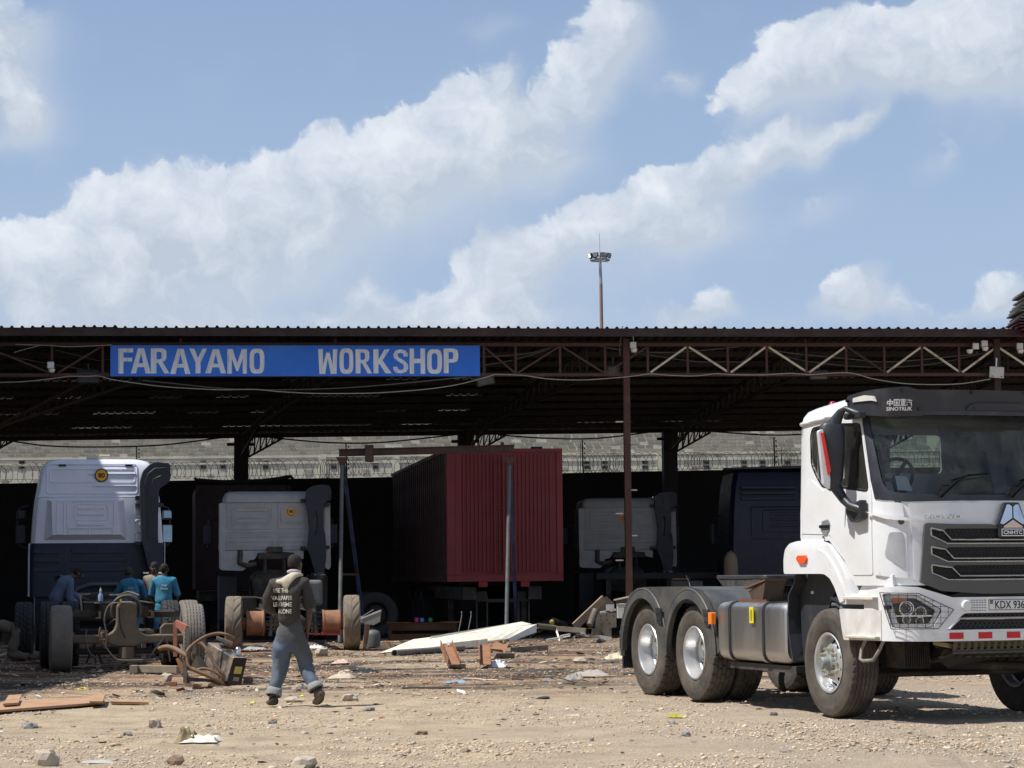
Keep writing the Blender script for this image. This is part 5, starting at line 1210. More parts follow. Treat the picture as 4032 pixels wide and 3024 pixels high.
        c = MB().prism(rpoly([(.66 * cos(t), .53 + .66 * sin(t)) for t in np.linspace(.5, 1.5, 16)] + [(.63 * cos(t), .53 + .63 * sin(t)) for t in np.linspace(1.5, .5, 16)], 0), -1.18, -.8, 'y').build('wheel_liner', blkp, TR)
        if s == -1:
            for o in (a, b, c): o.scale = (1, -1, 1)
    MB().box(-.52, -.46, -1.107, -1.102, 1.21, 1.24).build('warning_sticker', mat('sticker_grey', (.5, .5, .5), .5), TR)
    # fuel tank with straps
    tk = empty('fuel_tank', (0, 0, 0)); tk.parent = TR
    prof = rpoly([(-1.235, .49), (-1.235, 1.115), (-.56, 1.115), (-.56, .49)], [.13, .10, .08, .1], 6)
    mb = MB(); n = len(prof); cxy = (-.9, .8); vs = []
    xs = [(-2.56, .90), (-2.545, .96), (-2.50, .99), (-2.44, 1.0), (-1.0, 1.0), (-.94, .99), (-.90, .96), (-.88, .9)]
    for x, k in xs: vs += [(x, cxy[0] + (p[0] - cxy[0]) * k, cxy[1] + (p[1] - cxy[1]) * k) for p in prof]
    mb.add(vs, [(j * n + i, j * n + (i + 1) % n, (j + 1) * n + (i + 1) % n, (j + 1) * n + i) for j in range(len(xs) - 1) for i in range(n)] + [tuple(range(n - 1, -1, -1)), tuple(range((len(xs) - 1) * n, len(xs) * n))])
    mb.build('tank_body', alut, tk, smooth=30)
    for x in (-2.26, -1.42):
        for dx, wdt, g, m_ in ((0, .075, .012, alut), (.06, .03, .009, rub_dk)):
            p2 = [(cxy[0] + (p[0] - cxy[0]) * (1 + g / .34), cxy[1] + (p[1] - cxy[1]) * (1 + g / .32)) for p in prof]
            vs = [(x + dx - wdt / 2, *p) for p in p2] + [(x + dx + wdt / 2, *p) for p in p2] + [(x + dx - wdt / 2, *p) for p in prof] + [(x + dx + wdt / 2, *p) for p in prof]
            MB().add(vs, [(i, (i + 1) % n, n + (i + 1) % n, n + i) for i in range(n)] + [(i, 2 * n + i, 2 * n + (i + 1) % n, (i + 1) % n) for i in range(n)] + [(n + i, n + (i + 1) % n, 3 * n + (i + 1) % n, 3 * n + i) for i in range(n)]).build('strap', m_, tk, smooth=30)
    MB().box(-2.4, -.8, -1.15, -.45, .40, .47).build('tank_bracket', chass, tk)
    MB().box(-2.15, -1.47, -1.15, -1.12, 1.06, 1.145).build('tank_step', mat('rust_brown', (.13, .06, .035), .7, var=.3), tk)
    # rear fenders
    for s in (1, -1):
        def arc(cx, a0, a1, r=.615, n=14): return [(cx + r * cos(t), .535 + r * sin(t)) for t in np.linspace(a0, a1, n)]
        outl = [(-5.37, .56), (-5.36, .80), (-5.27, 1.02), (-5.08, 1.19), (-4.85, 1.255), (-4.6, 1.27), (-3.3, 1.275), (-3.0, 1.24), (-2.76, 1.12), (-2.60, .93), (-2.53, .56), (-2.68, .56)] + arc(-3.3, .06, pi - .06) + [(-3.93, .56), (-4.02, .56)] + arc(-4.65, .06, pi - .06) + [(-5.27, .50)]
        q = [panel('rear_fender', outl, [], .1, .02, lambda u, v, w: V(u, -(1.225 + w), v), dgrey, TR, smooth=None)]
        top = outl[0:11]; vs = []
        for x, z in top: vs += [(x, -1.225, z), (x, -.48, z + .0)]
        for x, z in top: vs += [(x, -1.225, z - .012), (x, -.48, z - .012)]
        m_ = len(top); f = [(2 * i, 2 * i + 1, 2 * i + 3, 2 * i + 2) for i in range(m_ - 1)] + [(2 * m_ + 2 * i + 2, 2 * m_ + 2 * i + 3, 2 * m_ + 2 * i + 1, 2 * m_ + 2 * i) for i in range(m_ - 1)]
        q.append(MB().add(vs, f).build('fender_crown', dgrey, TR, smooth=50))
        for cx in (-3.3, -4.65):
            mb = MB()
            for rr, dy in ((.64, 1.245), (.715, 1.24)):
                if rr > .7: pts = [(cx + rr * cos(t), -dy, .535 + rr * sin(t)) for t in np.linspace(.0, pi, 24)]; mb.tube(pts, .014, 6)
                else: 
                    vs = []
                    for t in np.linspace(-.05, pi + .05, 28): vs += [(cx + .605 * cos(t), -1.262, .535 + .605 * sin(t)), (cx + .72 * cos(t), -1.245, .535 + .72 * sin(t)), (cx + .605 * cos(t), -1.20, .535 + .605 * sin(t))]
                    mb.add(vs, [(3 * i, 3 * i + 1, 3 * i + 4, 3 * i + 3) for i in range(27)] + [(3 * i + 2, 3 * i, 3 * i + 3, 3 * i + 5) for i in range(27)])
            q.append(mb.build('arch_lip', dgrey, TR, smooth=40))
            q.append(MB().prism(rpoly([(cx + .44, 1.03), (cx + .60, 1.03), (cx + .63, .84), (cx + .50, .84)], .015), -1.27, -1.25, 'y').build('fender_clip', blkp, TR))
            q.append(MB().box(cx + .47, cx + .57, -1.276, -1.27, .96, .985).box(cx + .5, cx + .6, -1.276, -1.27, .89, .905).build('clip_slot', rub_dk, TR))
        q.append(MB().box(-5.42, -5.38, -1.2, -.55, .29, .80).build('mud_flap', blkp, TR))
        q.append(MB().box(-5.385, -5.36, -1.24, -1.19, .44, .74).build('flap_bracket', mat('galv', (.35, .35, .33), .5, metal=.5), TR))
        q.append(MB().prism(rpoly([(-2.62, .87), (-2.62, 1.0), (-2.53, 1.0), (-2.53, .87)], .015), -1.31, -1.255, 'y').build('side_marker', amber, TR, bevel=.005))
        q.append(MB().tube([(-2.58, -1.2, .95), (-2.5, -1.1, .86), (-2.45, -.9, .74)], .045, 8).build('marker_bracket', dgrey, TR, smooth=60))
        if s == -1:
            for o in q: o.scale = (1, -1, 1)
    # fifth wheel
    fw_ = empty('fifth_wheel', (0, 0, 0)); fw_.parent = TR
    out_ = rpoly([(-4.2, -.12), (-4.28, -.45), (-4.1, -.5), (-3.2, -.5), (-3.0, -.42), (-2.95, 0), (-3.0, .42), (-3.2, .5), (-4.1, .5), (-4.28, .45), (-4.2, .12), (-3.75, .06), (-3.75, -.06)], .04)
    MB().prism(out_, 1.355, 1.40, 'z').build('plate', mat('greasy_plate', (.10, .10, .10), .35, metal=.5, var=.3), fw_, bevel=.008)
    MB().prism([(-4.15, 1.352), (-2.98, 1.352), (-3.1, 1.25), (-3.35, 1.19), (-3.85, 1.19), (-4.0, 1.27)], -.49, -.44, 'y').prism([(-4.15, 1.352), (-2.98, 1.352), (-3.1, 1.25), (-3.35, 1.19), (-3.85, 1.19), (-4.0, 1.27)], .44, .49, 'y').build('plate_skirt', chass, fw_)
    MB().box(-3.9, -3.3, -.55, .55, 1.02, 1.19).build('saddle', chass, fw_)
    MB().box(-2.4, -.8, -.5, .5, 1.03, 1.05).build('catwalk', mat('catwalk_alu', (.35, .35, .35), .45, metal=.7), TR)
    MB().cyl((-2.3, -.42, 1.12), (-1.5, -.42, 1.12), .055, n=12).build('air_pipe', dgrey, TR, smooth=50); MB().cyl((-2.2, .4, 1.14), (-1.4, .4, 1.14), .07, n=12).build('air_pipe', dgrey, TR, smooth=50)
    MB().cyl((-1.15, -.35, .55), (-1.15, .35, .55), .16, n=20).build('air_tank', chass, TR, smooth=40)
    mb = MB()
    for k in range(5): mb.tube([(-.62, -.3 + .12 * k, 1.5), (-.9, -.3 + .1 * k, 1.65 - .1 * k), (-1.3, -.2 + .08 * k, 1.25), (-1.8, -.1 + .05 * k, 1.1)], .014, 6)
    mb.build('air_hose', mat('hose_black', (.012, .012, .013), .5), TR, smooth=60)
    MB().box(-5.35, -5.25, -.45, .45, .75, 1.02).build('tail_member', chass, TR)
build_chassis()

# rusty wedge resting on the fuel tank, with the yellow tag
def loc2w(x, y, z): return TR.matrix_world @ V(x, y, z)
bpy.context.view_layer.update()
rb = empty('steel_wedge', TR.matrix_basis @ V(-1.85, -1.0, 1.12), TH - pi / 2, 'rusty steel wedge lying on top of the aluminium fuel tank', 'steel scrap')
rust = mat('rusty_plate', (.17, .085, .05), .75, var=.3, scale=8, col2=(.09, .055, .04), c2amt=.4)
MB().hexa([V(-.02, -.12, .0), V(.22, -.12, .0), V(.22, .10, .0), V(-.02, .10, .0), V(-.12, -.12, .11), V(.30, -.12, .22), V(.30, .12, .22), V(-.16, .12, .13)]).build('wedge_body', mat('rust_brown_dark', (.07, .045, .03), .7, var=.3), rb)
MB().hexa([V(-.19, -.15, .132), V(.31, -.13, .225), V(.31, .13, .225), V(-.19, .13, .132), V(-.19, -.15, .15), V(.31, -.13, .243), V(.31, .13, .243), V(-.19, .13, .15)]).build('wedge_plate', rust, rb)
yt = MB().box(-1.66, -1.56, -1.262, -1.255, .90, 1.07).build('warning_tag', mat('tag_yellow', (.65, .58, .03), .5, var=.15, scale=20), TR)
yt2 = MB().box(-1.63, -1.59, -1.266, -1.2625, .93, 1.04).build('tag_print', mat('tag_print', (.30, .27, .02), .5), yt)
# ================================================================== VEHICLES AND BODIES IN AND AROUND THE SHED
def bead(mb, pts, r=.011, closed=True):
    pts = [V(*p) for p in pts]
    if closed: pts = pts + [pts[0]]
    mb.tube(pts, r, 5, caps=not closed)
def rr3(x0, x1, z0, z1, y, r=.05): return [(p[0], y, p[1]) for p in rpoly([(x0, z0), (x1, z0), (x1, z1), (x0, z1)], r, 3)]
silver = mat('lavender_white_paint', (.68, .70, .79), .36, var=.03, scale=1.5, coat=.4, col2=(.58, .59, .65), c2amt=.25, sharp=.25)
navy = mat('navy_plastic', (.012, .016, .034), .45, var=.1)
slate = mat('slate_black_plastic', (.014, .017, .028), .45, var=.15)
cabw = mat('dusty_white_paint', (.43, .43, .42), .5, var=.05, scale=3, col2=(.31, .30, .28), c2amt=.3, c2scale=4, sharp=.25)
greas = mat('greasy_dark_metal', (.03, .026, .022), .6, var=.4, scale=8, col2=(.10, .075, .05), c2amt=.4)
dusty = mat('dusty_axle_steel', (.145, .115, .08), .8, var=.25, scale=7, col2=(.10, .075, .05), c2amt=.35)
drum_m = mat('rusty_brake_drum', (.27, .13, .07), .75, var=.22, scale=6, col2=(.17, .075, .04), c2amt=.35)

def speed_sign(parent, x, z, y, square=True, r=.10):
    s = empty('speed_sticker', (x, y, z)); s.parent = parent
    yel = mat('sticker_yellow', (.80, .40, .03), .5, var=.06); red_ = mat('sticker_red', (.33, .04, .02), .5, var=.05); k = mat('sticker_black', (.015, .012, .01), .5)
    if square: MB().box(-r * 1.12, r * 1.12, 0, .004, -r, r).build('backing', yel, s)
    MB().cyl((0, .003, 0), (0, -.002, 0), r * .95, n=28).build('ring', red_ if square else k, s)
    MB().cyl((0, .002, 0), (0, -.004, 0), r * .78, n=28).build('disc', yel, s)
    text_box('numerals', '80', -r * .46, r * .46, -r * .36, r * .36, lambda u, v, w: V(u, -.0045 - w, v), k, s, bold=.03, depth=.002)

def loose_hose(mb, pts, r):
    P_ = [Vector(p) for p in pts]; out = []
    for i in range(len(P_) - 1):
        a = P_[max(0, i - 1)]; b = P_[i]; c = P_[i + 1]; d = P_[min(len(P_) - 1, i + 2)]
        for k in range(6):
            t = k / 6; out.append(.5 * ((2 * b) + (c - a) * t + (2 * a - 5 * b + 4 * c - d) * t * t + (3 * b - a - 3 * c + d) * t ** 3))
    out.append(P_[-1]); mb.tube(out, r, 8); return mb
def hose(name, pts, r, m, parent=None): return loose_hose(MB(), pts, r).build(name, m, parent, smooth=70)

# ---------------- left truck: tall cab seen from behind, stripped chassis and axle towards the camera
LT = empty('stripped_truck', (-5.98, 35.3, 0), radians(12.6), 'high roofed lavender white and navy truck cab with stripped chassis and bare rear axle', 'truck')
def build_left_truck():
    C0 = V(-.05, 9.75, 0)      # cab rear centre in truck coordinates
    def c(x, y, z): return C0 + V(x, y, z)
    secs = [(1.07, 1.30), (1.5, 1.30), (2.11, 1.27), (2.6, 1.24), (3.0, 1.20), (3.05, 1.19), (3.4, 1.13), (3.62, 1.08), (3.72, .98), (3.765, .80)]
    def loft(z0, z1, m, name, off=0):
        ss = [q for q in secs if z0 - .001 <= q[0] <= z1 + .001]; vs = []; n = 0
        for z, hw in ss:
            yr = .0 + max(0, z - 3.0) * .22 + max(0, z - 3.62) * .6; pr = [(-hw, yr + .10), (-hw + .06, yr + .02), (-hw + .14, yr), (hw - .14, yr), (hw - .06, yr + .02), (hw, yr + .10), (hw, 2.1), (-hw, 2.1)]; n = len(pr)
            vs += [c(x, y, z) for x, y in pr]
        fs = [(j * n + i, j * n + (i + 1) % n, (j + 1) * n + (i + 1) % n, (j + 1) * n + i) for j in range(len(ss) - 1) for i in range(n)] + [tuple(range(n - 1, -1, -1)), tuple(range((len(ss) - 1) * n, len(ss) * n))]
        return MB().add(vs, fs).build(name, m, LT, smooth=35)
    loft(1.07, 2.11, navy, 'lower_cab'); loft(2.115 - .005, 3.77, silver, 'upper_cab')
    for sg in (-1, 1): MB().prism([(C0.y + .12, 1.07), (C0.y + .12, 2.11), (C0.y + 2.0, 2.11), (C0.y + 2.0, 1.07)], C0.x + sg * 1.305, C0.x + sg * 1.318, 'x').build('side_skirt', silver, LT)
    mb = MB()
    # roof panel frames and pressed ribs
    def yb(z): return max(0, z - 3.0) * .22 - .003
    def ring(x0, x1, z0, z1, r=.06, rad=.011): bead(mb, [tuple(c(p[0], yb(p[1]), p[1])) for p in rpoly([(x0, z0), (x1, z0), (x1, z1), (x0, z1)], r, 3)], rad)
    ring(-.99, .76, 3.08, 3.66); ring(-.93, .72, 3.30, 3.56); bead(mb, [tuple(c(-1.17, -.003, 3.02)), tuple(c(.80, -.003, 3.02))], .013, False)
    ring(.72, 1.05, 2.62, 2.92, .07); ring(.72, 1.05, 2.36, 2.56); ring(.72, 1.05, 2.14, 2.32)
    mb.build('pressed_seam', silver, LT, smooth=60)
    for (x0, x1, z0) in ((.80, 1.0, 2.82), (.80, 1.0, 2.68), (.80, 1.0, 2.44)): MB().prism(rpoly([(C0.x + x0, z0), (C0.x + x1, z0), (C0.x + x1, z0 + .07), (C0.x + x0, z0 + .07)], .02), C0.y - .018, C0.y + .01, 'y').build('pressed_rib', silver, LT, bevel=.006)
    for (x0, x1, z, w) in ((-.18, .74, 3.46, .018), (-.10, .74, 3.22, .018)):
        MB().box(C0.x + x0, C0.x + x1, C0.y + yb(z) - .022, C0.y + yb(z) + .01, z, z + w).build('raised_ledge', silver, LT, bevel=.004)
    # raised centre bulge
    f = [(-1.04, 2.17), (.56, 2.17), (.50, 2.95), (-.98, 2.95)]; g = [(-.88, 2.27), (.44, 2.27), (.36, 2.93), (-.90, 2.93)]
    vs = [c(x, 0, z) for x, z in f] + [c(x, -.14, z) for x, z in g]
    MB().add(vs, [(0, 1, 5, 4), (1, 2, 6, 5), (2, 3, 7, 6), (3, 0, 4, 7), (4, 5, 6, 7)]).build('rear_bulge', silver, LT, recalc=True)
    mb = MB()
    def ring2(x0, x1, z0, z1, r=.05): bead(mb, [tuple(c(p[0], -.143, p[1])) for p in rpoly([(x0, z0), (x1, z0), (x1, z1), (x0, z1)], r, 3)], .009)
    ring2(-.46, .19, 2.55, 2.86, .09); ring2(-.60, .30, 2.40, 2.92); ring2(-.58, -.18, 2.28, 2.38, .03); ring2(-.12, .28, 2.28, 2.38, .03); ring2(-.80, -.66, 2.28, 2.92)
    mb.build('pressed_seam', silver, LT, smooth=60)
    for z in (2.77, 2.65, 2.45): MB().prism(rpoly([(C0.x - .40, z), (C0.x + .12, z), (C0.x + .12, z + .055), (C0.x - .40, z + .055)], .02), C0.y - .16, C0.y - .141, 'y').build('pressed_rib', silver, LT, bevel=.006)
    for z0 in (1.90, 1.74, 1.55):
        MB().prism(rpoly([(C0.x - .50, z0), (C0.x + .56, z0), (C0.x + .58, z0 + .10), (C0.x - .52, z0 + .10)], .02), C0.y - .022, C0.y + .01, 'y').build('navy_rib', navy, LT, bevel=.01)
        MB().prism(rpoly([(C0.x - 1.22, z0), (C0.x - .74, z0), (C0.x - .74, z0 + .09), (C0.x - 1.24, z0 + .09)], .02), C0.y - .02, C0.y + .01, 'y').build('navy_rib', navy, LT, bevel=.01)
    MB().prism(rpoly([(C0.x - .64, 1.42), (C0.x + .70, 1.42), (C0.x + .74, 2.06), (C0.x - .64, 2.06)], .03), C0.y - .012, C0.y + .01, 'y').build('lower_cover', navy, LT)
    # dark wind collar / intake duct at right
    coll = rpoly([(.80, 3.0), (.80, 3.30), (.86, 3.52), (1.0, 3.66), (1.12, 3.69), (1.38, 3.66), (1.40, 3.40), (1.36, 3.28), (1.17, 3.16), (1.15, 2.6), (1.15, 2.2), (1.20, 1.62), (.98, 1.55), (.84, 2.1)], .05, 3)
    MB().prism([(C0.x + p[0], p[1]) for p in coll], C0.y - .30, C0.y - .02, 'y').build('air_duct', slate, LT, bevel=.05, bseg=3)
    mb = MB()
    bead(mb, [tuple(c(x, -.305, z)) for x, z in ((.88, 2.2), (.87, 3.2), (.95, 3.45), (1.08, 3.56), (1.3, 3.57))], .012, False); bead(mb, [tuple(c(x, -.305, z)) for x, z in ((.96, 2.2), (.96, 3.1), (1.05, 3.35), (1.2, 3.42))], .012, False)
    mb.build('duct_rib', slate, LT, smooth=60)
    for z in (3.0, 2.85, 2.1): MB().box(C0.x + .72, C0.x + .84, C0.y - .12, C0.y - .01, z - .04, z + .03).build('duct_bracket', slate, LT)
    for z in (2.83, 2.03): MB().prism(rpoly([(C0.x + 1.13, z - .05), (C0.x + 1.13, z + .08), (C0.x + 1.27, z + .04), (C0.x + 1.27, z)], .02), C0.y - .25, C0.y - .1, 'y').build('duct_clip', slate, LT)
    MB().cyl(c(1.06, -.2, 1.55), c(1.08, -.2, 1.30), .17, n=18).build('intake_bellows', greas, LT, smooth=50)
    MB().box(C0.x + .86, C0.x + 1.28, C0.y - .34, C0.y - .05, 1.50, 1.53).build('air_filter_lip', chrome, LT)
    speed_sign(LT, C0.x + .065, 3.44, C0.y + yb(3.30) - .02, False, .14)
    for x in (-.69, .60): MB().box(C0.x + x - .07, C0.x + x + .07, C0.y + yb(3.64) - .02, C0.y + .2, 3.62, 3.66).build('marker_lamp', mat('sticker_black', (.015, .012, .01), .5), LT)
    for x in (-.10, .14): MB().box(C0.x + x - .11, C0.x + x + .11, C0.y + .3, C0.y + .5, 3.77, 3.86).build('roof_lamp', mat('cream_lamp', (.6, .55, .42), .35), LT, bevel=.02)
    # mirrors on both sides
    for sg, z in ((1, 2.4), (-1, 2.4)):
        mm = mat('mirror_glass_dark', (.25, .32, .36), .05, metal=.9) if sg == 1 else slate
        MB().box(C0.x + sg * 1.47 - .10, C0.x + sg * 1.47 + .10, C0.y + 1.7, C0.y + 1.75, 2.13, 2.50).build('mirror', mm, LT, bevel=.02)
        MB().box(C0.x + sg * 1.46 - .10, C0.x + sg * 1.46 + .10, C0.y + 1.65, C0.y + 1.75, 2.60, 2.80).build('mirror', mm, LT, bevel=.04)
        MB().tube([c(sg * 1.3, 1.8, 2.9), c(sg * 1.5, 1.8, 2.85), c(sg * 1.55, 1.8, 2.4), c(sg * 1.5, 1.8, 2.1), c(sg * 1.3, 1.8, 2.0)], .018, 6).build('mirror_arm', slate, LT)
    # underneath the cab
    MB().tube([c(-.55, -.1, 1.0), c(-.38, -.15, 1.22), c(-.15, -.15, 1.30), c(.35, -.15, 1.30), c(.60, -.15, 1.15), c(.72, -.12, .95)], .05, 8).build('cab_hoop', mat('hoop_grey', (.07, .07, .08), .5), LT, smooth=60)
    MB().box(-.5, .55, 7.8, 9.6, .62, 1.15).build('engine_block', greas, LT, bevel=.05)
    for sg in (-1, 1): MB().box(C0.x + sg * 1.05 - .15, C0.x + sg * 1.05 + .15, C0.y + .2, C0.y + 1.4, .5, 1.06).build('step_box', navy, LT)
    # chassis rails, cross members
    for sg in (-1, 1): MB().chan((sg * .41, .25, .92), (sg * .41, 9.7, .92), .08, .24, .012).build('frame_rail', greas, LT)
    for y in (.5, 1.7, 3.2, 5.5): MB().box(-.37, .37, y, y + .12, .82, .98).build('cross_member', greas, LT)
    # bare back axle
    hs = rpoly([(-.92, .44), (-.92, .56), (-.30, .56), (-.20, .61), (-.155, .70), (-.15, 1.0), (-.10, 1.07), (.10, 1.07), (.15, 1.0), (.155, .70), (.20, .61), (.30, .56), (.92, .56), (.92, .44), (.25, .42), (.15, .38), (-.15, .38), (-.25, .42)], .05, 3)
    MB().prism(hs, -.13, .13, 'y').build('axle_housing', dusty, LT, bevel=.05, bseg=3)
    MB().cyl((0, -.02, .37), (0, -.02, .20), .125, n=24).build('pinion_cover', dusty, LT, smooth=40)
    mb = MB(); mb.tube([(.22 * cos(t), .02, .93 + .22 * sin(t)) for t in np.linspace(-.5, pi + .5, 18)], .028, 8); mb.build('flange_ring', mat('flange_dark', (.06, .05, .04), .6), LT, smooth=60)
    for sg in (-1, 1): MB().cyl((sg * .78, 0, .50), (sg * 1.12, 0, .50), .10, n=16).build('axle_stub', dusty, LT, smooth=40)
    MB().cyl((-.75, .12, .30), (.75, .12, .30), .045, n=10).build('anti_roll_bar', greas, LT, smooth=50)
    # springs, brackets, rods
    for x, zt_ in ((-.34, .58), (.36, .58)):
        MB().box(x - .06, x + .06, -.10, .10, .57, .62).build('spring_seat', dusty, LT)
    b = MB().box(-.42, -.31, -.16, -.05, .40, .50).cyl((-.365, -.12, .50), (-.365, -.12, .60), .035, n=10).build('valve_block', mat('rusty_knuckle', (.16, .10, .06), .8, var=.3), LT, bevel=.02)
    for x0, z0, x1, z1 in ((.58, .52, .32, .18), (.60, .52, .66, .14)): MB().bar((x0, -.16, z0), (x1, -.18, z1), .02, .02).build('tie_rod', dusty, LT)
    q = MB().prism(rpoly([(.52, .56), (.78, .56), (.80, .66), (.74, .72), (.58, .72), (.52, .66)], .02), -.1, .12, 'y').build('bracket_plate', dusty, LT, bevel=.01)
    MB().prism(rpoly([(.86, .30), (1.0, .34), (1.02, .66), (.96, .74), (.88, .60)], .02), -.22, -.06, 'y').build('caliper', mat('rusty_knuckle', (.16, .10, .06), .8, var=.3), LT, bevel=.02)
    # cross box frame above
    fr = empty('mount_frame', (0, 0, 0)); fr.parent = LT; ci = mat('cream_iron', (.32, .28, .21), .6, var=.3, scale=9)
    MB().bar((-.62, 1.3, .83), (-.66, 1.3, 1.17), .03, .05).build('upright', ci, fr); MB().bar((.20, 1.3, .80), (.22, 1.3, 1.17), .03, .05).build('upright', ci, fr)
    MB().bar((-.66, 1.3, 1.17), (-.50, 1.3, 1.18), .04, .02).build('lip', ci, fr); MB().bar((.22, 1.3, 1.17), (-.2, 1.35, 1.16), .04, .02).build('lip', ci, fr)
    MB().box(-.60, .20, 1.36, 1.40, .80, 1.08).build('back_plate', greas, fr); MB().bar((-.62, 1.28, 1.05), (.18, 1.28, 1.03), .03, .015).build('ledge', ci, fr)
    MB().bar((-1.05, 1.0, .88), (1.05, 1.0, .84), .06, .10).build('cross_tube', greas, LT); MB().bar((.35, .9, .90), (.80, .9, .90), .04, .03).build('bright_edge', ci, LT)
    # hoses
    hm = mat('grey_hose', (.12, .11, .09), .6); hb = mat('hose_black', (.012, .012, .013), .5)
    hose('brake_hose', [(-.02, -.2, 1.05), (-.26, -.2, 1.02), (-.34, -.2, .8), (-.30, -.2, .55), (-.33, -.2, .36)], .012, hm, LT)
    hose('brake_hose', [(-.12, -.2, .98), (-.10, -.2, .7), (-.02, -.2, .5)], .010, hb, LT)
    hose('brake_hose', [(-.60, -.1, .64), (-.62, -.2, .5), (-.56, -.2, .3), (-.44, -.2, .2)], .010, hm, LT)
    hose('brake_hose', [(-.40, -.2, .68), (-.40, -.2, .52), (-.2, -.22, .22), (-.05, -.22, .17), (.25, -.22, .17)], .014, mat('hose_tan', (.13, .10, .07), .7), LT)
    hose('brake_hose', [(-.08, 1.2, 1.14), (.05, 1.0, 1.20), (.15, .9, 1.19), (.24, .8, 1.15)], .012, hm, LT)
    # supports under the axle
    # wheels
    def wl(x, y, kind, m, w, R=.51, name='wheel', rim_=True, z=None):
        e = empty(name, (x, y, R if z is None else z), 0); e.parent = LT; e.rotation_euler = (0, random.random() * 3, pi / 2); link('tyre', tyre(kind, m, R, w, .28), e)
        if rim_: MB().lathe([(.285, -.12), (.275, -.11), (.27, .0), (.12, .04), (.12, -.06), (.0, -.06)], ax=(0, 1 if x < 0 else -1, 0), n=28).build('rim', mat('rim_dusty', (.22, .20, .17), .6), e, smooth=40)
    wl(-.99, 0, 'bald', rub_old, .33); wl(1.01, 0, 'rib', rub_old, .33)
    wl(-1.12, 1.9, 'brick', rub_dk, .30, .53); wl(-.80, 1.9, 'brick', rub_dk, .28, .53); wl(1.10, 1.9, 'brick', rub_old, .30, .53); wl(.80, 1.9, 'brick', rub_dk, .28, .53)
    MB().cyl((-.9, 1.9, .53), (.9, 1.9, .53), .08, n=12).lathe([(.1, -.25), (.22, -.1), (.22, .1), (.1, .25)], o=(0, 1.9, .55), ax=(1, 0, 0)).build('front_drive_axle', greas, LT, smooth=40)
    for sg in (-1, 1):
        wl(sg * 1.08, 8.4 + 1.9, 'rib', rub_dk, .30, .53)
    MB().cyl((0, .15, .52), (0, 1.8, .60), .05, n=12).build('prop_shaft', greas, LT, smooth=40)
build_left_truck()

def small_thing(name, loc, rz, label, cat, group=None): return empty(name, loc, rz, label, cat, group)
# jack stands under the axle
for (px, py, lab, post) in ((372, 2612, 'grubby three legged axle stand left under the bare axle', 0), (565, 2612, 'perforated grey upright stand right under the bare axle', 1)):
    g = G(px, py); st = small_thing('axle_stand', (g.x, g.y, gh(g.x, g.y)), .3, lab, 'axle stand')
    if post:
        MB().box(-.035, .035, -.03, .03, 0, .40).build('post', mat('galv', (.35, .35, .33), .5, metal=.5), st)
        for k in range(5): MB().cyl((0, -.036, .06 + .075 * k), (0, -.031, .06 + .075 * k), .010, n=8).build('hole', rub_dk, st)
        MB().box(-.12, .12, -.10, .10, 0, .012).build('base', greas, st); MB().box(-.06, .06, -.05, .05, .40, .42).build('head', greas, st)
    else:
        for k in range(3): 
            a = k * 2.1 + .5; MB().bar((.05 * cos(a), .05 * sin(a), .24), (.15 * cos(a), .15 * sin(a), .0), .03, .02).build('leg', greas, st)
        MB().cyl((0, 0, .2), (0, 0, .40), .03, n=10).build('post', greas, st); MB().box(-.06, .06, -.04, .04, .40, .43).build('head', greas, st)

# bottles on the frame
bt = LT.matrix_basis @ V(-.34, 1.25, 1.06)
b1 = small_thing('spray_bottle', bt, 0, 'pale blue plastic bottle with a pump standing on the truck frame', 'bottle')
MB().lathe([(0, 0), (.05, 0), (.052, .15), (.03, .2), (.022, .22), (.022, .25)], n=16).build('bottle', mat('bottle_blue', (.20, .28, .40), .3), b1, smooth=50); b1.scale = (.8, .8, .6); MB().lathe([(.024, .25), (.024, .30), (.012, .31), (.012, .36)], n=12).build('pump', mat('pump_grey', (.45, .48, .45), .4), b1)
b2 = small_thing('yellow_pen', LT.matrix_basis @ V(-.02, 1.25, 1.06), 0, 'small yellow tube standing on the truck frame beside the bottle', 'tube'); MB().cyl((0, 0, 0), (0, 0, .08), .016, n=10).build('tube', mat('litter_yellow', (.62, .52, .08), .8), b2); MB().cyl((0, 0, .0801), (0, 0, .095), .01, n=8).build('cap', rub_dk, b2)

# loose tyre far left, red drum, cream jack
g = P(95, 2470, 40.4); lw_ = small_thing('loose_wheel', (g.x, g.y, .51), radians(100), 'worn black truck wheel standing behind the left tyres of the stripped truck', 'wheel')
link('tyre', tyre('brick', rub_dk, .51, .30, .28), lw_); MB().lathe([(.285, -.12), (.27, 0), (.12, .04), (0, .04)], ax=(0, 1, 0), n=28).build('rim', greas, lw_, smooth=40)
g = G(103, 2600); rd = small_thing('red_pipe', (g.x, g.y, 0), 0, 'dull red steel pipe standing upright left of the truck tyres', 'pipe'); redp = mat('dull_red_paint', (.25, .02, .025), .55, var=.2)
MB().cyl((0, 0, 0), (0, 0, .60), .083, n=20, hollow=.006).build('pipe_wall', redp, rd, smooth=40); MB().cyl((0, 0, .02), (0, 0, .04), .088, .088, 20).build('foot_ring', redp, rd, smooth=40)

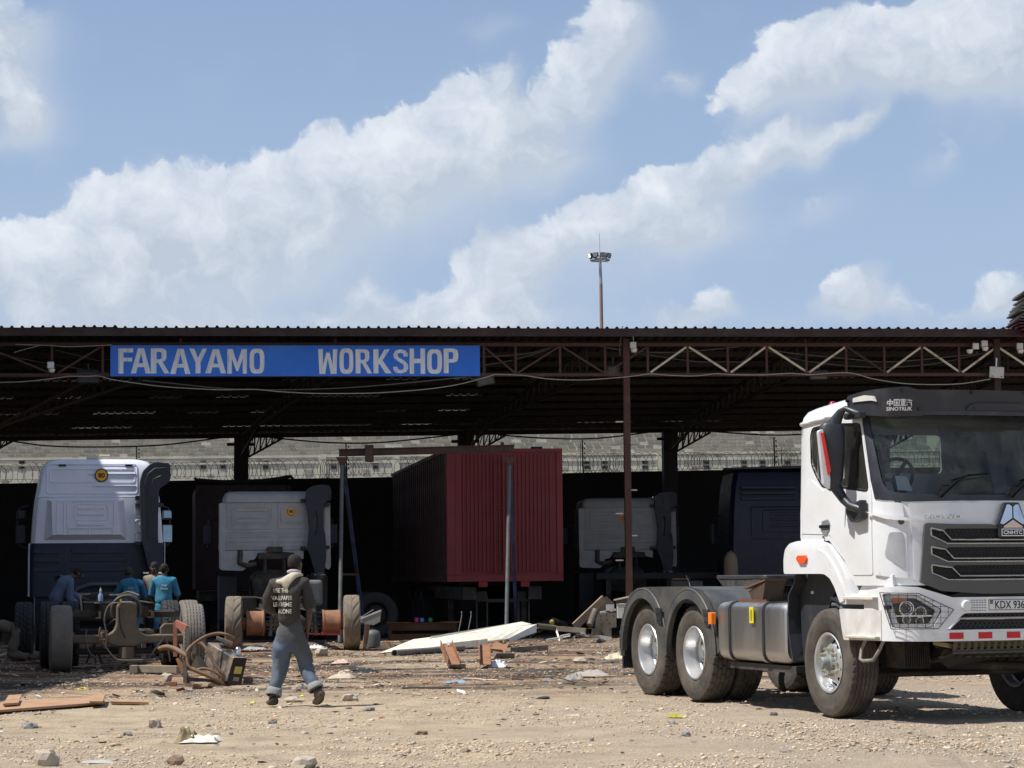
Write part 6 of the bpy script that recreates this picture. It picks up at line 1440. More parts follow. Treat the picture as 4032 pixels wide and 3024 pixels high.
# ---------------- day cabs (middle one and the one right of the column)
def day_cab(root, duct_low=True):
    def p(cx, cy): return ((cx - 546) / 310, 3.29 - (cy - 237) / 310)
    # body shell
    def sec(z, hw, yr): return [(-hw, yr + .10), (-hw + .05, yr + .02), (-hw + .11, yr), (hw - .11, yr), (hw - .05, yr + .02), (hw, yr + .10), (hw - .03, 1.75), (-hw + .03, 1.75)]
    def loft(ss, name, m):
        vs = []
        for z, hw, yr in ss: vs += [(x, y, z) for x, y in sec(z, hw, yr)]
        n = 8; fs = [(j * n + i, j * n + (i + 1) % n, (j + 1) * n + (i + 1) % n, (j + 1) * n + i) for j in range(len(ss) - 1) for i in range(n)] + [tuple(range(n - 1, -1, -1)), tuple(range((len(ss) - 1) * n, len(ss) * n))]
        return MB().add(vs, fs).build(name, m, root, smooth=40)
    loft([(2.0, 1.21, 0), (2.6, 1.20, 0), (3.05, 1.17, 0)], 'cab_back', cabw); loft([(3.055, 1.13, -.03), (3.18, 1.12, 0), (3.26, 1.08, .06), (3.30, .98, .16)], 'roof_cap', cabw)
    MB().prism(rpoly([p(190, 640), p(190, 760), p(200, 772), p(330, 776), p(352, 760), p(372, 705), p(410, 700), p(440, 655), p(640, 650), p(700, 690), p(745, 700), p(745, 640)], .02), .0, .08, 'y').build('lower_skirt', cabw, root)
    for x in (-1.15, 1.17): MB().prism(rpoly([(x - .06, 3.04), (x + .06, 3.04), (x + .07, 1.62), (x + .03, 1.56), (x - .05, 1.60)], .02), -.005, .5, 'y').build('corner_pillar', cabw, root)
    mb = MB()
    def ring(a, b, c_, d, r=.05): 
        x0, z1 = p(a, b); x1, z0 = p(c_, d); bead(mb, rr3(x0, x1, z0, z1, -.002, r), .009)
    ring(225, 308, 525, 492); ring(258, 345, 508, 462, .06); ring(570, 308, 745, 492); ring(590, 342, 745, 458, .06)
    ring(222, 547, 535, 612, .03); ring(572, 547, 745, 612, .03)
    for y in (515, 530, 580, 628): x0, z = p(222, y); x1, _ = p(745, y); bead(mb, [(x0, -.002, z), (x1, -.002, z)], .008, False)
    mb.build('pressed_seam', cabw, root, smooth=60)
    for y in (362, 408, 440):
        x0, z = p(280, y); x1, _ = p(490, y); MB().prism(rpoly([(x0, z - .03), (x1, z - .03), (x1, z + .03), (x0, z + .03)], .02), -.014, .005, 'y').build('pressed_rib', cabw, root, bevel=.004)
    for y in (350, 440):
        x0, z = p(600, y); x1, _ = p(740, y); MB().prism(rpoly([(x0, z - .025), (x1, z - .025), (x1, z + .025), (x0, z + .025)], .02), -.014, .005, 'y').build('pressed_rib', cabw, root, bevel=.004)
    # forked intake duct
    ou = [p(*q) for q in ((752, 290), (765, 225), (800, 200), (870, 192), (920, 200), (930, 235), (928, 300), (885, 310), (878, 360), (878, 500), (890, 540), (895, 690), (880, 800), (820, 800), (790, 690), (768, 640), (775, 540), (782, 480), (770, 380))]
    hol = [p(*q) for q in ((818, 380), (812, 450), (816, 510), (824, 540), (832, 500), (836, 420), (832, 380), (825, 372))]
    panel('intake_duct', rpoly(ou, .03, 2), [hol], .1, .2, lambda u, v, w: V(u, -.24 - w, v), slate, root, smooth=40)
    for q, zz in (((745, 300), 0), ((905, 330), 0), ((745, 625), 0), ((905, 622), 0)):
        x, z = p(*q); MB().box(x - .07, x + .05, -.12, -.03, z - .04, z + .04).build('duct_bracket', slate, root, bevel=.01)
    MB().cyl((.95, -.14, 1.5), (.95, -.14, 1.1), .15, n=16).build('air_filter', greas, root, smooth=40)
    MB().box(.85, 1.1, -.28, -.03, 1.44, 1.46).build('filter_lip', mat('galv', (.35, .35, .33), .5, metal=.5), root)
    # tilt linkage and engine under the cab
    x0, z0 = p(430, 700); x1, z1 = p(680, 660)
    MB().box(x0, x1, -.10, -.02, z0, z1 + .02).build('cab_cross_member', greas, root, bevel=.02); x0, z0 = p(495, 655); x1, z1 = p(600, 615); MB().box(x0, x1, -.14, -.03, z0, z1).build('latch_bracket', greas, root, bevel=.02)
    for cx in (480, 610): x, z = p(cx, 720); MB().cyl((x, -.08, z + .06), (x, -.08, z - .22), .04, n=10).build('cab_spring', greas, root, smooth=40)
    MB().tube([(-.75, .0, 2.0), (-.76, -.05, 1.72), (-.60, -.05, 1.66), (-.40, -.02, 1.70)], .06, 8).build('heater_pipe', greas, root, smooth=60)
    MB().prism(rpoly([(-.45, .7), (-.5, 1.4), (-.3, 1.58), (.35, 1.58), (.5, 1.35), (.45, .7)], .08), .15, 1.5, 'y').build('engine', greas, root, bevel=.05)
    for sg in (-1, 1):
        MB().box(sg * 1.0 - .2, sg * 1.0 + .2, .4, 1.5, .45, 1.45).build('step_unit', mat('step_dark', (.03, .03, .03), .6), root, bevel=.03)
        e = empty('wheel', (sg * 1.05, .95, .52), pi / 2); e.parent = root; link('tyre', tyre('rib', rub_dk, .52, .30, .28), e)
        MB().lathe([(.285, -.12), (.27, 0), (.12, .04), (0, .04)], ax=(0, -1, 0), n=24).build('rim', greas, e, smooth=40)
        MB().tube([(sg * 1.15, 1.5, 2.75), (sg * 1.4, 1.5, 2.7), (sg * 1.42, 1.5, 2.1), (sg * 1.15, 1.5, 2.0)], .018, 6).build('mirror_arm', slate, root)
        MB().box(sg * 1.42 - .09, sg * 1.42 + .09, 1.45, 1.52, 2.15, 2.6).build('mirror', slate, root, bevel=.02)
MT = empty('stripped_cab_truck', (-4.22, 43.7, 0), radians(9.1), 'low white day cab truck with two rusty brake drums on its stripped rear axle', 'truck')
def build_mid_truck():
    cr = empty('cab', (0, 6.8, 0)); cr.parent = MT
    # the cab pieces hang from this truck directly (thing > part), so build them on the truck and shift
    before = set(bpy.data.objects); day_cab(cr); 
    for o in list(cr.children):
        o.parent = MT; o.location = Vector(o.location) + V(0.02, 6.8, 0)
    bpy.data.objects.remove(cr)
    speed_sign(MT, (660 - 546) / 310 + .02, 3.29 - (373 - 237) / 310, 6.8 - .008, True, .1)
    for sg in (-1, 1): MB().chan((sg * .41, .1, .86), (sg * .41, 8.0, .86), .08, .24, .012).build('frame_rail', greas, MT)
    MB().box(.30, .98, 5.4, 6.4, .78, 1.34).build('fuel_tank', mat('dull_tank', (.13, .135, .13), .55, var=.25), MT, bevel=.08, bseg=3)
    MB().box(-.9, -.4, 5.6, 6.3, .6, 1.0).build('battery_box', greas, MT, bevel=.03)
    # axle with drums
    MB().cyl((-.62, 0, .52), (.62, 0, .52), .085, n=14).build('axle_tube', greas, MT, smooth=40)
    MB().lathe([(.10, -.24), (.2, -.12), (.22, 0), (.2, .12), (.10, .24)], o=(0, 0, .52), ax=(1, 0, 0), n=20).build('differential', greas, MT, smooth=40)
    for sg in (-1, 1):
        MB().lathe([(.235, -.17), (.245, -.16), (.245, -.135), (.232, -.12), (.232, .12), (.243, .14), (.243, .17), (.10, .172), (.10, .20)], o=(sg * .72, 0, .54), ax=(sg, 0, 0), n=36).build('brake_drum', drum_m, MT, smooth=35)
        MB().cyl((sg * .9, 0, .53), (sg * 1.02, 0, .53), .13, n=18).build('hub', drum_m, MT, smooth=40)
        MB().cyl((sg * .44, -.05, .30), (sg * .40, -.02, .80), .045, n=12).build('shock_absorber', mat('shock_grey', (.11, .11, .10), .5), MT, smooth=40)
        MB().cyl((sg * .40, -.02, .78), (sg * .39, -.02, .87), .03, n=10).build('shock_rod', greas, MT, smooth=40)
        mb = MB()
        for k in range(5): mb.box(sg * .45 - .12, sg * .45 + .12, -.1, .12, .42 + .075 * k, .44 + .075 * k)
        mb.cyl((sg * .36, -.08, .36), (sg * .36, -.08, .78), .016, n=8).cyl((sg * .54, -.08, .36), (sg * .54, -.08, .78), .016, n=8)
        o = mb.build('spring_pack', greas, MT); o['kind'] = 'stuff'
        e = empty('wheel', (sg * 1.12, 0, .53), 0); e.parent = MT; e.rotation_euler = (0, .5, pi / 2 + radians(-4)); link('tyre', tyre('lug', rub_tan, .53, .31, .28), e)
        MB().lathe([(.29, .155), (.30, .16), (.285, .14), (.27, .0), (.25, -.1), (.13, -.12), (.12, -.05)], ax=(0, -sg, 0), n=32).build('rim', mat('rim_tan', (.33, .26, .17), .65, var=.2), e, smooth=40)
    MB().bar((.12, -.2, .34), (.9, -.25, .31), .06, .03).build('red_jack_bar', mat('dull_red_paint', (.25, .02, .025), .55), MT)
build_mid_truck()
q = P(2455, 1960, 57.0)
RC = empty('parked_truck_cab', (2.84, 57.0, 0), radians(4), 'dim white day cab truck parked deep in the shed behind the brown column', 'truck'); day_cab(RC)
for sg in (-1, 1): MB().chan((sg * .41, -4.5, .86), (sg * .41, 1.0, .86), .08, .24, .012).build('frame_rail', greas, RC)
MB().cyl((.7, .6, 3.30), (.7, .6, 3.34), .05, n=10).build('roof_horn', chrome, RC)
speed_sign(RC, -.05, 2.78, -.008, True, .1)

# ---------------- dark blue truck at right, maroon tipper body behind the middle cab
bl = mat('deep_blue_paint', (.002, .0025, .018), .45, var=.1)
BT = empty('blue_truck', (6.35, 54.0, 0), radians(3), 'very dark blue high cab truck in the shadow left of the white tractor', 'truck')
def build_blue():
    secs = [(1.1, 1.27, 0), (2.2, 1.25, 0), (2.9, 1.22, 0), (3.5, 1.15, .1), (3.78, 1.08, .2), (3.86, .95, .35)]
    vs = []
    for z, hw, yr in secs: vs += [(-hw, yr + .1, z), (-hw + .1, yr, z), (hw - .1, yr, z), (hw, yr + .1, z), (hw, 2.0, z), (-hw, 2.0, z)]
    n = 6; MB().add(vs, [(j * n + i, j * n + (i + 1) % n, (j + 1) * n + (i + 1) % n, (j + 1) * n + i) for j in range(len(secs) - 1) for i in range(n)] + [tuple(range(n - 1, -1, -1)), tuple(range((len(secs) - 1) * n, len(secs) * n))]).build('cab_back', bl, BT, smooth=35)
    for x0, x1, z in ((-.95, .35, 3.38), (-.95, .35, 3.25), (-.95, .35, 3.12), (.45, 1.0, 3.3), (.45, 1.0, 3.15), (-.25, .55, 2.62), (-.25, .55, 2.48), (-.25, .55, 2.75)):
        MB().prism(rpoly([(x0, z), (x1, z), (x1, z + .07), (x0, z + .07)], .02), (-.02 if z < 3 else .0), .1, 'y').build('pressed_rib', bl, BT, bevel=.01)
    mb = MB(); bead(mb, rr3(-.72, .85, 2.2, 2.95, -.002), .014); bead(mb, rr3(-.45, .70, 2.35, 2.88, -.002), .012); mb.build('pressed_seam', bl, BT, smooth=60)
    MB().prism(rpoly([(-1.27, 3.86), (-1.27, 3.9), (1.2, 3.95), (1.2, 3.88)], .01), .2, .8, 'y').build('roof_edge', slate, BT)
    MB().box(-1.45, -1.36, 1.6, 1.8, 2.1, 2.6).build('mirror', slate, BT, bevel=.02); MB().tube([(-1.2, 1.7, 2.8), (-1.4, 1.7, 2.75), (-1.42, 1.7, 2.6)], .02, 6).build('mirror_arm', slate, BT)
    for sg in (-1, 1):
        MB().chan((sg * .41, -5, .9), (sg * .41, 1.0, .9), .08, .24, .012).build('frame_rail', greas, BT)
        e = empty('wheel', (sg * 1.05, 1.1, .53), pi / 2); e.parent = BT; link('tyre', tyre('rib', rub_dk, .52, .30, .28), e)
        e = empty('wheel', (sg * 1.0, -3.6, .53), pi / 2); e.parent = BT; link('tyre', tyre('rib', rub_dk, .52, .30, .28), e)
    MB().box(-.5, .5, .1, 1.6, .6, 1.08).build('engine', greas, BT, bevel=.04)
build_blue()
TP = empty('tipper_body', (-7.0, 59, 0), radians(9), 'dark maroon tipper body with a curled top edge behind the low white cab', 'truck body')
def build_tipper():
    mr_ = mat('maroon_paint', (.035, .010, .008), .55, var=.2); b = P(978, 1870, 59)
    MB().box(-1.15, 1.2, 0, .05, 1.1, 3.78).build('tail_board', mr_, TP)
    for x in (-1.15, -.35, .45, 1.2): MB().box(x - .05, x + .05, -.07, -.002, 1.1, 3.78).build('stiffener', mr_, TP)
    MB().tube([(-1.22, 0, 3.98), (-1.2, 0, 3.92), (-.4, 0, 3.86), (.6, 0, 3.90), (1.25, 0, 4.0), (1.30, 0, 3.92)], .05, 8).build('rolled_edge', rub_dk, TP, smooth=60)
    for sg in (-1.18, 1.23): MB().box(sg - .03, sg + .03, .05, 4.5, 1.1, 3.7).build('side_board', mr_, TP)
    MB().box(-1.1, 1.1, .3, 4.2, .8, 1.05).build('sub_frame', greas, TP)
    for sg in (-1, 1): e = empty('wheel', (sg * .95, 1.2, .52), pi / 2); e.parent = TP; link('tyre', tyre('rib', rub_dk, .52, .30, .28), e)
build_tipper()

# ---------------- red box body
redb = mat('box_red_paint', (.21, .020, .022), .5, var=.12, scale=2.5, col2=(.12, .016, .018), c2amt=.35, c2scale=1.2, sharp=.2)
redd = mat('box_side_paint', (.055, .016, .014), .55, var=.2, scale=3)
RB = empty('red_box_body', (-1.5, 51.5, 0), radians(8.5), 'dull red ribbed steel box body with a ladder on its rear standing in the shed', 'truck body')
def build_box():
    W_ = 2.66; z0, z1 = 1.26, 4.27; Lb = 13.0
    ribs = list(np.arange(.36, 2.42, .0905))
    MB().box(.06, W_ - .06, .045, .09, z0 + .1, z1 - .06).build('rear_sheet', redb, RB)
    fr = [('frame_post', (0, .20)), ('frame_post', (W_ - .14, W_))]
    for nme, (a, b) in fr: MB().box(a, b, 0, .10, z0 + .152, z1 - .082).build(nme, redb, RB, bevel=.008)
    MB().box(0, W_, -.002, .10, z0, z0 + .15).build('sill', redb, RB, bevel=.008); MB().box(0, W_, -.002, .10, z1 - .08, z1).build('header', redb, RB, bevel=.008)
    MB().box(.202, .34, .015, .05, z0 + .152, z1 - .082).build('flat_panel', redb, RB, bevel=.006)
    rib = None
    for x in ribs:
        if 1.06 < x < 1.28 and False: continue
        if rib is None: rib = MB().add([(0, .045, z0 + .22), (.055, .045, z0 + .22), (.045, .012, z0 + .22), (.01, .012, z0 + .22), (0, .045, z1 - .14), (.055, .045, z1 - .14), (.045, .012, z1 - .14), (.01, .012, z1 - .14)], [(0, 1, 2, 3), (4, 7, 6, 5), (0, 3, 7, 4), (3, 2, 6, 7), (2, 1, 5, 6), (1, 0, 4, 5)]).build('rib', redb, RB); rib.location.x = x
        else: dup(rib, RB, (x, 0, 0))
    # side wall: long corrugated run of flat panels
    pn = None
    for k in range(28):
        y = .12 + k * .46
        if pn is None:
            pn = MB().box(-.006, .04, 0, .44, z0 + .12, z1 - .08).box(-.03, -.0065, .40, .438, z0 + .12, z1 - .08).build('side_panel', redd, RB); pn.location.y = y
        elif y + .46 < Lb: dup(pn, RB, (0, y, 0))
    MB().box(-.02, .05, .102, Lb, z0, z0 + .118).build('side_rail', redd, RB); MB().box(-.02, .05, .102, Lb, z1 - .078, z1).build('side_rail', redd, RB)
    MB().box(W_ - .05, W_, .102, Lb, z0, z1).build('right_wall', redd, RB); MB().box(.051, W_ - .051, .102, Lb, z1 - .03, z1 - .002).build('roof', redd, RB); MB().box(.051, W_ - .051, .102, Lb, z0, z0 + .1).build('floor', redd, RB)
    # ladder
    ld = empty('ladder', (0, 0, 0)); ld.parent = RB
    for x in (1.09, 1.29): MB().box(x - .015, x + .015, -.05, -.02, z0 + .17, z1 - .2).build('stile', redb, ld)
    for k in range(8): MB().cyl((1.1, -.035, z0 + .22 + k * .355), (1.28, -.035, z0 + .22 + k * .355), .013, n=8).build('rung', redb, ld)
    for x in (.72, 1.68): MB().box(x, x + .20, .01, .15, z0 - .12, z0 - .002).build('mount_block', mat('bright_red_block', (.25, .015, .015), .5), RB)
    MB().box(.4, .7, .3, 12, .85, 1.14).box(1.9, 2.2, .3, 12, .85, 1.14).build('chassis_beam', greas, RB)['kind'] = 'stuff'
    for k, nm in ((.25, 0), (2.35, 1)):
        for y in (6.5, 7.9, 9.3):
            e = empty('wheel', (k, y, .52), pi / 2 - radians(90)); e.parent = RB; e.rotation_euler = (0, 0, pi / 2); link('tyre', tyre('rib', rub_dk, .52, .30, .28), e)
    for x in (.45, 2.2): MB().box(x - .06, x + .06, 3.0, 3.12, .02, .86).build('landing_leg', greas, RB)
    for x in (.55, 2.1): MB().box(x - .12, x + .12, .12, .3, z1 + .001, z1 + .05).build('lifting_lug', rub_dk, RB)
build_box()

# gantry hoist
def build_gantry():
    D = 50.2; gb = mat('gantry_brown', (.10, .055, .035), .7, var=.3, scale=5, col2=(.06, .035, .03), c2amt=.4); gg = mat('gantry_grey', (.12, .13, .13), .6, var=.3, scale=6, col2=(.10, .09, .08), c2amt=.4); gbl = mat('gantry_blue', (.05, .07, .17), .6, var=.3, scale=6, col2=(.03, .03, .035), c2amt=.5)
    a = P(1335, 1783, D); b = P(2025, 1765, D); base = V((a.x + b.x) / 2, D, 0)
    r = empty('gantry_hoist', base, 0, 'rusty A frame gantry with a brown steel beam standing before the red box', 'gantry')
    L_ = lambda v: V(v.x, v.y, v.z) - base
    mb = MB(); mb.chan(L_(a), L_(b), .12, .16, .014, ibeam=True); mb.build('beam', gb, r)
    t = P(1453, 1782, D - .1); MB().box(t.x - base.x - .09, t.x - base.x + .09, -.14, .12, t.z - .20, t.z + .17).build('trolley', gb, r, bevel=.01)
    for px, sgn in ((1347, 0), (2006, 1)):
        top = P(px, 1800, D); 
        MB().hexa([L_(top) + V(-.06, -.08, -.16), L_(top) + V(.06, -.08, -.16), L_(top) + V(.06, .08, -.16), L_(top) + V(-.06, .08, -.16), L_(top) + V(-.13, -.1, 0), L_(top) + V(.13, -.1, 0), L_(top) + V(.13, .1, 0), L_(top) + V(-.13, .1, 0)]).build('gusset', gb, r)
        f1 = P(1340 if not sgn else 1992, 2350, D - .9); f1 = V(f1.x, D - 1.1, 0); f2 = V(top.x + .42 if not sgn else top.x + .12, D + 1.2, 0)
        MB().cyl(L_(top) + V(0, 0, -.12), L_(f1), .043, n=14).build('leg', gg, r, smooth=50); MB().bar(L_(top) + V(.02, 0, -.12), L_(f2), .07, .07).build('leg', gbl, r)
        m1 = L_(top).lerp(L_(f1), .64); m2 = L_(top).lerp(L_(f2), .64); MB().bar(m1, m2, .05, .05).build('brace', gb, r)
        MB().bar(L_(f1) + V(0, 0, .06), L_(f2) + V(0, 0, .06), .08, .06).build('foot_beam', gb, r)
    MB().cyl(L_(P(1978, 1755, D)) , L_(P(1978, 1755, D)) + V(0, 0, .08), .04, n=8).build('top_bolt', gb, r)
build_gantry()

# wheels leaning behind, bench, cups, trestle, gas cylinder, engine block, tables
for px, py, D, lab in ((1480, 2378, 53.0, 'dark truck wheel seen face on left of the red box body'), (1440, 2372, 54.6, 'dark truck wheel half hidden behind the face on wheel')):
    g = P(px, py, D); w = small_thing('truck_wheel', (g.x, g.y, .52), 0, lab, 'wheel', 'dark wheels beside the red box'); link('tyre', tyre('rib', mat('dusty_dark_rubber', (.05, .048, .045), .8, var=.3), .52, .30, .28), w)
    MB().lathe([(.285, .14), (.27, .06), (.22, 0), (.15, .02), (.10, .03), (.0, .03)], ax=(0, -1, 0), n=32).build('rim', greas, w, smooth=40)
def on_px(px, D): return P(px, 2300, D).x
g = P(1665, 2450, 50.2); bx = g.x
bench = small_thing('beam_bench', (bx, 50.2, 0), 0, 'low rusty I beam bench carrying three coloured cups in front of the red box', 'bench')
rb_ = mat('beam_rust', (.11, .06, .035), .75, var=.3)
MB().chan((-.75, 0, .30), (.75, 0, .30), .12, .17, .012, ibeam=True).build('beam', rb_, bench); MB().hexa([V(-.76, -.35, .39), V(-.25, -.35, .39), V(-.4, .1, .39), V(-.80, .1, .39), V(-.76, -.35, .40), V(-.25, -.35, .40), V(-.4, .1, .40), V(-.80, .1, .40)]).build('top_plate', rb_, bench); MB().box(.40, .85, -.3, .1, .388, .40).build('top_plate', rb_, bench)
for x in (-.72, .70): MB().box(x - .04, x + .04, -.06, .06, 0, .213).build('foot', rb_, bench)
MB().chan((-.7, -.2, .08), (.8, -.2, .08), .10, .12, .012, ibeam=True).build('lower_beam', rb_, bench)
for px, colr, nm, w in ((1640, (.42, .03, .20), 'pink', .10), (1661, (.06, .25, .60), 'light blue', .09), (1694, (.01, .25, .10), 'green', .09)):
    g = P(px, 2440, 50.2); c_ = small_thing('cup', (g.x, 50.15, .40), 0, nm + ' plastic cup standing on the low rusty bench', 'cup', 'cups on the bench')
    MB().lathe([(0, .002), (w * .42, .002), (w * .5, w * .95), (w * .44, w * .95), (w * .38, .01)], n=20).build('cup_wall', mat('cup_' + nm.replace(' ', '_'), colr, .35, var=.05), c_, smooth=40); MB().cyl((w * .45, 0, w * .3), (w * .62, 0, w * .6), .008, n=6).build('handle', mat('cup_' + nm.replace(' ', '_'), colr, .35), c_)
g = P(1980, 2400, 52.6)
tr = small_thing('trestle', (g.x, 52.6, 0), 0, 'pale grey four legged trestle under the red box body', 'trestle'); tm = mat('trestle_grey', (.09, .09, .08), .7, var=.2)
for x in (-.48, .48):
    MB().prism([(x - .15, .80), (x + .15, .80), (x + .11, 1.04), (x - .15, 1.04)], -.12, .12, 'y').build('pad', tm, tr, bevel=.02)
    for dx in (-.12, .12): MB().box(x + dx - .02, x + dx + .02, -.02, .02, 0, .799).build('leg', tm, tr)
MB().box(-.36, .36, -.04, .04, .78, .86).build('rail', tm, tr)
g = P(2878, 2250, 52.4)
gc = small_thing('gas_cylinder', (g.x, 52.4, 0), 0, 'tan round topped gas cylinder standing in the shadow behind the white tractor', 'gas cylinder')
MB().lathe([(0, 0), (.16, 0), (.165, .05), (.165, 1.6), (.15, 1.75), (.09, 1.86), (.03, 1.9), (0, 1.9)], n=24).build('cylinder_body', mat('tan_cylinder', (.17, .13, .085), .7, var=.15), gc, smooth=50); MB().cyl((0, 0, 1.9), (0, 0, 1.93), .02, n=8).build('valve', greas, gc)
g = P(2700, 2290, 51.5)
eb = small_thing('machine_tank', (g.x, 51.6, 0), 0, 'dark square machine tank with a red cap standing behind the rear fenders', 'machine')
MB().box(-.35, .38, -.2, .3, .6, 1.24).build('tank', mat('machine_dark', (.045, .043, .04), .6, var=.3), eb, bevel=.04); MB().box(-.15, .15, -.23, -.201, .85, 1.0).build('red_panel', mat('dull_red_paint', (.25, .02, .025), .55), eb)
MB().bar((-.3, -.1, 1.28), (.1, -.1, 1.28), .06, .05).build('handle', rb_, eb)
for x in (-.3, .3): MB().box(x - .04, x + .04, -.1, .1, 0, .6).build('leg', greas, eb)
MB().tube([(.0, -.24, 1.36), (.06, -.26, 1.2), (.1, -.26, 1.0), (.07, -.26, .8)], .012, 6).build('bright_pipe', chrome, eb)
# long low workbench deep in the shed
wb = small_thing('long_trailer_bed', (4.2, 55.5, 0), 0, 'long dark flat bed across the back behind the rear fenders', 'trailer')
MB().box(-2.2, 2.0, 0, .9, 1.28, 1.42).build('deck', mat('bed_dark', (.035, .032, .03), .7), wb); 
for x in (-1.9, -.4, 1.5): MB().box(x - .06, x + .06, .1, .2, 0, 1.279).build('leg', greas, wb)
# ================================================================== PEOPLE
skin_m = mat('brown_skin', (.075, .040, .026), .5, var=.1, scale=10, bump=.1)
hair_m = mat('cropped_black_hair', (.018, .014, .012), .9, var=.2, bump=.5, bscale=120)
shoe_m = mat('worn_boot_leather', (.045, .038, .032), .7, var=.3, scale=10, col2=(.16, .12, .085), c2amt=.35, c2scale=5)
def hand(pts, eds, wrist_i, w, d, side, fwd, curl=.5, s=1.0):
    """palm and five separate fingers grown from the wrist; d = direction of the fingers, side = towards the thumb, fwd = palm normal"""
    w = Vector(w); d = Vector(d).normalized(); side = Vector(side).normalized(); fwd = Vector(fwd).normalized()
    def add(p, r, parent, r2=None): pts.append((*p, r, r2 or r)); eds.append((parent, len(pts) - 1)); return len(pts) - 1
    palm = add(w + d * .045 * s, .026 * s, wrist_i, .017 * s)
    lens = [.070, .080, .075, .058]
    for k in range(4):
        off = side * (.027 - .018 * k) * s; base = w + d * .088 * s + off; b = add(base, .0105 * s, palm)
        dirn = d; p = base; L_ = lens[k] * s
        for j, f in enumerate((.45, .32, .23)):
            dirn = (dirn + fwd * curl * (.35 + .28 * j + .06 * k)).normalized(); p = p + dirn * L_ * f; b = add(p, (.0095 - .001 * j) * s, b)
    t0 = add(w + d * .028 * s + side * .030 * s, .012 * s, palm); t1 = add(w + d * .055 * s + side * .047 * s + fwd * .012 * s, .0105 * s, t0); add(w + d * .085 * s + side * .050 * s + fwd * .026 * s, .009 * s, t1)
def head_parts(root, c, yaw=0, tilt=0, cap=None, R=1.0):
    """ears, nose, eyes, lips and hair set on the skull at c, face looking along +Y turned by yaw"""
    T = Matrix.Translation(c) @ Matrix.Rotation(yaw, 4, 'Z') @ Matrix.Rotation(tilt, 4, 'X') @ Matrix.Scale(R, 4)
    MB().lathe([(0, .115), (.03, .11), (.056, .092), (.073, .06), (.079, .02), (.077, -.012), (.072, -.03)], n=24).build('hair', cap or hair_m, root, smooth=70, T=T @ Matrix.Translation((0, -.012, .0)) @ Matrix.Rotation(radians(14), 4, 'X') @ Matrix.Diagonal((.93, 1.14, .90, 1)))
    for sg in (-1, 1): MB().lathe([(.0, .008), (.016, .006), (.020, -.006), (.01, -.012)], n=12).build('ear', skin_m, root, smooth=70, T=T @ Matrix.Translation((sg * .079, -.004, -.012)) @ Matrix.Rotation(sg * radians(75), 4, 'Y') @ Matrix.Diagonal((1.7, 1, 1, 1)))
    MB().add([(-.012, .085, .012), (.012, .085, .012), (.018, .090, -.028), (-.018, .090, -.028), (0, .098, .01), (0, .118, -.024)], [(0, 3, 5, 4), (1, 4, 5, 2), (3, 2, 5), (0, 4, 1)]).build('nose', skin_m, root, smooth=80, T=T)
    for sg in (-1, 1): MB().lathe([(0, .007), (.005, .005), (.007, 0)], o=(sg * .031, .080, .012), ax=(0, 1, 0), n=10).build('eye', mat('eye_white', (.5, .47, .42), .3), root, T=T)
    MB().tube([(-.024, .083, -.052), (0, .092, -.050), (.024, .083, -.052)], [.004, .008, .004], 6).build('lips', mat('lip_brown', (.09, .035, .03), .5), root, T=T, smooth=70)
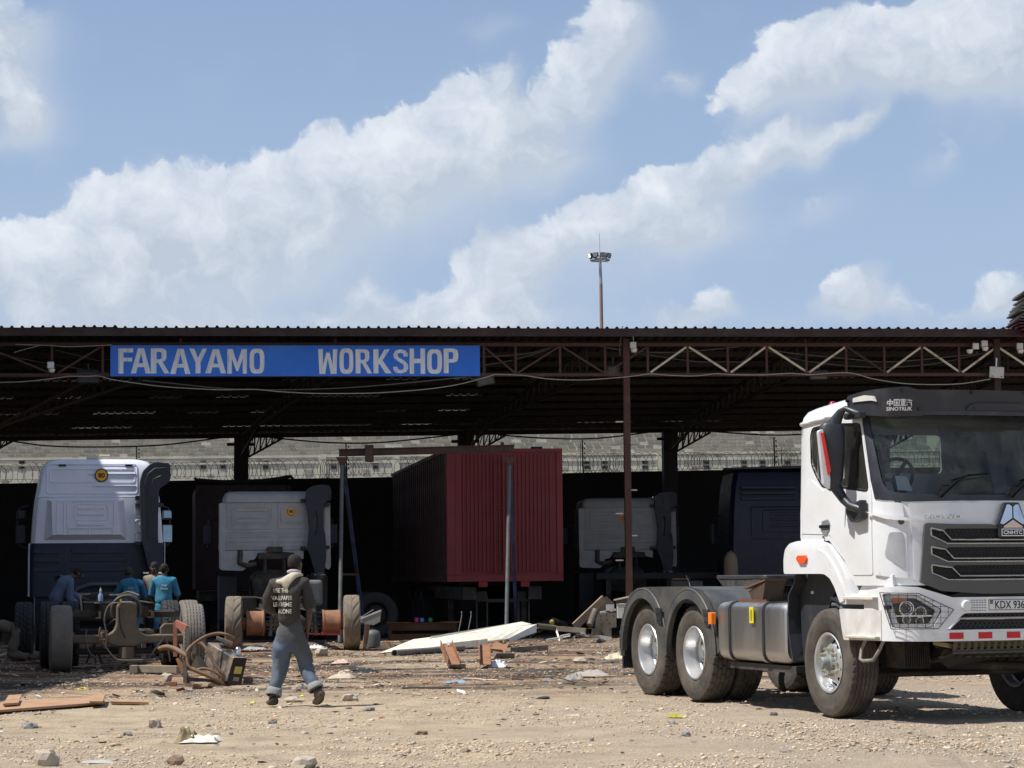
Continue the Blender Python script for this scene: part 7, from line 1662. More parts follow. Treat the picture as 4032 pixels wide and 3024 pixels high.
def person(loc, rz, J, cl, label, top_m, pants_m, long_sleeve=True, yaw=0, tilt=0, cap=None, legs=True, shoes=True):
    """J: joints in local metres (x right, y ahead, z up)"""
    r = empty('person', loc, rz, label, 'person'); 
    def g(k): return Vector(J[k])
    pts = []; eds = []
    def add(p, a, b=None, parent=None):
        pts.append((p[0], p[1], p[2], a, b or a))
        if parent is not None: eds.append((parent, len(pts) - 1))
        return len(pts) - 1
    pel = add(g('pelvis'), .11, .09); wa = add(g('pelvis').lerp(g('chest'), .45), .105, .08, pel); ch = add(g('chest'), .13, .09, wa); nb = add(g('neck'), .055, .055, ch)
    n2 = add(g('neck').lerp(g('head'), .45), .052, .052, nb); jaw = add(g('head') + Vector(J.get('jaw', (0, .022, -.045))), .060, .068, n2); hd = add(g('head') + Vector((0, 0, .02)), .072, .086, jaw); add(g('head') + Vector((0, -.01, .065)), .055, .065, hd)
    for s_ in 'LR':
        sh = add(g('sh' + s_), .05, .05, ch); el = add(g('el' + s_), .040, .040, sh); mid = add(g('el' + s_).lerp(g('wr' + s_), .35), .041, .041, el); wr = add(g('wr' + s_), .027, .024, mid)
        d = (g('wr' + s_) - g('el' + s_)).normalized(); fw = Vector(J.get('palm' + s_, (0, 1, 0))); fw = (fw - d * fw.dot(d)).normalized(); sd_ = d.cross(fw) * (1 if s_ == 'L' else -1)
        hand(pts, eds, wr, g('wr' + s_), d, Vector(J.get('thumb' + s_, sd_)), fw, J.get('curl', .5))
    if legs:
        for s_ in 'LR':
            hp = add(g('hip' + s_), .085, .085, pel); kn = add(g('kn' + s_), .055, .055, hp); an = add(g('an' + s_), .038, .038, kn); tt = g('toe' + s_); add(g('an' + s_).lerp(tt, .5), .04, .03, an)
    skin_obj('body', pts, eds, skin_m, r, 2)
    # top
    pts = []; eds = []
    t0 = add(g('hem'), *cl['hem']); t1 = add(g('hem').lerp(g('chest'), .5), *cl['waist'], t0); t2 = add(g('chest'), *cl['chest'], t1); up = g('chest').lerp(g('neck'), .62); t3 = add(up, *cl['yoke'], t2); add(g('neck') + (g('neck') - up) * .02, .072, .066, t3)
    for s_ in 'LR':
        sh = add(g('sh' + s_), .078, .078, t3 if True else t2); el = add(g('el' + s_), cl['sleeve'], cl['sleeve'], sh)
        if long_sleeve if isinstance(long_sleeve, bool) else (s_ in long_sleeve): m_ = add(g('el' + s_).lerp(g('wr' + s_), .5), cl['sleeve'] * .9, cl['sleeve'] * .9, el); add(g('el' + s_).lerp(g('wr' + s_), .9), cl['sleeve'] * .72, cl['sleeve'] * .72, m_)
        else: add(g('el' + s_) + (g('el' + s_) - g('sh' + s_)).normalized() * .035, cl['sleeve'] * 1.02, cl['sleeve'] * 1.02, el)
    top = skin_obj('jacket', pts, eds, top_m, r, 2); wobble(top, .014, 7, 3); folds(top, .009, 7, 16, 2); wobble(top, .005, 24, 8)
    if legs:
        pts = []; eds = []
        p0 = add(g('pelvis') + Vector((0, 0, .15)), *cl['belt']); p1 = add(g('pelvis'), *cl['seat'], p0)
        if cl.get('drop'): p1 = add(g('pelvis') + Vector((.0, 0, -cl['drop'])), cl['seat'][0] * .98, cl['seat'][1], p1)
        for s_ in 'LR':
            hp = add(g('hip' + s_) + Vector((0, 0, -.04 - cl.get('drop', 0))), cl['thigh'], cl['thigh'], p1); m_ = add(g('hip' + s_).lerp(g('kn' + s_), .55), cl['thigh'] * .93, cl['thigh'] * .93, hp); kn = add(g('kn' + s_), cl['knee'], cl['knee'], m_); m2 = add(g('kn' + s_).lerp(g('an' + s_), .55), cl['cuff'], cl['cuff'], kn); add(g('kn' + s_).lerp(g('an' + s_), .9), cl['cuff'] * 1.03, cl['cuff'] * 1.03, m2)
        pa = skin_obj('trousers', pts, eds, pants_m, r, 2); wobble(pa, .022, 7, 5); folds(pa, .014, 6, 24, 4); wobble(pa, .008, 24, 2)
        if shoes:
            for s_ in 'LR':
                a = g('an' + s_); t = g('toe' + s_); h = Vector(J.get('heel' + s_, a + (a - t).normalized() * .02 + Vector((0, 0, -.05)))); 
                o = skin_obj('shoe', [(*a, .055, .055), (*(a + (h - a) * .5), .055, .050), (*h, .050, .046), (*h.lerp(t, .55), .058, .042), (*t, .054, .036)], [(0, 1), (1, 2), (1, 3), (3, 4)], shoe_m, r, 2)
    head_parts(r, g('head') + Vector((0, 0, .015)), yaw, tilt, cap)
    return r, top
def M_(label, **k): return k
base_cl = dict(hem=(.17, .125), waist=(.165, .12), chest=(.185, .125), yoke=(.12, .09), sleeve=.06, belt=(.15, .11), seat=(.165, .13), thigh=.10, knee=.085, cuff=.075)

def build_walker():
    hood_dk = mat('charcoal_hoodie', (.035, .034, .032), .9, var=.18, scale=6, col2=(.06, .055, .048), c2amt=.35, c2scale=4, sharp=.2, bump=.4, bscale=35)
    denim = mat('faded_denim', (.065, .115, .20), .9, var=.2, scale=7, col2=(.14, .145, .14), c2amt=.45, c2scale=2.2, sharp=.22, bump=.5, bscale=45)
    nt = denim.node_tree; b = nt.nodes['Principled BSDF']; src = b.inputs['Base Color'].links[0].from_socket      # stains over the seat; darker towards the right leg
    tc = nt.nodes.new('ShaderNodeTexCoord'); sp = nt.nodes.new('ShaderNodeSeparateXYZ'); nt.links.new(tc.outputs['Object'], sp.inputs[0])
    nz = nt.nodes.new('ShaderNodeTexNoise'); nz.inputs['Scale'].default_value = 6; nt.links.new(tc.outputs['Object'], nz.inputs['Vector'])
    m1 = nt.nodes.new('ShaderNodeMath'); m1.operation = 'MULTIPLY_ADD'; nt.links.new(sp.outputs[0], m1.inputs[0]); m1.inputs[1].default_value = .9; nt.links.new(sp.outputs[2], m1.inputs[2])
    m2 = nt.nodes.new('ShaderNodeMath'); m2.operation = 'MULTIPLY_ADD'; nt.links.new(nz.outputs[0], m2.inputs[0]); m2.inputs[1].default_value = .35; nt.links.new(m1.outputs[0], m2.inputs[2])
    mr = nt.nodes.new('ShaderNodeMapRange'); nt.links.new(m2.outputs[0], mr.inputs[0]); mr.inputs[1].default_value = .74; mr.inputs[2].default_value = .92; mr.inputs[4].default_value = .85
    mx = nt.nodes.new('ShaderNodeMix'); mx.data_type = 'RGBA'; nt.links.new(mr.outputs[0], mx.inputs[0]); nt.links.new(src, mx.inputs[6]); mx.inputs[7].default_value = (.07, .07, .062, 1); nt.links.new(mx.outputs[2], b.inputs['Base Color'])
    g0 = G(1150, 2784)
    J = dict(pelvis=(-.02, 0, .84), chest=(-.035, .0, 1.20), neck=(.005, .0, 1.455), head=(.035, .03, 1.555), hem=(-.02, 0, .87),
             shL=(-.20, 0, 1.345), shR=(.145, 0, 1.355), elL=(-.285, .02, 1.13), wrL=(-.22, .20, 1.02), elR=(.195, -.01, 1.10), wrR=(.175, .0, .86),
             hipL=(-.11, 0, .80), hipR=(.08, 0, .80), knL=(-.125, .07, .47), knR=(.14, .04, .47), anL=(-.205, -.03, .12), anR=(.285, -.12, .17), toeL=(-.27, .10, .045), toeR=(.25, .05, .035), heelL=(-.17, -.08, .045), heelR=(.375, -.17, .13),
             palmR=(-.2, 1, 0), thumbR=(-.3, 1, 0), curl=.55, palmL=(1, 0, 0), jaw=(.012, .028, -.045))
    cl = dict(base_cl); cl.update(hem=(.165, .125), waist=(.175, .13), chest=(.195, .135), yoke=(.13, .10), sleeve=.068, belt=(.155, .12), seat=(.168, .14), thigh=.122, knee=.092, cuff=.076, drop=.10)
    r, top = person((g0.x, g0.y, gh(g0.x, g0.y)), 0, J, cl, 'man walking away in a dark hoodie with cream hood and printed back, baggy blue jeans', hood_dk, denim, long_sleeve='L', yaw=radians(-32), tilt=radians(-14))
    cuff_m = mat('pale_denim_turnup', (.24, .25, .24), .9, var=.15, bump=.4, bscale=45)
    for k, (kn, an) in enumerate(((J['knL'], J['anL']), (J['knR'], J['anR']))):
        kn = Vector(kn); an = Vector(an); d = (an - kn).normalized(); c = kn.lerp(an, .90)
        o = MB().lathe([(.068, -.055), (.082, -.05), (.086, -.02), (.090, .02 if k == 0 else .0), (.086, .035 if k == 0 else .012), (.070, .03 if k == 0 else .01)], o=c, ax=d, n=26).build('trouser_turnup', cuff_m, r, smooth=70); wobble(o, .01, 12, 1)
    # hood lying on the back
    hm = mat('cream_hood_lining', (.52, .47, .36), .9, var=.1, scale=9, bump=.4, bscale=30)
    o = skin_obj('hood', [(.075, -.035, 1.455, .038, .034), (.02, -.065, 1.445, .050, .040), (-.05, -.095, 1.405, .056, .036), (-.115, -.105, 1.375, .050, .034), (-.165, -.075, 1.365, .032, .026), (-.055, -.125, 1.335, .050, .026), (-.06, -.135, 1.285, .026, .016), (.105, .02, 1.44, .026, .022)], [(0, 1), (1, 2), (2, 3), (3, 4), (2, 5), (5, 6), (0, 7)], hm, r, 2, root=2); wobble(o, .013, 14, 4)
    o = skin_obj('shirt_collar', [(.10, .0, 1.475, .020, .020), (.06, -.045, 1.488, .022, .022), (-.01, -.05, 1.488, .022, .022), (-.05, -.01, 1.475, .018, .018)], [(0, 1), (1, 2), (2, 3)], mat('lilac_collar', (.42, .38, .44), .8, var=.08), r, 2)
    # printed lines, laid onto the back of the hoodie
    from mathutils.bvhtree import BVHTree
    bv = BVHTree.FromPolygons([v.co[:] for v in top.data.vertices], [p.vertices[:] for p in top.data.polygons])
    def fm(u, v, w):
        h = bv.ray_cast(Vector((u, -1.0, v)), Vector((0, 1, 0)))
        y = h[0].y if h[0] else -.14
        return V(u, y - .007 - w, v)
    pr = mat('print_cream', (.60, .57, .48), .8, var=.15, scale=40)
    def X(cx): return (980 + cx / 2.476 - 1150) / 355
    def Z(cy): return 1.45 + (2264 - (2150 + cy / 2.476)) / 355 + .0
    for words, row in (((('USE', 250, 318), ('THIS', 330, 397)), (414, 456)), ((('WALLPAPER', 226, 438),), (487, 528)), ((('LEAVE', 255, 372), ('ME', 372, 434)), (548, 590)), ((('ALONE', 290, 432),), (614, 657))):
        for wd, a, b in words: text_box('printed_word', wd, X(a), X(b), Z(row[1]), Z(row[0]), fm, pr, r, bold=.012, depth=.002)
build_walker()

def back_print(r, top, rows, m):
    from mathutils.bvhtree import BVHTree
    bv = BVHTree.FromPolygons([v.co[:] for v in top.data.vertices], [p.vertices[:] for p in top.data.polygons])
    def fm(u, v, w):
        h = bv.ray_cast(Vector((u, -1.0, v)), Vector((0, 1, 0))); return V(u, (h[0].y if h[0] else -.12) - .006 - w, v)
    for t, z, hw in rows: text_box('printed_word', t, -hw + .02, hw + .02, z - .02, z + .02, fm, m, r, bold=.01, depth=.002)
def build_mechanics():
    grey_bl = mat('dusty_blue_jacket', (.10, .13, .20), .9, var=.2, scale=6, bump=.3, bscale=30); blue = mat('turquoise_overall', (.015, .15, .26), .85, var=.25, scale=6, col2=(.08, .24, .32), c2amt=.3, c2scale=5, sharp=.2, bump=.3, bscale=30)
    dkt = mat('dark_trousers', (.02, .022, .03), .9, var=.2); grs = mat('stone_shirt', (.20, .17, .14), .9, var=.15)
    wht = mat('overall_print', (.45, .50, .52), .8)
    std = dict(pelvis=(0, 0, .90), chest=(0, .02, 1.24), neck=(0, .03, 1.47), head=(0, .05, 1.565), hem=(0, 0, .90), shL=(-.175, .02, 1.37), shR=(.175, .02, 1.37), elL=(-.235, .05, 1.12), elR=(.235, .05, 1.12), wrL=(-.20, .25, 1.0), wrR=(.20, .25, 1.0),
               hipL=(-.09, 0, .86), hipR=(.09, 0, .86), knL=(-.10, .02, .48), knR=(.10, .02, .48), anL=(-.11, 0, .09), anR=(.11, 0, .09), toeL=(-.13, .15, .04), toeR=(.13, .15, .04), palmL=(1, 0, 0), palmR=(-1, 0, 0))
    # facing away, turquoise overall, right one
    g = P(645, 2300, 41.5)
    r, top = person((g.x, 41.5, 0), 0, dict(std), base_cl, 'mechanic in turquoise overalls standing with his back turned by the right tyres', blue, blue, long_sleeve=False)
    back_print(r, top, (('Oval', 1.285, .045), ('Service', 1.225, .07)), wht)
    g = P(612, 2290, 42.4); J = dict(std); 
    person((g.x, 42.4, .03), pi - .3, J, base_cl, 'man in a stone coloured shirt facing the mechanic in turquoise overalls', grs, dkt, long_sleeve=False, yaw=.15, tilt=-.3)
    # second turquoise overall, leaning over the engine
    g = P(510, 2300, 41.8); J = dict(std); J.update(chest=(.03, .10, 1.16), neck=(-.02, .20, 1.36), head=(-.04, .27, 1.45), shL=(-.14, .14, 1.27), shR=(.20, .12, 1.28), elL=(-.26, .22, 1.05), elR=(.26, .2, 1.04), wrL=(-.34, .42, .95), wrR=(.20, .42, .95), curl=.6)
    cap = mat('olive_cap', (.035, .032, .025), .8)
    r, top = person((g.x, 41.8, .05), .1, J, base_cl, 'mechanic in turquoise overalls and dark cap bent over the stripped chassis', blue, blue, yaw=.2, tilt=-.35, cap=cap)
    back_print(r, top, (('Oval', 1.19, .045), ('Service', 1.13, .07)), wht)
    # the man at left bending sideways over the frame
    g = P(232, 2320, 40.6); J = dict(std); J.update(pelvis=(-.08, 0, .86), hem=(-.10, 0, .88), chest=(.03, .05, 1.18), neck=(.20, .10, 1.38), head=(.31, .14, 1.42), shL=(-.06, .10, 1.33), shR=(.22, -.04, 1.27), elL=(.12, .28, 1.05), elR=(.20, -.05, .98), wrL=(.36, .34, .98), wrR=(.36, .08, .88), hipL=(-.15, 0, .84), hipR=(.0, 0, .84), knL=(-.16, .02, .46), knR=(0, .02, .46), anL=(-.16, 0, .09), anR=(0, 0, .09), toeL=(-.14, .15, .04), toeR=(.06, .15, .04), palmL=(0, 0, -1), palmR=(0, 0, -1), curl=.7)
    cl = dict(base_cl); cl.update(chest=(.20, .14), waist=(.19, .14), hem=(.19, .14), sleeve=.075)
    person((g.x, 40.6, .08), -.1, J, cl, 'man in a dusty blue jacket and dark beanie bending over the truck frame', grey_bl, dkt, yaw=-1.1, tilt=-.5, cap=mat('beanie', (.018, .014, .012), .95, bump=.5))
    # kneeling man at the far left edge
    tan_ = mat('khaki_work_clothes', (.14, .115, .085), .9, var=.2, scale=6, bump=.3, bscale=30)
    g = G(45, 2606); J = dict(pelvis=(.05, 0, .52), hem=(.0, 0, .54), chest=(-.28, .08, .62), neck=(-.46, .12, .60), head=(-.55, .14, .52), shL=(-.36, .22, .60), shR=(-.36, -.06, .60), elL=(-.36, .26, .34), elR=(-.34, -.10, .34), wrL=(-.46, .26, .10), wrR=(-.44, -.10, .10),
                              hipL=(.06, .10, .50), hipR=(.06, -.08, .50), knL=(-.10, .12, .10), knR=(-.06, -.10, .10), anL=(.30, .12, .08), anR=(.32, -.10, .08), toeL=(.40, .12, .05), toeR=(.42, -.10, .05), palmL=(-1, 0, 0), palmR=(-1, 0, 0))
    person((g.x - .05, g.y + .5, 0), 0, J, base_cl, 'kneeling man in khaki work clothes crawling at the far left edge', tan_, tan_, yaw=1.5, tilt=-.9)
build_mechanics()

# ================================================================== SCRAP AND LITTER ONE CAN POINT TO
ch_m = mat('channel_rust', (.27, .13, .065), .75, var=.25, scale=7, col2=(.13, .07, .045), c2amt=.35); pipe_m = mat('dusty_grey_pipe', (.16, .14, .115), .7, var=.25, scale=6); galv = mat('galv', (.35, .35, .33), .5, metal=.5)
stl = mat('dusty_plate_steel', (.17, .145, .115), .7, var=.25, scale=6, col2=(.10, .075, .055), c2amt=.4); pale_al = mat('pale_aluminium', (.52, .51, .47), .5, var=.15, metal=.2)
def W3(px, py, D): return P(px, py, D)
def world_thing(name, pts_world_ref, label, cat, group=None): return empty(name, pts_world_ref, 0, label, cat, group)
def rel(o, *ps): return [Vector(p) - Vector(o.location) for p in ps]

def build_scrap():
    # long white folded panel
    A = G(1493, 2571); o = world_thing('folded_sheet_metal', (A.x, A.y, 0), 'long white folded metal panel propped on steel channels in the sun', 'metal panel')
    wp = mat('panel_white', (.80, .76, .62), .55, var=.06, scale=2, col2=(.55, .50, .40), c2amt=.35, c2scale=5, sharp=.2, streak=False)
    D2 = 45.0; p = dict(a=G(1493, 2571, .03), b=P(1628, 2517, 43.6), c=P(2114, 2457, D2 + .9), d=P(1999, 2515, D2 - .3), e=G(1553, 2564, .06), f=P(2112, 2490, D2 + .7))
    q = {k: v - Vector(o.location) for k, v in p.items()}
    n = 10; top = [q['a'].lerp(q['b'], 1) if False else None for _ in range(0)]
    ridge = [q['b'].lerp(q['c'], i / n) for i in range(n + 1)]; edge = [q['e'].lerp(q['d'], i / n) for i in range(n + 1)]
    vs = [q['a']] + ridge + edge; fs = [(0, 1, n + 2)] + [(1 + i, 2 + i, n + 3 + i, n + 2 + i) for i in range(n)]
    dn = V(0, .01, -.02); m_ = len(vs); vs = vs + [v + dn for v in vs]; fs += [tuple(m_ + i for i in reversed(f)) for f in fs]
    lip = [0] + list(range(n + 2, 2 * n + 3)); fs += [(lip[i], lip[i + 1], m_ + lip[i + 1], m_ + lip[i]) for i in range(len(lip) - 1)]
    MB().add(vs, fs).build('sheet', wp, o, recalc=False)
    MB().add([q['b'] + V(.3, .01, .0), q['b'] + V(.32, .06, .05), q['c'] + V(-.3, .06, .05), q['c'] + V(-.1, .01, 0)], [(0, 3, 2, 1)]).build('folded_edge', wp, o)
    MB().add([q['d'], q['c'], q['f'], q['d'] + V(.05, .02, -.06)], [(0, 1, 2, 3)]).build('end_flange', mat('panel_shade_grey', (.35, .35, .35), .5), o)
    e1 = edge[int(n * .48)] + V(0, -.03, -.015); e2 = edge[int(n * .8)] + V(0, -.03, -.015); MB().bar(e1, e2, .06, .12).build('stiffener', wp, o)
    # round pipe lying under it
    a = G(1553, 2572, .06); b = G(1822, 2552, .06); o = world_thing('steel_pipe', a, 'dusty round steel pipe lying below the long white panel', 'pipe'); MB().cyl((0, 0, 0), Vector(b) - Vector(a), .06, n=18, hollow=.008).build('pipe_wall', pipe_m, o, smooth=50); MB().cyl((.0, 0, 0), (Vector(b) - Vector(a)) * .02, .063, n=18, hollow=.004).build('collar', pipe_m, o)
    # two short U channels pointing at the camera
    for (x0, y0, x1, y1, lab, w) in ((1789, 2612, 1757, 2530, 'rusty steel channel lying end on under the white panel, left one', .18), (1912, 2612, 1908, 2545, 'rusty steel channel lying end on under the white panel, right one with dark mouth', .17)):
        a = G(x0, y0, .08); b = G(x1, y1 + 6, .0); b.z = .30; b = Vector((P(x1, y1, a.y + 1.6).x, a.y + 1.6, .33)); o = world_thing('steel_channel', a, lab, 'steel channel', 'channels under the white panel')
        d = b - a; mb = MB(); r_ = V(1, .0, 0); u = V(0, -.25, 1).normalized(); t = .008
        mb.bar(-r_ * w / 2 + u * .0, d - r_ * w / 2, t, .13, (0, 0, 1)); mb.build('flange', ch_m, o)
        MB().bar(r_ * w / 2, d + r_ * w / 2, t, .13, (0, 0, 1)).build('flange', ch_m, o); MB().bar(V(0, 0, -.02), d + V(0, 0, -.02), w - .01, t, (0, 0, 1)).build('web', ch_m, o)
        if 'left' in lab: MB().prism(rpoly([(-.02, .0), (.05, .02), (.06, .05), (.0, .06)], .01), .0, .05, 'x').build('paper_scrap', mat('litter_white', (.66, .65, .62), .8), o, T=Matrix.Translation(d * .92))
    # twisted sheet pieces right of it, rail
    def plate(px, py, w, d, h, rz, tx, ty_, label, m, name='steel_offcut', cat='steel scrap', z=0):
        g = G(px, py); o = world_thing(name, (g.x, g.y, gh(g.x, g.y) + z), label, cat); T = Matrix.Rotation(rz, 4, 'Z') @ Matrix.Rotation(tx, 4, 'X') @ Matrix.Rotation(ty_, 4, 'Y')
        MB().prism([(-w / 2, 0), (w / 2, .02), (w * .42, d), (w * .1, d * .8), (-w * .45, d * .95)], 0, .008, 'z', T=T).build('plate', m, o); MB().prism([(-w / 2, 0), (w / 2, .0), (w / 2 - .02, h), (-w / 2 + .03, h * .8)], -.004, .004, 'y', T=T).build('bent_flange', m, o)
        return o
    plate(1985, 2592, .36, .25, .13, .2, .5, .1, 'bent grey steel offcut lying right of the two short channels', stl); plate(1955, 2575, .3, .3, .12, -.5, .7, .2, 'rusty folded offcut behind the bent grey offcut', ch_m)
    plate(1545, 2555, .25, .2, .14, 1.0, .9, .3, 'small rusty angled offcut left of the white panel tip', ch_m); plate(655, 2632, .5, .3, .03, .1, .12, .05, 'brown flat offcut lying in front of the perforated stand', ch_m)
    a = G(2002, 2558, .05); b = G(2150, 2548, .05); o = world_thing('steel_rail', a, 'dark straight steel rail lying right of the bent offcut', 'rail'); MB().chan((0, 0, 0), Vector(b) - Vector(a), .10, .08, .01).build('rail_web', stl, o); MB().box((b - a).x, (b - a).x + .02, -.06, .06, -.04, .06).build('end_plate', stl, o)
    # timber
    a = G(705, 2636, .06); b = G(548, 2634, .06); o = world_thing('timber_beam', a, 'weathered timber beam lying behind the hydraulic unit', 'timber'); MB().bar((0, 0, 0), Vector(b) - Vector(a), .13, .11).build('beam', mat('weathered_wood', (.24, .20, .14), .85, var=.2, scale=9, bump=.4), o, bevel=.008); MB().bar(Vector(b) - Vector(a) + V(0, -.07, 0), Vector(b) - Vector(a) + V(-.12, -.07, 0), .15, .12).build('end_block', mat('weathered_wood', (.24, .20, .14), .85), o, bevel=.008)
    # boards at lower left
    def board(pts, label, z, h=.02):
        P_ = [G(*q, z) for q in pts]; c = sum(P_, Vector()) / len(P_); o = world_thing('wood_board', c, label, 'board'); R_ = [p_ - c for p_ in P_]; n = len(R_)
        MB().add(R_ + [r_ - V(0, 0, h) for r_ in R_], [tuple(range(n)), tuple(range(2 * n - 1, n - 1, -1))] + [(i, n + i, n + (i + 1) % n, (i + 1) % n) for i in range(n)]).build('plank', mat('brown_plywood', (.40, .24, .14), .7, var=.12, scale=5, col2=(.30, .17, .10), c2amt=.35), o)
        e = [R_[0].lerp(R_[1], .0), R_[1]]; MB().bar(R_[0] + V(0, 0, .004), R_[1] + V(0, 0, .004), .012, .006).build('edge_strip', mat('edge_tan', (.48, .32, .20), .7), o)
    board([(-60, 2802), (415, 2765), (402, 2742), (18, 2762)], 'long brown plywood board lying in the dirt at lower left', .04); board([(12, 2772), (72, 2768), (86, 2733), (34, 2737)], 'short brown board crossing the left end of the long plywood board', .075); board([(352, 2762), (405, 2762), (414, 2732), (365, 2735)], 'short brown board crossing the right end of the long plywood board', .08)
    board([(435, 2763), (585, 2766), (580, 2758), (440, 2755)], 'thin pale lath lying right of the plywood board', .03)
    # hydraulic unit
    c = G(880, 2698); o = world_thing('hydraulic_unit', c, 'grimy chrome hydraulic tank unit tipped over with brown hoses', 'machine')
    def Q(px, py, D): return P(px, py, D) - c
    D1 = c.y; tm = mat('grimy_chrome', (.34, .32, .30), .25, metal=.85, var=.2, scale=4, col2=(.30, .19, .11), c2amt=.45, c2scale=3.5); blk = mat('gloss_black', (.012, .012, .012), .25)
    f = [Q(889, 2697, D1), Q(948, 2700, D1 + .05), Q(972, 2591, D1 + .05), Q(920, 2589, D1)]; b = [Q(795, 2652, D1 + .5), Q(850, 2640, D1 + .55), Q(876, 2530, D1 + .55), Q(816, 2527, D1 + .5)]
    MB().hexa([f[0], f[1], b[1], b[0], f[3], f[2], b[2], b[3]]).build('tank', tm, o, bevel=.02, bseg=3)
    fo = V(.006, -.012, 0); MB().hexa([f[0] + fo, f[1] + fo, f[1] + fo * .0 + V(0, .0, 0), f[0] + V(0, .0, 0), f[3] + fo, f[2] + fo, f[2], f[3]]).build('end_plate', blk, o, bevel=.004)
    def on(u, v, w=0): 
        a_ = f[0].lerp(f[1], u); b_ = f[3].lerp(f[2], u); return a_.lerp(b_, v) + V(.008, -.016 - w, 0)
    MB().add([on(.28, .42), on(.80, .42), on(.80, .68), on(.26, .68)], [(0, 1, 2, 3)]).build('yellow_label', mat('label_yellow', (.55, .46, .10), .5), o); MB().add([on(.35, .16), on(.75, .16), on(.75, .30), on(.35, .30)], [(0, 1, 2, 3)]).build('grey_label', mat('litter_grey', (.24, .22, .20), .8), o)
    t = Q(934, 2572, D1 + .1); MB().lathe([(.045, 0), (.045, .05), (.03, .08), (0, .09)], o=t, ax=(.2, 0, 1), n=16).build('filler_cap', chrome, o, smooth=50)
    MB().hexa([Q(852, 2520, D1 + .3), Q(915, 2545, D1 + .3), Q(915, 2545, D1 + .5), Q(852, 2520, D1 + .5), Q(852, 2503, D1 + .3), Q(918, 2528, D1 + .3), Q(918, 2528, D1 + .5), Q(852, 2503, D1 + .5)]).build('valve_block', stl, o, bevel=.01)
    hr = mat('brown_rubber_hose', (.17, .10, .055), .65, var=.2)
    def H(nm, px, r, m=hr, D0=0): hose(nm, [Q(x, y, D1 + D0 + dd) for x, y, dd in px], r, m, o)
    H('thick_hose', [(627, 2556, .2), (655, 2548, .15), (688, 2555, .1), (715, 2570, .0), (737, 2584, -.05)], .036); H('big_hose', [(735, 2584, -.05), (737, 2565, -.05), (752, 2545, 0), (785, 2520, .1), (820, 2502, .15), (860, 2494, .2), (895, 2500, .2), (920, 2514, .25)], .022)
    H('ribbed_hose', [(790, 2530, -.05), (808, 2548, -.08), (822, 2568, -.1), (838, 2602, -.12), (858, 2632, -.14), (878, 2655, -.15), (884, 2676, -.12)], .024); H('low_hose', [(735, 2584, -.06), (742, 2620, -.1), (765, 2638, -.12), (800, 2632, -.14), (835, 2640, -.16), (868, 2662, -.16), (880, 2672, -.14)], .019)
    H('low_hose', [(752, 2632, -.12), (800, 2652, -.15), (845, 2672, -.16), (880, 2692, -.14)], .030); H('thin_hose', [(760, 2600, .1), (757, 2575, .1), (772, 2545, .1), (790, 2530, .0)], .014)
    rp = mat('orange_primer', (.36, .14, .09), .7, var=.2, scale=8, col2=(.18, .10, .06), c2amt=.3)
    MB().bar(Q(690, 2450, D1 + .7), Q(690, 2585, D1 + .7), .05, .06).build('orange_post', rp, o); MB().bar(Q(692, 2453, D1 + .7), Q(735, 2476, D1 + .6), .05, .09).build('orange_arm', rp, o); MB().bar(Q(738, 2470, D1 + .6), Q(738, 2590, D1 + .6), .05, .06).build('grey_post', stl, o)
    MB().bar(Q(703, 2590, D1 + .1), Q(742, 2688, D1 + .05), .04, .07).build('leg', mat('channel_rust', (.27, .13, .065), .75), o); MB().bar(Q(728, 2590, D1), Q(730, 2690, D1), .05, .05).build('leg', stl, o); MB().bar(Q(712, 2655, D1 + .05), Q(735, 2635, D1), .02, .02).build('strut', stl, o); MB().bar(Q(735, 2672, D1 - .05), Q(885, 2688, D1), .07, .05).build('base_rail', greas, o)
    MB().add([Q(753, 2622, D1 + .2), Q(772, 2580, D1 + .2), Q(790, 2585, D1 + .22), Q(830, 2640, D1 + .25), Q(790, 2638, D1 + .2)], [(0, 1, 2, 3, 4)]).build('side_plate', stl, o); MB().bar(Q(768, 2538, D1 + .1), Q(762, 2575, D1 + .1), .04, .02).build('strut', stl, o)
    MB().box(-.75, -.63, -.02, .08, 0, .05).build('foot', rp, o)
    # scrap heap left of the tractor
    D = 47.5; o = world_thing('box_section', P(2112, 2462, D), 'long brown box section with an open square mouth resting on scrap', 'box section'); ref = Vector(o.location)
    def R(px, py, dd=0): return P(px, py, D + dd) - ref
    MB().cyl(R(2116, 2464), R(2186, 2472, .3), .055, n=18, hollow=.008).build('pipe_end', mat('olive_pipe', (.13, .12, .08), .6), o, smooth=50); MB().bar(R(2186, 2474, .3), R(2312, 2484, -.1), .08, .10).build('tube', stl, o)
    mb = MB(); a, b = R(2312, 2484, -.1), R(2315, 2484, -.7); mb.cyl(a, a + V(.0, -.02, 0), .01)
    bx = MB()
    for dx, dz, w_, h_ in ((0, .062, .14, .008), (0, -.062, .14, .008), (-.066, 0, .008, .116), (.066, 0, .008, .116)): bx.bar(R(2318, 2486, -.4) + V(dx, 0, dz), R(2355, 2492, .4) + V(dx, 0, dz), w_, h_)
    bx.build('open_mouth', stl, o)
    o = world_thing('leaning_beam', P(2265, 2470, 48.2), 'brown steel beam leaning up to a peak left of the rear fenders', 'steel beam'); ref = Vector(o.location); D = 48.2
    MB().bar(R(2262, 2468), R(2378, 2358, .5), .05, .17, (0, 0, 1)).build('beam_flange', mat('brown_flange', (.24, .175, .12), .7, var=.2), o); MB().add([R(2385, 2346, .5), R(2420, 2376, .6), R(2412, 2400, .6), R(2330, 2455, .2), R(2345, 2410, .4)], [(0, 1, 2, 3, 4)]).build('beam_web', stl, o)
    MB().cyl(R(2345, 2402, -.1), R(2322, 2462, -.3), .07, n=16).build('round_bar', stl, o, smooth=50)
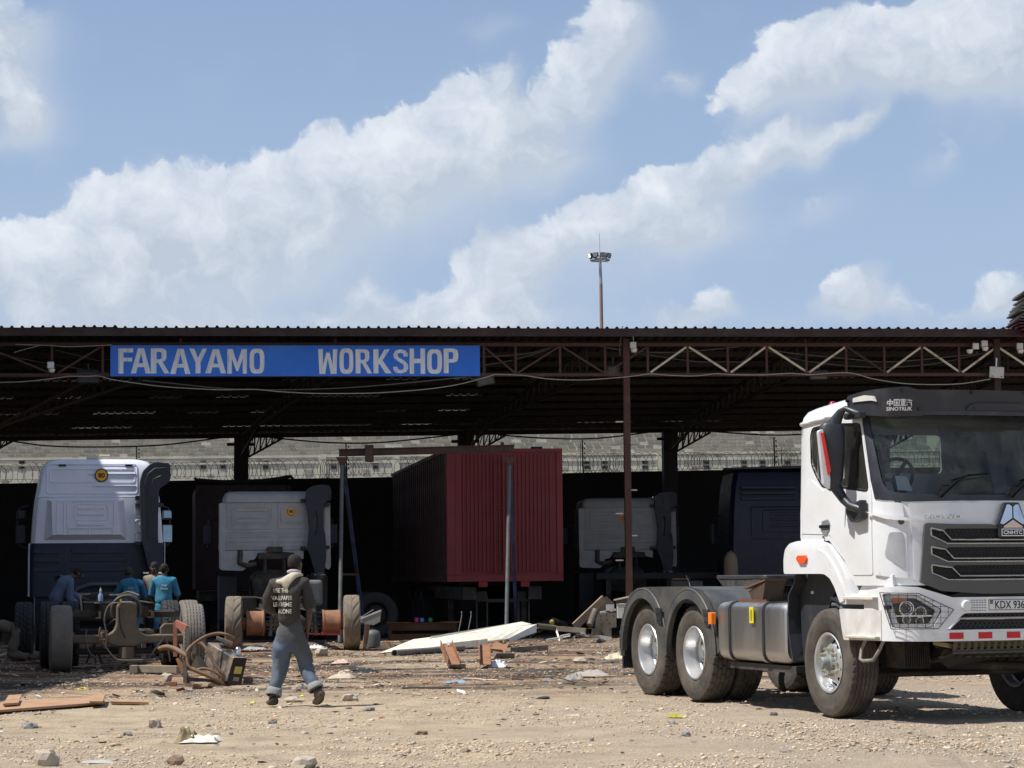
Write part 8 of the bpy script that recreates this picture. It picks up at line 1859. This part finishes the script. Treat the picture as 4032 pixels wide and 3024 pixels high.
    o = world_thing('perforated_plate', P(2380, 2440, 47.9), 'grey perforated steel plate standing on the scrap heap left of the tractor', 'steel plate'); ref = Vector(o.location); D = 47.9
    pl = [(2354, 2420), (2372, 2412), (2427, 2412), (2427, 2470), (2408, 2472), (2407, 2512), (2375, 2505), (2358, 2496), (2336, 2486)]
    vs = [R(*q) for q in pl]; n = len(vs); MB().add(vs + [v + V(0, .015, 0) for v in vs], [tuple(range(n - 1, -1, -1)), tuple(range(n, 2 * n))] + [(i, (i + 1) % n, n + (i + 1) % n, n + i) for i in range(n)]).build('plate', stl, o)
    mb = MB()
    for q in ((2364, 2425), (2365, 2440), (2366, 2458), (2388, 2422), (2390, 2440), (2400, 2455), (2402, 2480), (2416, 2425)): mb.cyl(R(*q) + V(0, -.003, 0), R(*q) + V(0, .001, 0), .014, n=8)
    mb.build('punched_hole', rub_dk, o)['kind'] = 'stuff'
    for (x0, y0, x1, y1, w, lab) in ((2402, 2380, 2402, 2404, .17, 'small bright galvanised bracket on top of the perforated plate'), (2375, 2408, 2362, 2412, .09, 'pale curved metal strip clipped beside the perforated plate')):
        o = world_thing('metal_bracket', P(x0, y0, 47.7), lab, 'bracket'); ref = Vector(o.location); D = 47.7; MB().bar(R(x0, y0), R(x1, y1), w, .02, (0, 0, 1)).build('strip', pale_al, o); MB().bar(R(x1, y1), R(x1 + 24, y1 - 4), .02, .05, (0, 0, 1)).build('tab', pale_al, o)
    o = world_thing('aluminium_rail', P(2330, 2500, 47.4), 'pale aluminium rail lying at the foot of the scrap heap', 'rail'); ref = Vector(o.location); D = 47.4
    MB().bar(R(2285, 2496), R(2408, 2515), .05, .07).build('rail', pale_al, o); MB().bar(R(2270, 2498), R(2300, 2500), .08, .03).build('splice', stl, o)
    for (x0, y0, x1, y1, w, lab) in ((2192, 2485, 2205, 2525, .04, 'white painted strip sticking out left of the scrap heap'), (2152, 2522, 2215, 2512, .035, 'flat grey bar lying at the left foot of the scrap heap'), (2205, 2508, 2245, 2500, .06, 'white angle piece across the scrap heap'), (2240, 2530, 2262, 2510, .05, 'pale bent sheet with dark mouth below the scrap heap')):
        o = world_thing('metal_strip', P(x0, y0, 47.2), lab, 'metal strip'); ref = Vector(o.location); D = 47.2; MB().bar(R(x0, y0), R(x1, y1, -.2), w, .02, (0, -1, .2)).build('strip', pale_al, o); MB().bar(R(x0, y0) + V(0, 0, .02), R(x1, y1, -.2) + V(0, 0, .02), .015, .04, (0, -1, .2)).build('flange', pale_al, o)
    # wire heap with yellow ball, white box and cream lath
    g = P(2170, 2480, 50.3); o = world_thing('wire_heap', (g.x, g.y, 0), 'tangled heap of dark wire with a yellow ball behind the scrap', 'wire'); r_ = random.Random(4); 
    for k in range(16):
        a0 = r_.uniform(0, pi); pts = [(-.5 + 1.3 * t + r_.gauss(0, .04), r_.uniform(-.2, .2), max(.02, .42 * sin(pi * min(1, t * 1.2)) * r_.uniform(.7, 1.1))) for t in np.linspace(0, 1, 8)]
        MB().tube(pts, .011, 5).build('wire', mat('wire_dark', (.03, .027, .024), .7), o)
    g2 = P(2172, 2450, 49.9); yb = world_thing('yellow_ball', g2, 'small round yellow ball lying on the tangled wire heap', 'ball'); MB().lathe([(0, .05), (.04, .045), (.058, .02), (.06, -.02), (0, -.03)], ax=(0, -1, .3), n=20).build('cap_shell', mat('yellow_dusty', (.36, .29, .07), .7), yb, smooth=50); MB().cyl((0, -.055, .01), (0, -.047, .01), .02, n=10).build('knob', mat('yellow_dusty', (.36, .29, .07), .7), yb)
    o = world_thing('white_box', P(2450, 2400, 47.0), 'pale grey box half hidden behind the tractor rear fender', 'box'); MB().box(-.1, .12, 0, .3, -.18, .10).build('box_body', pale_al, o, bevel=.01); MB().box(-.11, .13, -.01, .31, .102, .12).build('lid', pale_al, o)
    o = world_thing('cream_lath', P(2420, 2362, 46.5), 'cream lath sticking out above the tractor rear fender', 'lath'); ref = Vector(o.location); D = 46.5; MB().bar(R(2416, 2363), R(2492, 2346), .03, .03).build('lath', cream, o); MB().bar(R(2425, 2372, .05), R(2492, 2360, .05), .02, .07).build('board', greas, o)
    # things right of the right hand tyre
    o = world_thing('perforated_scrap', P(1460, 2430, 43.2), 'pale grey perforated blade leaning beside the right brake drum tyre', 'steel scrap'); ref = Vector(o.location); D = 43.2
    vs = [R(1418, 2450), R(1420, 2436), R(1472, 2410), R(1501, 2403), R(1496, 2448), R(1470, 2462)]; n = 6; MB().add(vs + [v + V(0, .012, 0) for v in vs], [tuple(range(n - 1, -1, -1)), tuple(range(n, 2 * n))] + [(i, (i + 1) % n, n + (i + 1) % n, n + i) for i in range(n)]).build('blade', mat('blade_grey', (.20, .20, .18), .6), o); MB().bar(R(1420, 2436), R(1501, 2403), .02, .03).build('bright_edge', pale_al, o); MB().bar(R(1418, 2432, .1), R(1470, 2400, .1), .012, .012).build('rod', pale_al, o)
    MB().bar(R(1440, 2460), R(1436, 2550), .05, .05).build('prop', greas, o)
    o = world_thing('rusty_elbow', G(1440, 2556), 'rusty bent elbow piece beside the right tyre', 'steel scrap'); hose('elbow', [(-.1, 0, .55), (-.02, -.02, .58), (.03, -.02, .45), (.0, 0, .2), (-.05, 0, 0)], .05, ch_m, o); MB().cyl((-.12, 0, .5), (-.06, 0, .62), .06, n=12).build('flange', ch_m, o)
    o = world_thing('grey_drum', G(1468, 2550), 'small grey domed drum lying right of the right tyre', 'drum'); MB().lathe([(0, .0), (.15, .02), (.155, .25), (.13, .32), (.06, .35), (0, .355)], n=22).build('drum_body', mat('drum_grey', (.11, .11, .10), .6), o, smooth=50); MB().cyl((0, 0, .355), (0, 0, .38), .03, n=10).build('stud', greas, o)
    # thin rods standing under the box
    for px, lab in ((1808, 'thin bent steel rod standing left of the trestle'), (1845, 'thin steel rod leaning beside the bent rod')):
        g = P(px, 2480, 49.6); o = world_thing('steel_rod', (g.x, g.y, 0), lab, 'steel rod'); MB().tube([(-.06, 0, 0), (.0, 0, .25), (.06, 0, .55), (.05, 0, .6)], .01, 6).build('rod', galv, o); MB().cyl((.05, 0, .6), (.05, 0, .63), .016, n=8).build('tip', chrome, o)
    # cloths, bags, paper
    def cloth(px, py, w, d, h, m, label, name='rag', cat='rag', seed=1):
        g = G(px, py); o = world_thing(name, (g.x, g.y, gh(g.x, g.y)), label, cat); n = 16; vs = []
        for j in range(n + 1):
            for i in range(n + 1):
                u, v = i / n * 2 - 1, j / n * 2 - 1; rr = 1 + .35 * noise.noise(Vector((u * 1.5, v * 1.5, seed))); e = max(0, 1 - max(abs(u), abs(v)) ** 3); z = h * e * (.35 + .9 * abs(noise.noise(Vector((u * 2.3, v * 2.3, seed + 9))))) + .006
                vs.append((u * w / 2 * rr, v * d / 2 * rr, z))
        MB().add(vs, [(j * (n + 1) + i, j * (n + 1) + i + 1, (j + 1) * (n + 1) + i + 1, (j + 1) * (n + 1) + i) for j in range(n) for i in range(n)]).build('fabric', m, o, smooth=60, recalc=False); return o
    cw = mat('white_plastic_bag', (.62, .65, .70), .4, var=.08); cc = mat('cream_cloth', (.50, .46, .33), .9, var=.12)
    cloth(1962, 2626, .26, .4, .14, cw, 'crumpled white plastic bag in front of the right channel', 'plastic_bag', 'plastic bag', 2); cloth(2425, 2590, .34, .5, .16, cc, 'cream cloth lying beside the rear mudflap of the tractor', 'cloth', 'cloth', 3)
    cloth(1795, 2690, .30, .3, .05, mat('blue_bag', (.20, .32, .42), .5, var=.1), 'flat pale blue plastic bag in the middle of the yard', 'plastic_bag', 'plastic bag', 4)
    cloth(800, 2921, .30, .35, .10, mat('white_paper', (.62, .58, .50), .8), 'crumpled white paper lying in the foreground dirt', 'paper', 'paper', 5); cloth(735, 2922, .20, .3, .17, mat('olive_card', (.22, .17, .09), .8), 'folded olive brown card beside the crumpled paper', 'card', 'card', 6)
    cloth(2330, 2662, .45, .8, .09, mat('grey_rags', (.34, .31, .26), .9), 'grey rags heaped left of the tractor wheels', 'rag', 'rag', 7); cloth(2262, 2680, .24, .4, .11, mat('grey_cloth2', (.25, .24, .21), .9), 'darker grey rag left of the pale rags', 'rag', 'rag', 8)
    cloth(1110, 2455, .35, .4, .10, cw, 'white plastic scrap behind the walking man', 'plastic_bag', 'plastic bag', 9) if False else None
    cloth(1345, 2615, .32, .5, .10, mat('pink_litter', (.50, .36, .30), .8), 'heap of pinkish litter right of the walking man', 'litter_heap', 'litter', 10); cloth(1345, 2672, .34, .4, .10, mat('cream_litter', (.48, .40, .30), .8), 'cream crumpled packaging right of the walking man', 'packaging', 'packaging', 11)
    cloth(1243, 2553, .30, .5, .09, cw, 'white plastic bag between the man and the right brake drum', 'plastic_bag', 'plastic bag', 12); cloth(1010, 2555, .45, .4, .10, mat('grey_plastic', (.35, .35, .34), .4), 'grey plastic sheet scrap left of the walking man', 'plastic_sheet', 'plastic sheet', 13)
    cloth(1440, 2653, .40, .5, .07, mat('black_plastic_litter', (.02, .02, .022), .5), 'flat black plastic scrap lying right of the litter heap', 'plastic_sheet', 'plastic sheet', 14)
    cloth(995, 2768, .06, .12, .03, mat('yellow_wrapper', (.55, .47, .08), .6), 'small yellow wrapper on the ground left of the man', 'wrapper', 'wrapper', 15); cloth(1190, 2740, .055, .12, .03, mat('yellow_wrapper', (.55, .47, .08), .6), 'small yellow wrapper between the feet of the walking man', 'wrapper', 'wrapper', 16)
    cloth(2657, 2831, .13, .25, .04, mat('green_leaf_litter', (.30, .30, .03), .6), 'flattened yellow green leaf in front of the tractor', 'leaf', 'leaf', 17); cloth(325, 2714, .12, .3, .03, mat('yellow_wrapper', (.55, .47, .08), .6), 'small yellow wrapper above the plywood board', 'wrapper', 'wrapper', 18)
    cloth(385, 2998, .26, .2, .03, mat('grey_paper_litter', (.38, .36, .33), .7), 'flat grey paper scrap at the bottom left', 'paper', 'paper', 19)
build_scrap()

def build_rocks():
    stone = mat('pale_rock', (.40, .34, .27), .9, var=.2, scale=8, bump=.6, bscale=25); brown = mat('brown_rock', (.27, .19, .13), .9, var=.2, scale=8, bump=.6, bscale=25); grey = mat('grey_rock', (.22, .21, .20), .9, var=.2, scale=8, bump=.6, bscale=25)
    R_ = [(115, 2866, .17, .09, grey, 'dark grey flat stone in the left foreground'), (612, 2862, .14, .14, stone, 'pale pointed stone in the centre left foreground'), (185, 3012, .19, .19, stone, 'big pale stone at the bottom left'), (1195, 3016, .25, .15, stone, 'broad pale rock at the bottom edge below the walking man'),
          (690, 3016, .13, .12, brown, 'brown stone at the bottom edge left of the broad rock'), (502, 2900, .09, .06, grey, 'small dark stone left of the crumpled paper'), (1072, 2850, .09, .06, grey, 'small dark stone below the feet of the man'), (657, 2684, .17, .18, stone, 'square block of pale stone left of the hydraulic unit'),
          (792, 2706, .30, .14, brown, 'broad brown rock under the hydraulic unit'), (975, 2690, .16, .16, brown, 'brown rock right of the hydraulic unit end plate'), (1265, 2588, .26, .24, stone, 'blocky stone behind the right leg of the man'), (1165, 2718, .13, .10, stone, 'pale stone between the legs of the man'),
          (1160, 2764, .22, .10, stone, 'flat pale rock between the boots of the man'), (1380, 2758, .20, .13, stone, 'pale rock right of the walking man'), (1452, 2800, .12, .07, grey, 'dark stone in front of the pale rock'), (2287, 2608, .24, .16, stone, 'pale rock in the open yard left of the tractor'), (2080, 2715, .10, .08, brown, 'small brown stone in the middle of the yard'),
          (2370, 2528, .22, .13, stone, 'pale stone below the scrap heap'), (1975, 2540, .22, .20, brown, 'brown rock resting on the bent offcut'), (2650, 2860, .06, .05, grey, 'small dark stone in front of the rear wheels'), (3045, 2818, .08, .06, grey, 'dark stone in front of the front wheel'), (2130, 2748, .22, .05, grey, 'flat dark stone in the middle distance'), (1660, 2890, .12, .06, brown, 'low brown stone in the centre foreground'), (2700, 2905, .10, .07, grey, 'rough dark stone in the right foreground'), (1835, 2968, .09, .05, brown, 'small brown stone near the bottom centre'), (2330, 2920, .05, .05, grey, 'tiny dark pebble stone right of centre foreground'), (910, 2890, .05, .04, grey, 'tiny dark pebble in the left foreground')]
    for i, (px, py, w, h, m, lab) in enumerate(R_):
        g = G(px, py); bm = bmesh.new(); bmesh.ops.create_icosphere(bm, subdivisions=2, radius=1); r = random.Random(i + 40)
        sc = (w / 2 * .95, w / 2 * r.uniform(.7, 1.0), h / 2 * 1.0)
        for v in bm.verts:
            n1 = noise.noise(v.co * 1.3 + Vector((i * 3.1, 0, 0))); n2 = noise.noise(v.co * 3.5 + Vector((0, i * 2.3, 0))); v.co *= 1 + .55 * n1 + .22 * n2
            v.co.z = min(.75, v.co.z)
            v.co = Vector((v.co.x * sc[0], v.co.y * sc[1], v.co.z * sc[2] + h * .26))
        me = bpy.data.meshes.new('rock'); bm.to_mesh(me); bm.free(); me.materials.append(m); o = link('rock', me); o.location = (g.x, g.y, gh(g.x, g.y)); o.rotation_euler.z = r.uniform(0, 6); tag(o, lab, 'rock')
build_rocks()

# ================================================================== LAMPS, CAMERAS AND CABLES ON THE SHED
def build_fittings():
    whp = mat('white_plastic', (.72, .72, .70), .4, var=.04); dk = mat('lamp_housing', (.05, .055, .06), .5); gl = mat('lamp_glass_dull', (.10, .12, .14), .2)
    def sp(px, py, w): return SW(S(px, py, w))
    for px, py, wd, hh, lab in ((347, 1485, .48, .32, 'dark square floodlight hanging left of the sign'), (1912, 1498, .40, .26, 'dark floodlight hanging at the right end of the sign'), (3225, 1478, .40, .22, 'dark floodlight hanging under the truss above the white tractor'), (2415, 1460, .30, .26, 'dark box lamp just left of the front column')):
        o = empty('floodlight', sp(px, py, .25), SHA, lab, 'floodlight', 'floodlights under the truss'); T = Matrix.Rotation(radians(-12 if px == 1912 else 0), 4, 'Y') @ Matrix.Rotation(radians(35), 4, 'X')
        MB().box(-wd / 2, wd / 2, 0, .08, -hh / 2, hh / 2, T=T).build('housing', dk, o, bevel=.01); MB().box(-wd / 2 + .04, wd / 2 - .04, -.006, -.001, -hh / 2 + .04, hh / 2 - .04, T=T).build('glass', gl, o); MB().bar((0, .05, hh / 2 - .05), (0, .05, .30), .03, .03).build('bracket', dk, o)
    for px, py, lab in ((200, 1447, 'small white security camera on the left hanging post'), (2492, 1368, 'white security camera with antenna at the brown column top'), (3875, 1362, 'white dome camera right of the last truss peak'), (3840, 1372, 'white bullet camera on an arm at the upper right'), (4014, 1372, 'small white dome camera at the right edge of the shed')):
        o = empty('security_camera', sp(px, py, -.12), SHA, lab, 'camera'); MB().box(-.07, .07, -.06, .04, -.02, .12).build('box', whp, o, bevel=.012); MB().lathe([(.0, -.09), (.05, -.08), (.07, -.04), (.075, 0)], o=(.02 if px != 3840 else -.13, -.01, -.03), n=18).build('dome', whp, o, smooth=60); MB().cyl((.02, -.01, -.075), (.02, -.01, -.14), .035, n=12).build('lens', mat('bolt_black', (.01, .01, .01), .15), o)
        if px == 2492: MB().cyl((.02, 0, .1), (.0, 0, .38), .008, n=6).build('antenna', whp, o)
    o = empty('white_speaker_panel', sp(3924, 1467, -.15), SHA, 'tilted off white plastic panel on the right front column', 'panel'); T = Matrix.Rotation(radians(4), 4, 'Y')
    MB().box(-.165, .165, -.03, .03, -.12, .13, T=T).build('panel', mat('off_white', (.55, .54, .50), .5), o, bevel=.012); MB().box(-.03, .0, -.01, .02, .13, .33, T=T).build('arm', whp, o); MB().box(-.13, -.08, -.036, -.031, -.10, -.08, T=T).box(.09, .13, -.036, -.031, -.10, -.08, T=T).build('clip', dk, o)
    # cables
    cab = mat('pale_cable', (.36, .34, .28), .5); cabd = mat('grey_cable', (.10, .10, .095), .5); cabk = mat('black_cable', (.01, .01, .01), .5)
    def cable(pts, w, r, m, label):
        P_ = [sp(x, y, w) for x, y in pts]; o = empty('cable', P_[0], 0, label, 'cable'); hose('strand', [p - P_[0] for p in P_], r, m, o)
    cable([(-20, 1506), (90, 1503), (210, 1490), (275, 1482), (340, 1482), (390, 1481), (440, 1494), (530, 1508), (640, 1522), (760, 1530), (880, 1535), (1000, 1533), (1100, 1542), (1240, 1549), (1400, 1549), (1520, 1545), (1700, 1530), (1830, 1508), (1950, 1474)], -.2, .011, cab, 'long pale cable sagging below the sign')
    cable([(1950, 1474), (2060, 1478), (2160, 1492), (2290, 1496), (2420, 1488), (2500, 1480), (2560, 1472), (2640, 1478), (2740, 1480), (2820, 1471), (2880, 1475), (3000, 1476), (3110, 1470), (3190, 1475), (3290, 1468), (3360, 1470), (3440, 1492), (3560, 1510), (3680, 1514), (3790, 1510), (3900, 1492)], -.2, .011, cab, 'long pale cable running along the bottom of the right truss')
    cable([(560, 1498), (700, 1512), (880, 1530), (1080, 1535), (1300, 1530), (1500, 1517), (1840, 1484)], -.1, .014, cabd, 'thick grey cable hanging behind the pale cable under the sign')
    cable([(60, 1356), (195, 1360), (280, 1365), (440, 1358)], -.12, .012, cab, 'pale wire along the top chord left of the sign'); cable([(55, 1388), (100, 1375), (160, 1360)], -.1, .008, cab, 'short loose pale wire left of the white camera')
    cable([(0, 1395), (150, 1425), (300, 1450), (430, 1470)], .3, .010, cabd, 'grey cable crossing the truss bay left of the sign'); cable([(215, 1378), (300, 1398), (380, 1418), (430, 1416)], .3, .010, cabd, 'grey cable looping to the left end of the sign')
    cable([(1895, 1405), (1990, 1400), (2100, 1388), (2190, 1362), (2300, 1355), (2400, 1370), (2500, 1382), (2620, 1388), (2760, 1380), (2880, 1368), (2975, 1360), (3080, 1385), (3200, 1400), (3330, 1412), (3480, 1425), (3640, 1415), (3780, 1400), (3880, 1392)], .12, .013, cabd, 'bundle of grey cables strung through the right truss')
    cable([(1895, 1440), (2010, 1420), (2110, 1392), (2195, 1362)], .1, .011, cabd, 'grey cable rising from the sign to the first truss peak'); cable([(2310, 1356), (2450, 1380), (2600, 1405), (2750, 1424), (2860, 1424), (2930, 1420), (2975, 1360)], .14, .011, cabd, 'lower grey cable swinging between the truss peaks')
    cable([(2990, 1366), (3080, 1400), (3180, 1422), (3330, 1440), (3500, 1446), (3680, 1432), (3870, 1392)], .16, .011, cabd, 'lowest grey cable in the right half of the truss'); cable([(2452, 1283), (2445, 1320), (2440, 1370), (2442, 1400)], -.3, .010, cabd, 'short cable dropping from the roof at the brown column')
    cable([(0, 1728), (180, 1755), (400, 1760), (640, 1752), (880, 1722)], 18.0, .022, cabk, 'black cable sagging across the back opening at left'); cable([(1060, 1722), (1280, 1742), (1500, 1742), (1790, 1712)], 18.0, .022, cabk, 'black cable sagging across the back opening above the gantry'); cable([(1960, 1712), (2140, 1725), (2350, 1726), (2590, 1697)], 18.0, .022, cabk, 'black cable sagging across the back opening above the red box'); cable([(2780, 1697), (3000, 1712), (3160, 1710), (3400, 1690)], 18.0, .022, cabk, 'black cable sagging across the back opening at right')
    # loose metal sheets on the roof at the far right
    o = empty('sheet_stack', sp(4032, 1300, -.3), SHA, 'ragged stack of grey and dark red metal sheets above the roof at right edge', 'sheet stack'); r = random.Random(8); y = 1318; gm_ = mat('stack_grey', (.12, .115, .105), .6, var=.2); rm_ = mat('stack_red', (.06, .012, .012), .6, var=.2); ref = Vector(o.location)
    prof = {1318: 4020, 1305: 4010, 1292: 4002, 1280: 3998, 1268: 3996, 1256: 4005, 1244: 4012, 1230: 4000, 1218: 4008, 1206: 4012, 1194: 4022, 1178: 4026, 1158: 4022, 1150: 4028}
    for py, px in prof.items():
        a = S(px, py, -.6); e = S(4032, py, -.6); L0 = S(4032, 1300, -.3)
        MB().hexa([V(a.x - L0.x, -.6, a.z - L0.z), V(1.2, -.6, a.z - L0.z - .01), V(1.2, 1.0, a.z - L0.z - .01), V(a.x - L0.x + .2, 1.0, a.z - L0.z), V(a.x - L0.x - .02, -.6, a.z - L0.z + .03), V(1.2, -.6, a.z - L0.z + .04), V(1.2, 1.0, a.z - L0.z + .04), V(a.x - L0.x + .2, 1.0, a.z - L0.z + .035)]).build('sheet', gm_ if py < 1262 else rm_, o)
    MB().box(.18, 1.1, -.4, .8, -.15, S(4032, 1150, -.6).z - S(4032, 1300, -.3).z).build('core', gm_, o)
build_fittings()
